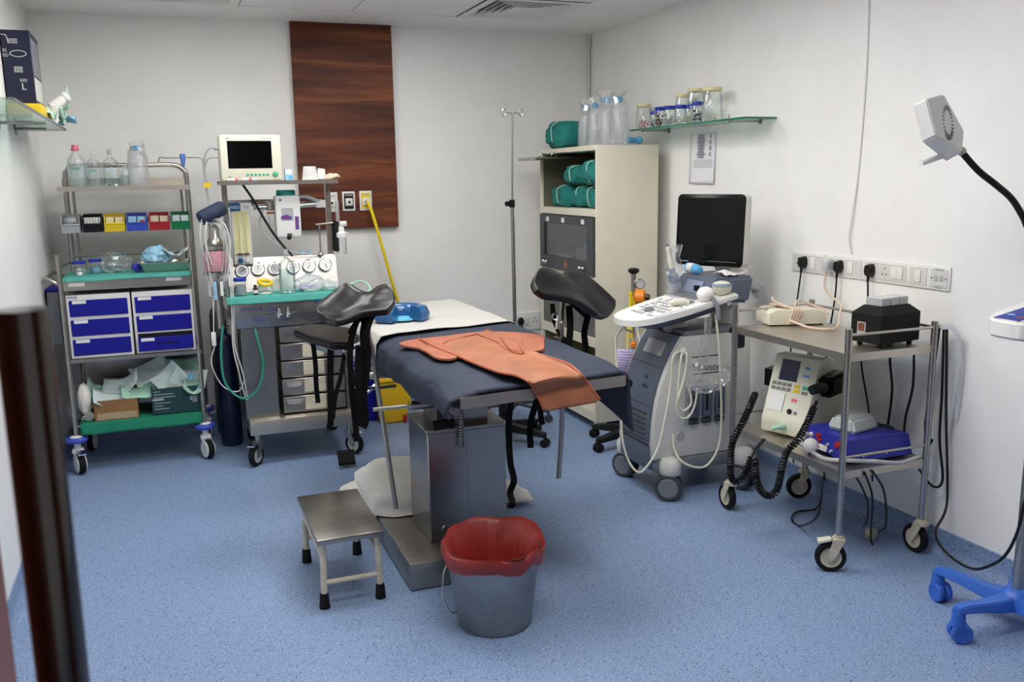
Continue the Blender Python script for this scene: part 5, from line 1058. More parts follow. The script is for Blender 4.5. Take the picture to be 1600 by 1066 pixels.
# white sack under the table
t = thing('cloth_sack', 'white pillow sack on the floor behind the table column', 'sack', (1.12, 4.1, 0))
def blob(nm, c, sx, sy, sz, seed, rz, m='sack', par=None):
    b = nb(); bmesh.ops.create_icosphere(b, subdivisions=5, radius=1); R = Matrix.Rotation(rz, 3, 'Z')
    for v in b.verts:
        p = v.co.copy(); q = V((math.copysign(abs(p.x) ** .55, p.x), math.copysign(abs(p.y) ** .6, p.y), p.z)); e = max(abs(q.x), abs(q.y)); k = 1 + .10 * noise.noise(p * 2 + V((seed, 0, 0))) - .09 * abs(noise.noise(V(((p.x + p.y) * 5, (p.x - p.y) * 1.2 + p.z, seed))))
        v.co = V(c) + R @ V((q.x * sx / 2 * k, q.y * sy / 2 * k, 0)) + V((0, 0, sz * .42 + q.z * sz / 2 * k * (1 - .25 * e ** 6)))
        v.co.z = max(.118 if v.co.y < 3.885 and v.co.x > .79 else .001, v.co.z)
    return obj(nm, b, m, par, ang=70)
blob('sack_body', (.97, 4.03, 0), .44, .58, .29, 3, -.05, par=t); blob('sack_corner', (.79, 4.17, 0), .16, .2, .17, 8, .4, par=t); blob('sack_end', (1.34, 4.1, 0), .36, .3, .16, 6, -.2, par=t); b = nb()
sheet(b, lambda u, v: V((1.43 + .17 * u, 3.95 - .05 * u + .2 * v, .03 + .13 * (1 - u * .8) * math.sin(PI * v) + .012 * noise.noise(V((u * 5, v * 4, 1))))), 12, 10); obj('open_end', b, 'sack', t, solid=.004)
# bins behind the table
def bin_(name, label, px, py, w, d, h, m, lid=None, cat='bin'):
    p = az(px, py, 0); t = thing(name, label, cat, p, 0, 'waste bins behind the table'); y0, y1 = p.y, p.y + d; x0, x1 = p.x - w / 2, p.x + w / 2; k = .015
    b = nb(); hull(b, [(x0 + k, y0 + k, .002), (x1 - k, y0 + k, .002), (x1 - k, y1 - k, .002), (x0 + k, y1 - k, .002)], [(x0, y0, h), (x1, y0, h), (x1, y1, h), (x0, y1, h)]); bmesh.ops.bevel(b, geom=list(b.edges), offset=.008, segments=2, affect='EDGES'); obj('tub', b, m, t)
    b = nb(); box(b, x0 - .008, x1 + .008, y0 - .008, y1 + .008, h - .005, h + .02, .005); obj('lid', b, lid or m, t)
    return t, p, x0, x1, y0, h
yb, p, x0, x1, y0, h = bin_('yellow_bin', 'yellow waste bin standing behind the table column', 618, 662, .21, .2, .29, 'yellow_bin')
obj('foot_lever', box(nb(), x1 - .05, x1 - .03, y0 - .03, y0 + .02, .01, .055, .003), 'red', yb)
bin_('blue_bin', 'dark blue waste bin left of the yellow one', 577, 660, .17, .2, .38, 'blue_drawer', 'blue_drawer')
bin_('black_bin', 'black waste bin behind the leg rest straps', 541, 664, .15, .18, .25, 'black_soft', 'black_soft')
bin_('red_bin', 'small red waste bin behind the table straps', 757, 648, .12, .14, .12, 'red', 'red')
# swivel chairs behind the table
def chair(label, c, rz0, seat=None, legs=(0, 1, 2, 3, 4), h=.45):
    t = thing('swivel_chair', label, 'chair', c, group='swivel chairs behind the table'); c = V(c)
    for k in legs:
        a = rz0 + k * 2 * PI / 5; d = V((math.cos(a), math.sin(a), 0)); s = V((-d.y, d.x, 0)); b = nb(); e = c + d * .29
        hull(b, [c + s * .028 + V((0, 0, .075)), c - s * .028 + V((0, 0, .075)), c - s * .024 + V((0, 0, .13)), c + s * .024 + V((0, 0, .13))], [e + s * .022 + V((0, 0, .06)), e - s * .022 + V((0, 0, .06)), e - s * .018 + V((0, 0, .085)), e + s * .018 + V((0, 0, .085))]); o = obj('leg', b, 'black', t)
        b = nb(); cyl(b, e + V((0, 0, .04)), e + V((0, 0, .066)), .008)
        for q in (-1, 1): cyl(b, e + s * q * .006 + V((0, 0, .026)), e + s * q * .024 + V((0, 0, .026)), .025)
        obj('castor', b, 'black', o)
    b = nb(); cyl(b, c + V((0, 0, .1)), c + V((0, 0, h)), .025); obj('gas_post', b, 'black', t)
    b = nb(); box(b, -.21, .21, -.2, .2, h, h + .08, .03, 3, Matrix.Translation(V((c.x, c.y, 0))) @ Matrix.Rotation(.25, 4, 'Z')); obj('seat', b, 'navy_dark', t)
    b = nb(); box(b, -.2, .2, .19, .25, h + .13, h + .42, .025, 3, Matrix.Translation(V((c.x, c.y, 0))) @ Matrix.Rotation(seat or .25, 4, 'Z')); box(b, -.025, .025, .2, .23, h + .02, h + .2, 0, 2, Matrix.Translation(V((c.x, c.y, 0))) @ Matrix.Rotation(seat or .25, 4, 'Z')); obj('backrest', b, 'navy_dark', t)
chair('black swivel chair mostly hidden behind the table', (1.86, 5.02, 0), 2.9, 1.2, h=.36)

# ================================================================== STEP STOOL, BUCKET
t = thing('step_stool', 'low steel-topped step stool with cream legs beside the table', 'stool', (.57, 3.46, 0))
b = nb(); box(b, .442, .698, 3.205, 3.725, .262, .285, .004); obj('top', b, 'steel_brushed', t)
for x in (.467, .675):
    for y in (3.24, 3.69):
        l = obj('leg', cyl(nb(), (x + (.004 if x > .5 else -.004), y, .02), (x, y, .262), .0125), 'cream_dirty', t)
        obj('rubber_foot', lathe(nb(), [(.021, .0), (.02, .012), (.0175, .05), (.0165, .058), (.0126, .06)], (x + (.004 if x > .5 else -.004), y, 0), 16), 'rubber', l)
for p0, p1 in (((.467, 3.24, .1), (.675, 3.24, .1)), ((.467, 3.69, .11), (.675, 3.69, .11)), ((.467, 3.24, .2), (.467, 3.69, .2)), ((.675, 3.24, .2), (.675, 3.69, .2))): obj('stretcher', cyl(nb(), p0, p1, .01), 'cream_dirty', t)
t = thing('steel_bucket', 'galvanised steel bucket lined with a red bag', 'bucket', (1.025, 2.895, 0)); cx, cy = 1.025, 2.895
obj('pail', lathe(nb(), [(.118, .004), (.132, .0), (.137, .006), (.173, .298), (.175, .298), (.176, .304), (.172, .304), (.135, .012), (.0, .01)], (cx, cy, 0), 48, caps=False), 'galv', t)
b = nb(); tube(b, [(cx - .17, cy, .255), (cx - .195, cy - .02, .22), (cx - .2, cy - .03, .14), (cx - .18, cy - .04, .085), (cx - .15, cy - .03, .08)], .0035, 7, 6); obj('handle', b, 'steel', t); b = nb(); box(b, cx - .172, cx - .16, cy - .02, cy + .02, .235, .27, .003); obj('ear', b, 'steel_dark', t)
b = nb(); n = 72; R = []
for i in range(n):
    a = 2 * PI * i / n; w1 = noise.noise(V((math.cos(a) * 2.2, math.sin(a) * 2.2, .5))); w2 = noise.noise(V((math.cos(a) * 7, math.sin(a) * 7, 2)))
    d = V((math.cos(a), math.sin(a), 0)); low = .25 + .022 * w1 + .008 * w2; c_ = V((cx, cy, 0))
    top = .318 + .02 * w1 + .014 * math.sin(a)
    R.append([c_ + d * .18 + V((0, 0, low)), c_ + d * (.186 + .004 * w2) + V((0, 0, low + .018)), c_ + d * (.19 + .005 * w2) + V((0, 0, .3)), c_ + d * (.184 + .006 * w2 + .004 * w1) + V((0, 0, top)), c_ + d * (.166 - .006 * abs(w2)) + V((0, 0, top - .012)), c_ + d * (.148 - .022 * abs(w2) - .02 * abs(w1)) + V((0, 0, .2)), c_ + d * (.128 - .03 * abs(w2) - .02 * abs(w1)) + V((0, 0, .11)), c_ + d * (.09 + .015 * w2) + V((0, 0, .05 + .01 * w2)), c_ + d * .03 + V((0, 0, .035))])
add(b, [p for r in R for p in r], [(i * 9 + j, i * 9 + j + 1, ((i + 1) % n) * 9 + j + 1, ((i + 1) % n) * 9 + j) for i in range(n) for j in range(8)] + [tuple(i * 9 + 8 for i in range(n))]); obj('red_liner', b, 'red_bag', t, ang=60)
# ================================================================== ULTRASOUND SCANNER
t = us = thing('ultrasound_scanner', 'white and blue-grey ultrasound scanner on wheels beside the right wall', 'scanner', (2.48, 3.94, 0))
NS, FS = 3.76, 4.12
front = [(2.19, .2), (2.183, .28), (2.19, .4), (2.206, .5), (2.228, .58), (2.262, .665), (2.303, .745), (2.35, .815)]
prism_ = front + [(2.70, .815), (2.745, .79), (2.76, .2)]
b = nb(); prism(b, prism_, 'y', NS, FS, .006); obj('body', b, 'off_white', t, ang=30)
strip = [(x - .014, z) for x, z in front[1:]] + [(x + .03, z) for x, z in reversed(front[1:])]
b = nb(); n = len(strip); hull(b, [V((x, NS + .03, z)) for x, z in strip], [V((x, FS - .03, z)) for x, z in strip]); fp = obj('front_panel', b, 'usblue', t, ang=30)
def onfront(z):
    for (xa, za), (xb, zb) in zip(front, front[1:]):
        if za <= z <= zb: return xa + (xb - xa) * (z - za) / (zb - za) - .014
    return front[0][0]
for k in range(6):
    z = .3 + k * .026; b = nb(); tube(b, [(onfront(z) - .001, NS + .06, z), (onfront(z) - .001, FS - .06, z)], .0045, 6); obj('vent_slot', b, 'dgrey', fp)
for z in (.47, .66): obj('seam', tube(nb(), [(onfront(z), NS + .032, z), (onfront(z), FS - .032, z)], .002, 6), 'dgrey', fp)
b = nb(); torus(b, (onfront(.55) - .001, 3.88, .55), .022, .0022, (1, 0, .2), 20, 6); torus(b, (onfront(.55) - .001, 3.88, .555), .008, .0018, (1, 0, .2), 12, 5); obj('round_logo', b, 'dgrey', fp)
b = nb(); ball(b, (onfront(.6) + .004, 3.9, .6), .022, (.5, 1, .5)); obj('finger_grip', b, 'dgrey', fp)
b = nb(); z0, z1 = .71, .775; hull(b, [(onfront(z0) - .003, 3.84, z0), (onfront(z0) - .003, 4.02, z0), (onfront(z1) - .003, 4.02, z1), (onfront(z1) - .003, 3.84, z1)], [(onfront(z0) + .01, 3.84, z0), (onfront(z0) + .01, 4.02, z0), (onfront(z1) + .01, 4.02, z1), (onfront(z1) + .01, 3.84, z1)]); obj('disc_drive', b, 'lgrey', fp)
obj('chassis', box(nb(), 2.2, 2.8, NS - .01, FS + .01, .125, .2, .02), 'mgrey', t)
obj('lower_front', box(nb(), 2.172, 2.3, NS + .03, FS - .03, .14, .275, .02), 'usblue', t)
for k, (x, y) in enumerate(((2.27, 3.735), (2.25, 4.15), (2.7, 3.73), (2.7, 4.15))):
    f = obj('wheel_housing', lathe(nb(), [(.05, .13), (.055, .14), (.055, .19), (.04, .21)], (x, y, 0), 20), 'off_white', t)
    a = (.9, .5, .3, .6)[k]; s = V((math.cos(a), math.sin(a), 0)); c_ = V((x - .012, y - .01, .068)); b = nb()
    for q in (-1, 1): lathe(b, [(.05, -.012), (.064, -.012), (.068, -.006), (.068, .006), (.064, .012), (.05, .012)], c_ + s * q * .024, 24, ori(s))
    obj('twin_wheel', b, 'dgrey', f); b = nb()
    for q in (-1, 1): lathe(b, [(.05, 0), (.046, .004)], c_ + s * q * .036, 20, ori(s * q))
    cyl(b, c_ - s * .02, c_ + s * .02, .05); cyl(b, c_ + V((.012, .01, .02)), c_ + V((.012, .01, .075)), .03); obj('wheel_cap', b, 'mgrey', f)
# side details
for z in (.705, .618): obj('trim_line', box(nb(), 2.4, 2.56, NS - .0015, NS, z, z + .005), 'dgrey', t)
text('name_lettering', 'Voluson', .052, (2.4, NS - .0012, .64), (1, 0, -.06), (0, 0, 1), 'dgrey', t)
obj('port_recess', box(nb(), 2.36, 2.6, NS - .002, NS + .001, .36, .56, .001, 1), 'lgrey', t)
for k in range(3):
    x = 2.385 + k * .074; o = obj('probe_port', box(nb(), x, x + .05, NS - .03, NS, .4, .545, .008), 'usblue', t); obj('port_slot', box(nb(), x + .008, x + .02, NS - .033, NS - .029, .44, .52), 'black', o); obj('port_foot', box(nb(), x - .002, x + .052, NS - .022, NS, .365, .395, .008), 'dgrey', t)
b = nb(); lathe(b, [(.025, 0), (.022, .004)], (2.34, NS, .31), 18, ori((0, -1, 0))); obj('round_badge', b, 'lgrey', t)
b = nb(); box(b, 2.36, 2.7, NS + .01, FS - .01, .815, .84, .008); obj('top_deck', b, 'mgrey', t)
b = nb(); box(b, 2.62, 2.72, NS - .004, NS + .02, .72, .84, .02); obj('rear_pocket', b, 'navy_dark', t)
b = nb(); tube(b, [(2.4, 3.93, .82), (2.39, 3.93, .87), (2.37, 3.93, .91)], [.06] * 16 + [.05] * 10, 14, 8) if False else cyl(b, (2.41, 3.93, .82), (2.36, 3.93, .93), .06, .05, 18); obj('neck', b, 'off_white', t)
# control deck
def dz(x): return .882 + .2 * (x - 2.07)
plan = [(2.62, 3.7), (2.35, 3.685), (2.19, 3.7), (2.1, 3.745), (2.06, 3.82), (2.055, 3.9), (2.075, 3.97), (2.13, 4.02), (2.3, 4.06), (2.62, 4.08)]
pl = [plan[0]] + [tuple(p)[:2] for p in spline([V((x, y, 0)) for x, y in plan[1:-1]], 5)] + [plan[-1]]
b = nb(); hull(b, [V((x, y, dz(x))) for x, y in pl], [V((x, y, dz(x) + .03)) for x, y in pl]); bmesh.ops.bevel(b, geom=[e for e in b.edges if len(e.link_faces) == 2 and any(len(f.verts) > 4 for f in e.link_faces)], offset=.006, segments=2, affect='EDGES'); dk = obj('control_deck', b, 'white', t, ang=35)
cxy = V((2.36, 3.88, 0)); sh = [(cxy.x + (x - cxy.x) * .94, cxy.y + (y - cxy.y) * .94) for x, y in pl]; sh2 = [(cxy.x + .02 + (x - cxy.x) * .6, cxy.y + (y - cxy.y) * .5) for x, y in pl]
b = nb(); hull(b, [V((x, y, dz(x) - .055)) for x, y in sh2], [V((x, y, dz(x) + .001)) for x, y in sh]); obj('deck_underside', b, 'usblue', t, ang=35)
def dtop(x, y, h=0): return V((x, y, dz(x) + .03 + h))
def key(b, x, y, sx, sy, h=.004):
    L = [dtop(x - sx, y - sy), dtop(x + sx, y - sy), dtop(x + sx, y + sy), dtop(x - sx, y + sy)]; hull(b, L, [p + V((0, 0, h)) for p in L])
b = nb(); R = random.Random(4)
for i in range(9):
    for j in range(9):
        x = 2.17 + i * .032; y = 3.76 + j * .031
        if (x - 2.22) ** 2 + (y - 3.87) ** 2 < .0016 or y > 3.95 + .25 * (x - 2.12) or R.random() < .22: continue
        key(b, x, y, .009, .007 + .004 * R.random())
obj('keys', b, 'lgrey', dk, kind='stuff')
b = nb(); lathe(b, [(.03, 0), (.028, .006), (.02, .008), (.018, .014), (.006, .018)], dtop(2.22, 3.87), 20); obj('trackball', b, 'mgrey', dk)
for y0_, m in ((3.81, 'dgrey'),):
    b = nb(); L = [dtop(2.085, 3.83), dtop(2.1, 3.8), dtop(2.135, 3.79), dtop(2.14, 3.81), dtop(2.12, 3.85), dtop(2.095, 3.86)]; L = [p + V((.01, .07, .0003)) for p in L]; hull(b, L, [p + V((0, 0, .001)) for p in L]); obj('hand_hole', b, m, dk)
b = nb(); L = [dtop(2.16, 3.715), dtop(2.33, 3.705), dtop(2.33, 3.72), dtop(2.16, 3.732)]; hull(b, L, [p + V((0, 0, .001)) for p in L]); obj('wrist_slot', b, 'lgrey', dk)
b = nb(); L = [dtop(2.42, 3.8), dtop(2.58, 3.8), dtop(2.58, 4.05), dtop(2.42, 4.05)]; hull(b, L, [p + V((0, 0, .006)) for p in L]); kb = obj('keyboard', b, 'lgrey', dk); b = nb()
for i in range(5):
    for j in range(11):
        x = 2.44 + i * .03; y = 3.815 + j * .022; L = [dtop(x - .011, y - .009, .006), dtop(x + .011, y - .009, .006), dtop(x + .011, y + .009, .006), dtop(x - .011, y + .009, .006)]; hull(b, L, [p + V((0, 0, .005)) for p in L])
obj('keycaps', b, 'mgrey', kb, kind='stuff')
b = nb(); tube(b, [(2.16, 4.0, .87), (2.15, 4.02, .86), (2.14, 4.0, .84), (2.15, 3.92, .83)], .006, 6, 4); obj('hook', b, 'off_white', t)
# rear block, monitor arm, monitor, pipe
b = nb(); hull(b, [(2.5, 3.8, .975), (2.76, 3.8, .95), (2.76, 4.14, .95), (2.5, 4.14, .975)], [(2.55, 3.8, 1.085), (2.79, 3.8, 1.09), (2.79, 4.14, 1.09), (2.55, 4.14, 1.085)]); bmesh.ops.bevel(b, geom=list(b.edges), offset=.016, segments=3, affect='EDGES'); rb = obj('rear_console', b, 'usblue', t, ang=35)
b = nb(); hull(b, [(2.504, 3.87, .99), (2.504, 4.02, .99), (2.542, 4.02, 1.065), (2.542, 3.87, 1.065)], [(2.492, 3.87, .99), (2.492, 4.02, .99), (2.53, 4.02, 1.065), (2.53, 3.87, 1.065)]); obj('light_plate', b, 'usblue_light', rb)
obj('black_button', box(nb(), 2.5, 2.522, 3.885, 3.915, 1.02, 1.045), 'black', rb)
b = nb(); tube(b, [(2.7, 3.95, .82), (2.72, 3.95, .98)], .07, 16); obj('rear_column', b, 'off_white', t)
b = nb(); tube(b, [(2.76, 3.97, 1.08), (2.74, 3.97, 1.12), (2.7, 3.98, 1.15), (2.68, 4.0, 1.2)], [.05] * 5 + [.045] * 5 + [.04] * 5 + [.035], 14, 5); obj('monitor_arm', b, 'lgrey', t)
Mm = Matrix.Translation((2.645, 4.0, 1.315)) @ Matrix.Rotation(math.radians(-68.0), 4, 'Z') @ Matrix.Rotation(math.radians(-3), 4, 'X')
b = nb(); t_ = nb(); prism(t_, rrect(.208, .187, .028), 'y', .002, .055, .004); merge(b, t_, Mm); mo = obj('monitor_shell', b, 'off_white', t, ang=50)
b = nb(); t_ = nb(); prism(t_, rrect(.206, .185, .027), 'y', -.006, .006, .003); merge(b, t_, Mm); obj('bezel', b, 'black_gloss', mo, ang=50)
b = nb(); box(b, -.185, .185, -.0072, -.005, -.145, .165, 0, 2, Mm); obj('screen', b, 'screen', mo)
b = nb(); box(b, -.17, -.12, -.0075, -.006, -.168, -.162, 0, 2, Mm); box(b, .0, .17, -.0075, -.006, -.16, -.158, 0, 2, Mm); obj('maker_print', b, 'mgrey', mo)
kp = ax(1190, 455, 2.9); b = nb(); cyl(b, (2.77, 3.86, 1.03), kp + V((.0, .0, .01)), .016); cyl(b, kp + V((0, .03, .003)), kp + V((-.03, -.02, -.003)), .036, .034, 24); obj('side_knob', b, 'lgrey', t)
# probes and bottle on it
t2 = thing('convex_probe', 'round white ultrasound probe head on the control deck', 'probe', dtop(2.46, 3.73)); c_ = dtop(2.455, 3.735, .034); b = nb(); ball(b, c_, .044, (1, 1, .85)); obj('head', b, 'white_soft', t2); b = nb(); tube(b, [c_ + V((.02, -.03, -.02)), c_ + V((.03, -.06, -.06)), c_ + V((.03, -.07, -.12))], .012, 8, 4); obj('grip', b, 'mgrey', t2)
t2 = thing('linear_probe', 'wide ultrasound probe with a light blue rim in the deck holder', 'probe', dtop(2.55, 3.76)); c_ = dtop(2.56, 3.755, .0); b = nb(); lathe(b, [(.02, .0), (.045, .02), (.05, .045), (.04, .062), (.015, .07)], c_, 20); obj('head', b, 'cream', t2); obj('rim', lathe(nb(), [(.051, .044), (.05, .054), (.046, .06)], c_, 20, caps=False), 'usblue_light', t2); b = nb(); cyl(b, c_, c_ - V((-.01, .065, .05)), .014); obj('grip', b, 'mgrey', t2)
t2 = thing('small_probe', 'small off-white probe lying on the control keys', 'probe', dtop(2.34, 3.78)); c_ = dtop(2.34, 3.785, .02); b = nb(); tube(b, [c_ + V((-.045, .02, -.008)), c_ + V((-.02, .01, 0)), c_ + V((.02, -.0, 0)), c_ + V((.045, -.012, -.006))], [.012] * 4 + [.018] * 8 + [.012] * 4, 10, 5); obj('head', b, 'cream', t2); b = nb(); tube(b, [c_ + V((.045, -.012, -.004)), c_ + V((.07, -.02, -.008))], .01); obj('grip', b, 'mgrey', t2)
t2 = thing('cavity_probe', 'slim long probe standing in a clear holder on the scanner', 'probe', (2.4, 4.02, .99)); a, c_ = ay(1058, 470, 4.02), ay(1044, 387, 4.02); d = (c_ - a)
obj('handle_holder', cyl(nb(), a - V((0, 0, .02)), a + d * .33, .032, .034, 16), 'plastic_milky', t2); obj('probe_handle', tube(nb(), [a + d * .2, a + d * .34, a + d * .5, a + d * .62], [.022] * 6 + [.026] * 5 + [.017] * 5, 10, 5), 'usblue_light', t2); obj('probe_tip', tube(nb(), [a + d * .6, a + d * .8, a + d * .97, a + d], [.015] * 5 + [.012] * 5 + [.015] * 5 + [.008], 10, 5), 'cream', t2); b = nb(); lathe(b, [(.03, 0), (.05, .06), (.03, .12), (.045, .18)], a + d * .4, 8, caps=False); obj('sheath', b, 'plastic_film', t2, ang=10)
t2 = thing('gel_bottle', 'light blue gel bottle lying on the scanner console', 'bottle', (2.6, 4.05, 1.09)); a, c_ = V((2.58, 4.1, 1.118)), V((2.57, 3.965, 1.116)); b = nb(); lathe(b, [(.02, 0), (.026, .006), (.026, .1), (.02, .116), (.016, .118)], a, 18, ori(c_ - a)); obj('bottle_body', b, 'sky_cap', t2); b = nb(); lathe(b, [(.0265, .025), (.0265, .08)], a, 18, ori(c_ - a), caps=False); obj('label_print', b, 'white', t2); b = nb(); lathe(b, [(.018, .117), (.018, .135), (.008, .14)], a, 14, ori(c_ - a)); obj('cap', b, 'sky_cap', t2)
tag(obj('tissue', crumple((2.69, 3.87, 1.091), .14, .1, .03, 2.2, 0), 'white_soft', solid=.002), 'crumpled white tissue beside the gel bottle', 'tissue')
# hanging leads and the film sleeve
hk = V((2.335, NS - .02, .745)); b = nb(); cyl(b, (2.33, NS + .02, .745), hk, .018); ball(b, hk, .024); obj('cable_hook', b, 'off_white', t)
def lead(pts, r=.0055, m='cream', nm='probe_lead'): return obj(nm, tube(nb(), pts, r, 8, 6), m, us)
lead([hk, ay(1052, 556, 3.72), ay(1048, 600, 3.72), ay(1040, 650, 3.7), ay(1028, 700, 3.68), ay(1010, 730, 3.68), ay(997, 738, 3.7), ay(983, 722, 3.76), ay(973, 690, 3.8), ay(970, 650, 3.85), ay(966, 600, 3.95), ay(962, 540, 4.0), ay(966, 520, 4.0), ay(980, 508, 4.0)])
lead([hk, ay(1073, 555, 3.71), ay(1070, 585, 3.71), ay(1062, 615, 3.7), ay(1057, 635, 3.7), ay(1062, 652, 3.7), ay(1075, 652, 3.7), ay(1085, 635, 3.71), ay(1090, 606, 3.72)])
lead([hk, ay(1064, 560, 3.715), ay(1060, 600, 3.71), ay(1060, 630, 3.705), ay(1068, 642, 3.7), ay(1080, 630, 3.71), ay(1076, 606, 3.72)])
lead([ay(1118, 490, 3.7), ay(1123, 540, 3.68), ay(1126, 600, 3.67), ay(1127, 660, 3.67), ay(1122, 700, 3.67), ay(1105, 727, 3.67), ay(1085, 730, 3.67), ay(1064, 720, 3.69), ay(1053, 700, 3.73), ay(1052, 678, 3.75)])
t2 = thing('film_sleeve', 'clear plastic film sleeve hanging from the scanner deck', 'sleeve', (2.5, 3.68, .45)); b = nb(); sp = [ay(1107, 497, 3.67), ay(1103, 530, 3.66), ay(1095, 570, 3.66), ay(1085, 600, 3.66), ay(1108, 605, 3.65), ay(1130, 590, 3.64), ay(1140, 575, 3.64)]
tube(b, sp, [.018] * 6 + [.022] * 12 + [.03] * 18 + [.01], 8, 6); R = random.Random(2)
for v in b.verts: v.co += V((R.uniform(-1, 1), 0, R.uniform(-1, 1))) * .007
obj('film', b, 'plastic_film', t2, ang=10)

# ================================================================== OXYGEN CYLINDER WITH REGULATOR, NOTICE
t = thing('regulator_stand', 'slim steel stand with gauge and orange regulator on a black star base', 'stand', (2.55, 4.64, 0))
ox, oy = ay(990, 440, 4.64).x, 4.64
for k in range(5):
    a = math.radians(122 + 72 * k); d = V((math.cos(a), math.sin(a), 0)); s = V((-d.y, d.x, 0)); c_ = V((ox, oy, 0)); e = c_ + d * .27; b = nb()
    hull(b, [c_ + s * .034 + V((0, 0, .07)), c_ - s * .034 + V((0, 0, .07)), c_ - s * .028 + V((0, 0, .125)), c_ + s * .028 + V((0, 0, .125))], [e + s * .026 + V((0, 0, .058)), e - s * .026 + V((0, 0, .058)), e - s * .02 + V((0, 0, .08)), e + s * .02 + V((0, 0, .08))]); o = obj('leg', b, 'black_soft', t)
    b = nb(); cyl(b, e + V((0, 0, .03)), e + V((0, 0, .064)), .016)
    for q in (-1, 1): lathe(b, [(.012, -.01), (.024, -.01), (.027, -.004), (.027, .006), (.02, .011)], e + s * q * .014 + V((0, 0, .027)), 18, ori(s * q))
    obj('castor', b, 'black_soft', o)
b = nb(); cyl(b, (ox, oy, .1), (ox, oy, 1.05), .015); obj('stem', b, 'steel', t); b = nb(); lathe(b, [(.012, 1.03), (.032, 1.045), (.034, 1.06), (.02, 1.068)], (ox, oy, 0), 18); obj('black_knob', b, 'black', t)
g = ay(1000, 444, 4.61); b = nb(); lathe(b, [(.03, -.012), (.032, .01), (.028, .014)], g, 20, ori((-.4, -1, .1))); obj('gauge', b, 'chrome', t); b = nb(); lathe(b, [(.024, .0145), (.024, .0155)], g, 18, ori((-.4, -1, .1))); obj('dial', b, 'lgrey', t)
g = ay(1001, 464, 4.59); M = ori((.75, -.6, -.05)); b = nb(); lathe(b, [(.02, -.04), (.042, -.03), (.045, .0), (.042, .02), (.02, .03)], g, 22, M); obj('regulator', b, 'orange_knob', t); b = nb(); lathe(b, [(.02, .028), (.02, .05), (.014, .055)], g, 16, M); obj('regulator_knob', b, 'amber', t)
b = nb()
for pts in ([ay(986, 455, 4.58), ay(985, 475, 4.58), ay(982, 500, 4.58), ay(981, 545, 4.58)], [ay(984, 458, 4.58), ay(990, 475, 4.58), ay(986, 500, 4.58), ay(987, 530, 4.58)]): tube(b, pts, .009, 8, 5)
obj('yellow_tubing', b, 'hose_yellow', t)
t2 = thing('orange_tubing_pack', 'orange tubing in a clear bag under the scanner deck', 'bag', (2.55, 4.52, .68)); b = nb(); R = random.Random(5)
for k in range(9): p = ay(990 + R.uniform(0, 26), 540 + R.uniform(-6, 8), 4.53); ball(b, p, .018, (1.3, 1, .8), 8, 6)
obj('tubing', b, 'orange_knob', t2); b = nb(); lathe(b, [(.05, 0), (.07, .05), (.06, .1), (.07, .13)], ay(1004, 560, 4.53), 9, caps=False); obj('bag_film', b, 'plastic_film', t2, ang=10); b = nb(); tube(b, [ay(1000, 535, 4.53), (2.55, 4.63, .8)], .004); obj('hanger', b, 'wire', t2)
t2 = thing('purple_notice', 'lilac printed notice hanging beside the oxygen cylinder', 'notice', (2.42, 4.5, .55)); L = [ay(964, 545, 4.45), ay(996, 548, 4.45), ay(994, 598, 4.45), ay(963, 594, 4.45)]; b = nb(); add(b, L, [(0, 1, 2, 3)]); obj('card', b, 'lilac', t2, solid=.002); b = nb()
for k in range(10): p = L[0].lerp(L[3], .08 + k * .085); q = L[1].lerp(L[2], .08 + k * .085); tube(b, [p.lerp(q, .1) - V((0, .002, 0)), p.lerp(q, .9 if k % 3 else .7) - V((0, .002, 0))], .001, 4)
obj('printing', b, 'purple', t2); b = nb(); tube(b, [L[0].lerp(L[1], .5), ay(982, 520, 4.45), (2.47, 4.45, .86)], .0025); obj('hanger', b, 'wire', t2)

# ================================================================== EQUIPMENT TROLLEY ON THE RIGHT
t = et = thing('equipment_trolley', 'two-shelf steel trolley with cream casters by the right wall', 'trolley', (2.66, 3.1, 0))
QX0, QX1, QY0, QY1 = 2.452, 2.888, 2.735, 3.48
for k, (x, y) in enumerate(((QX0, QY0), (QX1, QY0), (QX0, QY1), (QX1, QY1))):
    p = nb(); cyl(p, (x, y, .15), (x, y, 1.0), .0135); obj('post', p, 'steel', t)
    caster(t, x, y, .062, .155, (2.6, 1.55, 1.5, 2.8)[k], 'cream_dirty', 'rubber', 'cream_dirty', .03, trail=.028, brake='cream' if k == 0 else None)
for nm, z in (('top_shelf', .9), ('bottom_shelf', .42)):
    b = nb(); box(b, QX0, QX1, QY0, QY1, z - .006, z)
    for a in ((QX0 - .002, QX0 + .002, QY0, QY1), (QX1 - .002, QX1 + .002, QY0, QY1), (QX0, QX1, QY0 - .002, QY0 + .002), (QX0, QX1, QY1 - .002, QY1 + .002)): box(b, *a, z - .03, z + .001)
    obj(nm, b, 'steel_rail', t)
for p0, p1 in (((QX0, QY0, .975), (QX1, QY0, .975)), ((QX0, QY1, .975), (QX1, QY1, .975)), ((QX1, QY0, .975), (QX1, QY1, .975)), ((QX0, QY0, .48), (QX1, QY0, .48)), ((QX0, QY1, .48), (QX1, QY1, .48))): obj('guard_rail', cyl(nb(), p0, p1, .006), 'steel', t)
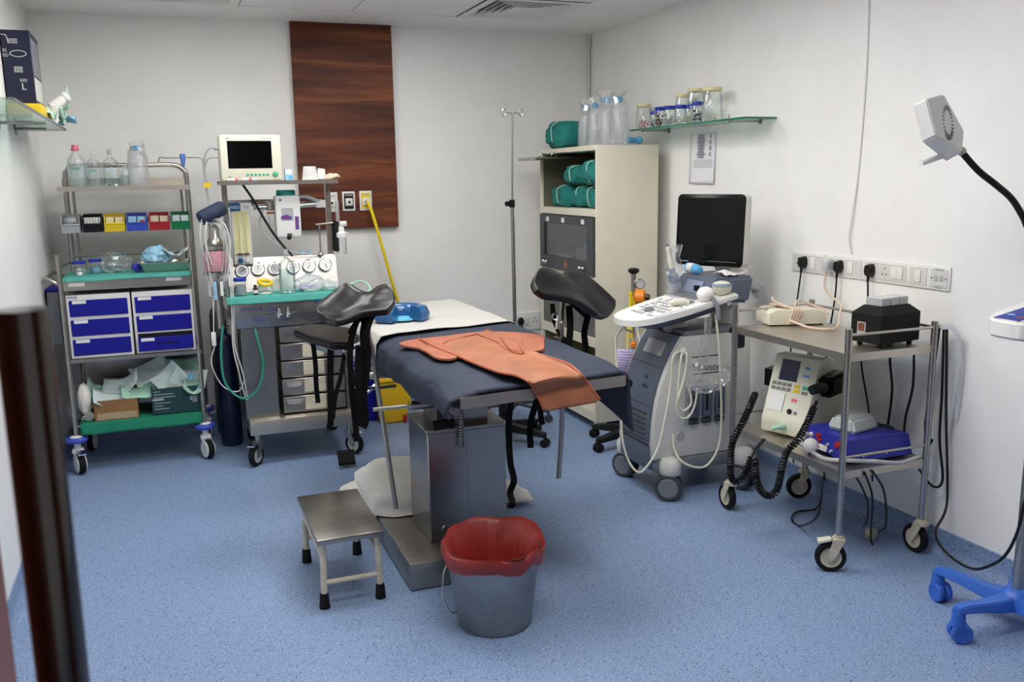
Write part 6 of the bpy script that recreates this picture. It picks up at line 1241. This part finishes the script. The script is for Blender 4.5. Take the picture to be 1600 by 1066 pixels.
# cream power box with a wrapped cord
rz = math.radians(-15.5); t2 = thing('power_box', 'cream box wrapped in beige cord on the trolley top', 'box', (2.588, 3.407, .9), rz)
def loc(x, y, z): return TM[t2.name] @ V((x, y, z))
b = nb(); prism(b, [(0, .006), (.275, .006), (.275, .056), (.235, .075), (.03, .075), (0, .06)], 'y', 0, .17, .003); obj('housing', b, 'cream_metal', t2, local=True)
for x in (.02, .255):
    for y in (.02, .15): obj('rubber_foot', cyl(nb(), (x, y, 0), (x, y, .007), .009), 'rubber', t2, local=True)
b = nb()
for k in range(4): x = .1 + k * .012; tube(b, [(x - .01, -.006, .0 + .004 * k + .008), (x, -.008, .04), (x + .01, -.002, .076), (x + .0 - .02 * k, .08, .086), (x - .03, .172, .08)], .0048, 7, 5)
tube(b, [(.1, .16, .085), (.06, .12, .12), (.05, .08, .11), (.09, .02, .085)], .0048, 7, 5); tube(b, [(.13, .03, .084), (.16, .06, .11), (.22, .07, .09), (.285, .03, .065), (.28, .0, .05)], .0055, 7, 5)
obj('cord_wrap', b, 'wire_beige', t2, local=True)
P = clearp; b = nb(); tube(b, [P + V((-.03, 0, -.02)), V((2.94, P.y - .0, 1.05)), V((2.93, P.y - .12, .99)), V((2.86, P.y - .2, .97)), V((2.8, 3.2, .915)), V((2.74, 3.2, .908)), V((2.69, 3.26, .912)), V((2.67, 3.36, .93))], .0052, 8, 6); t3 = thing('adaptor_plug', 'clear adaptor plug with a beige cord to the cream box', 'plug', P, group='plugs in the wall sockets'); obj('cord', b, 'wire_beige', t3); b = nb(); box(b, P.x - .045, P.x - .001, P.y - .022, P.y + .022, P.z - .03, P.z + .032, .008); obj('plug_body', b, 'plastic_milky', t3); obj('plug_core', box(nb(), P.x - .035, P.x - .006, P.y - .012, P.y + .012, P.z - .018, P.z + .02, .004), 'lgrey', t3)
# black box with grey tube rack
rz = math.radians(8); t2 = thing('black_heater_box', 'black box with a grey tube rack on top', 'device', (2.633, 2.757, .9), rz)
b = nb(); W, D, h = .235, .15, .135; box(b, 0, W, 0, D, .016, h, .004); lo = [(0, 0, h - .001), (W, 0, h - .001), (W, D, h - .001), (0, D, h - .001)]; hi = [(.035, .03, h + .03), (W - .035, .03, h + .03), (W - .035, D - .03, h + .03), (.035, D - .03, h + .03)]; hull(b, lo, hi); obj('housing', b, 'black_soft', t2, local=True, ang=20)
for x in (.03, W - .03):
    for y in (.025, D - .025): obj('rubber_foot', cyl(nb(), (x, y, 0.0005), (x, y, .018), .011), 'rubber', t2, local=True)
for k in range(3):
    x0 = .04 + k * .054; o = obj('tube_block', box(nb(), x0, x0 + .05, .035, D - .035, h + .03, h + .062, .002, 1), 'lgrey', t2, local=True); b = nb()
    for i in range(2):
        for j in range(3): torus(b, (x0 + .0125 + i * .025, .048 + j * .027, h + .062), .008, .002, (0, 0, 1), 12, 5)
    obj('well_ring', b, 'off_white', o, local=True)
o = obj('display_frame', box(nb(), -.003, .001, .075, .115, .05, .1), 'lgrey', t2, local=True); obj('display', box(nb(), -.0045, -.002, .08, .11, .064, .096), 'rust', o, local=True)
# defibrillator on the bottom shelf
rz = math.radians(-73); t2 = df = thing('defibrillator', 'cream defibrillator with black paddles on the trolley lower shelf', 'device', (2.515, 3.35, .42), rz)
# local: x along the front face (viewer's right), y into the device
W, D, h = .235, .3, .36
pr = [(0, .012), (D, .012), (D, h - .06), (.17, h), (.10, h), (.02, .12), (0, .07)]
b = nb(); prism(b, pr, 'x', 0, W, .008); obj('housing', b, 'cream', t2, local=True, ang=30)
sl = V((0, .08, h - .12)); sl0 = V((0, .02, .12)); U_ = sl.normalized(); N_ = V((0, -U_.z, U_.y))
def onf(x, s, o=0): return V((x, 0, 0)) + sl0 + U_ * s + N_ * o
def fplate(nm, x0, x1, s0, s1, m, par, o=.002): b = nb(); hull(b, [onf(x0, s0, -.002), onf(x1, s0, -.002), onf(x1, s1, -.002), onf(x0, s1, -.002)], [onf(x0, s0, o), onf(x1, s0, o), onf(x1, s1, o), onf(x0, s1, o)]); return obj(nm, b, m, par, local=True)
fplate('screen', .045, .14, .135, .232, 'navy_screen', t2, .002)
for j in range(2):
    for i in range(4): fplate('key', .018 + i * .027, .038 + i * .027, .088 + j * .022, .103 + j * .022, 'grey_button', t2, .003)
fplate('key', .137, .165, .088, .104, 'yellow', t2, .003); fplate('key', .137, .165, .109, .124, 'yellow', t2, .003); fplate('key', .178, .208, .108, .124, 'green_button', t2, .003); fplate('key', .178, .208, .086, .1, 'grey_button', t2, .003)
b = nb(); 
fplate('logo_print', .17, .195, .2, .212, 'sky_cap', t2, .001); fplate('logo_print', .165, .2, .165, .175, 'sky_cap', t2, .001)
fplate('printer_door', .018, .098, -.01, .075, 'white', t2, .003); fplate('seam_line', .1, .102, -.02, .08, 'grey_button', t2, .001); fplate('red_print', .135, .165, .045, .06, 'pink_cap', t2, .001)
for x, s, r in ((.14, .0, .012), (.17, -.002, .008)): obj('port', lathe(nb(), [(r, 0), (r, .006)], onf(x, s), 14, ori(N_)), 'black' if r > .01 else 'mgrey', t2, local=True)
obj('socket_plug', tube(nb(), [(.13, .004, .05), (.12, -.03, .052), (.1, -.05, .045)], [.014] * 5 + [.011] * 5 + [.008], 10, 5), 'pack_green', t2, local=True)
b = nb(); L = [(W + .002, .07, .2), (W + .002, .2, .21), (W + .002, .2, .31), (W + .002, .07, .29)]; hull(b, L, [V(p) + V((.075, 0, 0)) for p in L]); bmesh.ops.bevel(b, geom=list(b.edges), offset=.015, segments=2, affect='EDGES'); obj('paddle', b, 'black_gloss', t2, local=True, ang=35)
b = nb(); tube(b, [(W + .05, .06, .25), (W + .05, .0, .255), (W + .045, -.03, .25)], .022, 10, 4); obj('paddle_grip', b, 'black', t2, local=True)
b = nb(); L = [(-.002, .09, .2), (-.002, .2, .2), (-.002, .2, .29), (-.002, .09, .28)]; hull(b, L, [V(p) + V((-.05, 0, 0)) for p in L]); obj('paddle', b, 'black_gloss', t2, local=True)
def coil(nm, pts, r, R_c, par, turns_per_m=95):
    P = spline(pts, 12); out = []; acc = 0; u = None
    fine = []
    for a_, c_ in zip(P, P[1:]):
        n = max(2, int((c_ - a_).length * turns_per_m * 9))
        fine += [a_.lerp(c_, k / n) for k in range(n)]
    for i, p in enumerate(fine):
        d = fine[min(i + 1, len(fine) - 1)] - fine[max(i - 1, 0)]; d.normalize()
        if u is None: u, _ = frame(d)
        u = (u - d * u.dot(d)).normalized(); v = d.cross(u); a = 2 * PI * i / 9; out.append(p + (u * math.cos(a) + v * math.sin(a)) * R_c)
    b = nb(); tube(b, out, r, 5); return obj(nm, b, 'black', par, ang=60)
coil('coiled_lead', [ay(1180, 615, 3.3), ay(1170, 640, 3.22), ay(1158, 665, 3.2), ay(1145, 690, 3.2), ay(1141, 720, 3.2), ay(1143, 748, 3.2), ay(1155, 752, 3.2), ay(1167, 735, 3.2), ay(1174, 715, 3.2)], .0055, .0115, t2, 85)
coil('coiled_lead', [ay(1272, 636, 2.98), ay(1262, 660, 2.96), ay(1245, 690, 2.95), ay(1230, 705, 2.96), ay(1222, 730, 2.97), ay(1214, 765, 2.98), ay(1200, 775, 2.98), ay(1186, 762, 2.98), ay(1181, 740, 2.99), ay(1180, 718, 3.0)], .0055, .0115, t2, 85)
b = nb(); tube(b, [ay(1174, 715, 3.2), ay(1182, 700, 3.1), ay(1193, 686, 3.08)], .005, 6, 5); tube(b, [ay(1180, 718, 3.0), ay(1186, 698, 3.04), ay(1195, 687, 3.08)], .005, 6, 5); tube(b, [ay(1272, 636, 2.98), ay(1276, 628, 3.0)], .008, 6); obj('plain_lead', b, 'black', t2)
# blue device with silicone pad
t2 = thing('blue_cautery_unit', 'blue electrosurgery unit on the trolley lower shelf', 'device', (2.68, 2.95, .42)); 
L = [V((2.548, 3.085, .43)), V((2.53, 2.79, .43)), V((2.86, 2.775, .43)), V((2.868, 3.085, .43))]; T_ = [p + V((0, 0, .085)) for p in L]; T_[0] += V((.02, 0, .0)); T_[1] += V((.02, .03, 0)); T_[2] += V((-.0, .03, 0))
b = nb(); hull(b, L, T_); bmesh.ops.bevel(b, geom=list(b.edges), offset=.005, segments=2, affect='EDGES'); obj('housing', b, 'blue_dev', t2, ang=30)
for x, y in ((2.57, 2.83), (2.83, 2.82), (2.58, 3.05), (2.83, 3.05)): obj('rubber_foot', cyl(nb(), (x, y, .4205), (x, y, .432), .012), 'rubber', t2)
def fr(y, z, o): k = (y - 2.79) / .295; f = (z - .43) / .085; return V((2.53 + .018 * k + .02 * f - o, y, z))
for y, z, m, r in ((3.0, .49, 'red', .012), (2.985, .475, 'red', .008), (2.87, .485, 'red', .015), (2.93, .47, 'lgrey', .007), (3.05, .48, 'white', .012), (2.9, .45, 'lgrey', .007)): b = nb(); cyl(b, fr(y, z, -.002), fr(y, z, .01), r, r * .9, 14); obj('switch' if m == 'red' else 'terminal', b, m, t2)
b = nb(); L2 = [fr(2.985, .437, .001), fr(2.93, .437, .001), fr(2.93, .46, .001), fr(2.985, .46, .001)]; hull(b, L2, [p - V((.002, 0, 0)) for p in L2]); pl_ = obj('name_plate', b, 'white', t2); text('name_lettering', 'ATOM', .017, fr(2.982, .441, .004), (.06, -1, 0), (.2, 0, 1), 'red', pl_)
for x in (2.6, 2.72, 2.83): obj('screw', cyl(nb(), (x, 2.779 + .008, .455), (x, 2.772 + .008, .455), .005, n=8), 'chrome', t2)
b = nb(); tube(b, [fr(3.05, .48, .01), (2.5, 3.06, .49), (2.485, 3.03, .46), (2.5, 3.0, .44)], .009, 8, 5); tube(b, [(2.48, 2.97, .445), (2.49, 2.88, .43), (2.52, 2.77, .45), (2.6, 2.715, .452), (2.72, 2.71, .432), (2.82, 2.716, .44), (2.875, 2.75, .435)], .0085, 8, 6); obj('white_tube', b, 'lgrey', t2); b = nb(); ball(b, (2.49, 2.97, .462), .032); obj('white_bulb', b, 'white', t2)
t3 = thing('silicone_pad', 'translucent silicone block on the blue unit', 'pad', (2.72, 2.95, .516)); M = Matrix.Translation((2.7, 2.96, .5165)) @ Matrix.Rotation(.2, 4, 'Z'); b = nb(); lo = [M @ V(p) for p in ((-.09, -.075, .0), (.1, -.065, .0), (.1, .075, .0), (-.09, .07, .0))]; hi = [M @ V(p) for p in ((-.075, -.05, .055), (.08, -.045, .06), (.08, .06, .06), (-.07, .055, .055))]; hull(b, lo, hi); bmesh.ops.bevel(b, geom=list(b.edges), offset=.012, segments=3, affect='EDGES'); obj('block', b, 'silicone', t3)
b = nb(); tube(b, [(2.78, 2.9, .53), (2.82, 2.86, .53), (2.85, 2.9, .52), (2.84, 2.96, .518)], .004, 6, 5); obj('lead', b, 'black', t3)
# hanging black cables at the back of the trolley
CB = [[(2.93, 2.75, .98), (2.93, 2.77, .75), (2.94, 2.8, .55), (2.92, 2.76, .47), (2.91, 2.73, .5)], [(2.92, 2.72, .97), (2.945, 2.73, .7), (2.94, 2.72, .5), (2.95, 2.7, .33), (2.92, 2.72, .3), (2.9, 2.78, .36)], [(2.9, 2.85, .89), (2.93, 2.87, .7), (2.93, 2.9, .55), (2.91, 2.88, .46)], [(2.925, 3.0, 1.0), (2.94, 3.02, .8), (2.935, 2.99, .65), (2.93, 3.0, .47)]]
for k, pts in enumerate(CB): tag(obj('hanging_cable', tube(nb(), pts, .0055, 7, 7), 'black'), ['black cable hanging down the trolley corner, innermost', 'black cable looping below the trolley corner by the wall', 'short black cable drooping under the black box', 'black cable hanging behind the silicone pad'][k], 'cable', 'black cables behind the trolley')
tag(obj('lamp_cable', tube(nb(), [(2.915, 2.7, .97), (2.935, 2.69, .6), (2.94, 2.66, .25), ay(1462, 832, 2.58), ay(1481, 866, 2.43), ay(1520, 889, 2.28), ay(1555, 880, 2.2), ay(1575, 862, 2.15), ay(1592, 825, 2.09), ay(1602, 780, 2.09), (2.715, 2.1, .5)], .0055, 8, 8), 'black'), 'black cable running along the floor from trolley to blue lamp base', 'cable')
b = nb(); tube(b, [(2.895, 2.72, .98), (2.93, 2.69, .98), (2.955, 2.67, .9), (2.96, 2.68, .7), (2.95, 2.7, .5)], .008, 8, 6); tube(b, [(2.9, 2.715, .975), (2.94, 2.67, .96), (2.965, 2.66, .8), (2.965, 2.67, .6)], .008, 8, 6); tag(obj('clear_tubing', b, 'plastic_milky'), 'clear plastic tubing hanging from the trolley corner', 'tubing')
FC = [[(2.5, 2.98, .47), (2.475, 2.96, .42), (2.46, 2.9, .4), (2.47, 2.84, .41), (2.52, 2.75, .4), (2.57, 2.72, .3), (2.6, 2.74, .2), (2.62, 2.78, .15)], [az(1285, 745, .4), ay(1283, 780, 2.85), ay(1275, 810, 2.87), az(1250, 822, .012), az(1237, 812, .012), az(1245, 800, .012), az(1275, 795, .014), az(1285, 770, .2)], [(2.56, 2.73, .41), (2.6, 2.72, .3), (2.68, 2.8, .1), (2.72, 2.83, .03)], [(2.6, 2.73, .41), (2.65, 2.71, .32), (2.7, 2.74, .16), (2.72, 2.8, .1)]]
for k, pts in enumerate(FC): tag(obj('loose_lead', tube(nb(), pts, .0045, 7, 7), 'black'), ['black foot switch lead looping over the trolley front edge', 'black lead coiled on the floor under the trolley', 'black lead dropping to the cream plug on the floor', 'short black lead hanging below the trolley shelf'][k], 'lead', 'loose leads under the trolley')
fpz = az(1361, 832, .03); t2 = thing('floor_plug', 'cream three-pin plug lying on the floor under the trolley', 'plug', (fpz.x, fpz.y, 0)); b = nb(); box(b, -.025, .025, -.02, .02, .004, .045, .005, 2, Matrix.Translation((fpz.x, fpz.y, 0)) @ Matrix.Rotation(.5, 4, 'Z')); obj('plug_body', b, 'cream_dirty', t2); b = nb()
for k in (-1, 0, 1): cyl(b, (fpz.x - .02, fpz.y + .012 * k - .008, .025), (fpz.x - .045, fpz.y + .012 * k - .02, .022), .003, n=6)
obj('pin', b, 'chrome', t2)

# ================================================================== EXAMINATION LAMP ON A BLUE BASE
hx, hy = 2.715, 2.13; t = lamp = thing('examination_lamp', 'gooseneck examination lamp on a blue five-legged base', 'lamp', (hx, hy, 0))
b = nb(); lathe(b, [(.06, .075), (.066, .085), (.06, .115), (.04, .14), (.028, .145)], (hx, hy, 0), 24); obj('hub', b, 'blue_base', t)
for k in range(5):
    a = math.radians(109 + 72 * k); d = V((math.cos(a), math.sin(a), 0)); s = V((-d.y, d.x, 0)); c_ = V((hx, hy, 0)); LL = .275; secs = []
    for q, hw, z0, z1 in ((.03, .042, .08, .125), (.1, .036, .082, .122), (.18, .03, .098, .128), (.25, .028, .108, .135), (LL + .012, .022, .108, .128)):
        secs.append([c_ + d * q + s * hw + V((0, 0, z0)), c_ + d * q - s * hw + V((0, 0, z0)), c_ + d * q - s * hw * .7 + V((0, 0, z1)), c_ + d * q + s * hw * .7 + V((0, 0, z1))])
    b = nb(); add(b, [p for q in secs for p in q], [(3, 2, 1, 0), (16, 17, 18, 19)] + [(i * 4 + j, i * 4 + (j + 1) % 4, i * 4 + 4 + (j + 1) % 4, i * 4 + 4 + j) for i in range(4) for j in range(4)]); bmesh.ops.recalc_face_normals(b, faces=b.faces); bmesh.ops.bevel(b, geom=list(b.edges), offset=.004, segments=2, affect='EDGES'); o = obj('leg', b, 'blue_base', t, ang=35)
    e = c_ + d * LL; w_ = V((math.cos(a + 1.1), math.sin(a + 1.1), 0)); f = e - d * .012 + V((0, 0, .036)); b = nb(); cyl(b, e + V((0, 0, .06)), e + V((0, 0, .11)), .026, .022)
    for q in (-1, 1): lathe(b, [(.012, -.01), (.032, -.012), (.036, -.006), (.036, .008), (.03, .012), (.012, .008)], f + w_ * q * .017, 20, ori(w_ * q))
    obj('castor', b, 'blue_base', o)
obj('pole', cyl(nb(), (hx, hy, .14), (hx + .012, hy, 1.2), .0185, n=20), 'steel', t)
b = nb(); pz = 1.05; A_ = [(2.535, 2.08), (2.55, 2.045), (2.59, 2.02), (2.8, 2.0), (2.85, 2.05), (2.85, 2.22), (2.8, 2.26), (2.59, 2.22), (2.55, 2.195), (2.535, 2.16)]; hull(b, [V((x, y, pz + .06 * (x - 2.5))) for x, y in A_], [V((x, y, pz + .062 + .13 * (x - 2.5))) for x, y in A_]); bmesh.ops.bevel(b, geom=list(b.edges), offset=.01, segments=3, affect='EDGES'); cb = obj('control_head', b, 'white', t, ang=35)
def ct(x, y, o): return V((x, y, pz + .062 + .13 * (x - 2.5) + o))
b = nb(); L = [ct(2.545, 2.075, -.001), ct(2.8, 2.05, -.001), ct(2.8, 2.2, -.001), ct(2.545, 2.17, -.001)]; hull(b, L, [p + V((0, 0, .002)) for p in L]); obj('display_panel', b, 'blue_mark', cb)
for i, (x, y, m) in enumerate(((2.58, 2.1, 'red'), (2.6, 2.15, 'pack_blue'), (2.64, 2.1, 'pack_blue'), (2.68, 2.14, 'purple'))): b = nb(); lathe(b, [(.013, 0), (.012, .0015)], ct(x, y, .001), 14); obj('touch_key', b, m, cb)
gn = [(hx + .012, hy, 1.18), (hx + .05, hy + .02, 1.26), (hx + .11, hy + .06, 1.33), ay(1612, 365, 2.25), ay(1598, 338, 2.27), ay(1580, 310, 2.3), ay(1555, 288, 2.32), ay(1530, 268, 2.35), ay(1509, 245, 2.38), ay(1503, 237, 2.39)]
obj('gooseneck', tube(nb(), gn, .0115, 12, 8), 'black', t)
def hp(x, y, Y): return ay(1380 + x / 2.805, 120 + y / 2.805, Y)
Fr = [hp(190, 95, 2.3), hp(268, 75, 2.34), hp(357, 235, 2.37), hp(347, 333, 2.37), hp(232, 260, 2.3)]
dp = hp(125, 125, 2.37) - Fr[0]; Bk = [Fr[0] + dp, Fr[1] + dp, Fr[2] + dp, hp(275, 375, 2.42), hp(170, 290, 2.37)]
b = nb(); hull(b, Bk, Fr); bmesh.ops.recalc_face_normals(b, faces=b.faces); bmesh.ops.bevel(b, geom=list(b.edges), offset=.005, segments=2, affect='EDGES'); hd = obj('lamp_head', b, 'white', t, ang=35)
q = (Fr[0] + Fr[1] + Fr[2] + Fr[3] + Fr[4]) / 5; fu = (Fr[1] - Fr[0]).normalized(); nr = (Fr[2] - Fr[0]).cross(Fr[4] - Fr[0]).normalized()
if nr.dot(FW) > 0: nr = -nr
fv = nr.cross(fu).normalized(); b = nb()
for k in range(26):
    a = 2 * PI * k / 26; dr_ = fu * math.cos(a) * .62 + fv * math.sin(a); p0, p1 = q + dr_ * .042 + nr * .004, q + dr_ * .058 + nr * .004; w_ = (nr.cross(dr_)).normalized() * .0016; L = [p0 - w_, p1 - w_, p1 + w_, p0 + w_]; hull(b, [p - nr * .008 for p in L], L)
obj('vent_slots', b, 'mgrey', hd, kind='stuff')
b = nb(); cyl(b, hp(262, 345, 2.4), hp(165, 379, 2.4), .0105, n=14); obj('side_handle', b, 'white', hd)
b = nb(); ball(b, gn[-1], .016); obj('neck_collar', b, 'cream_dirty', hd)
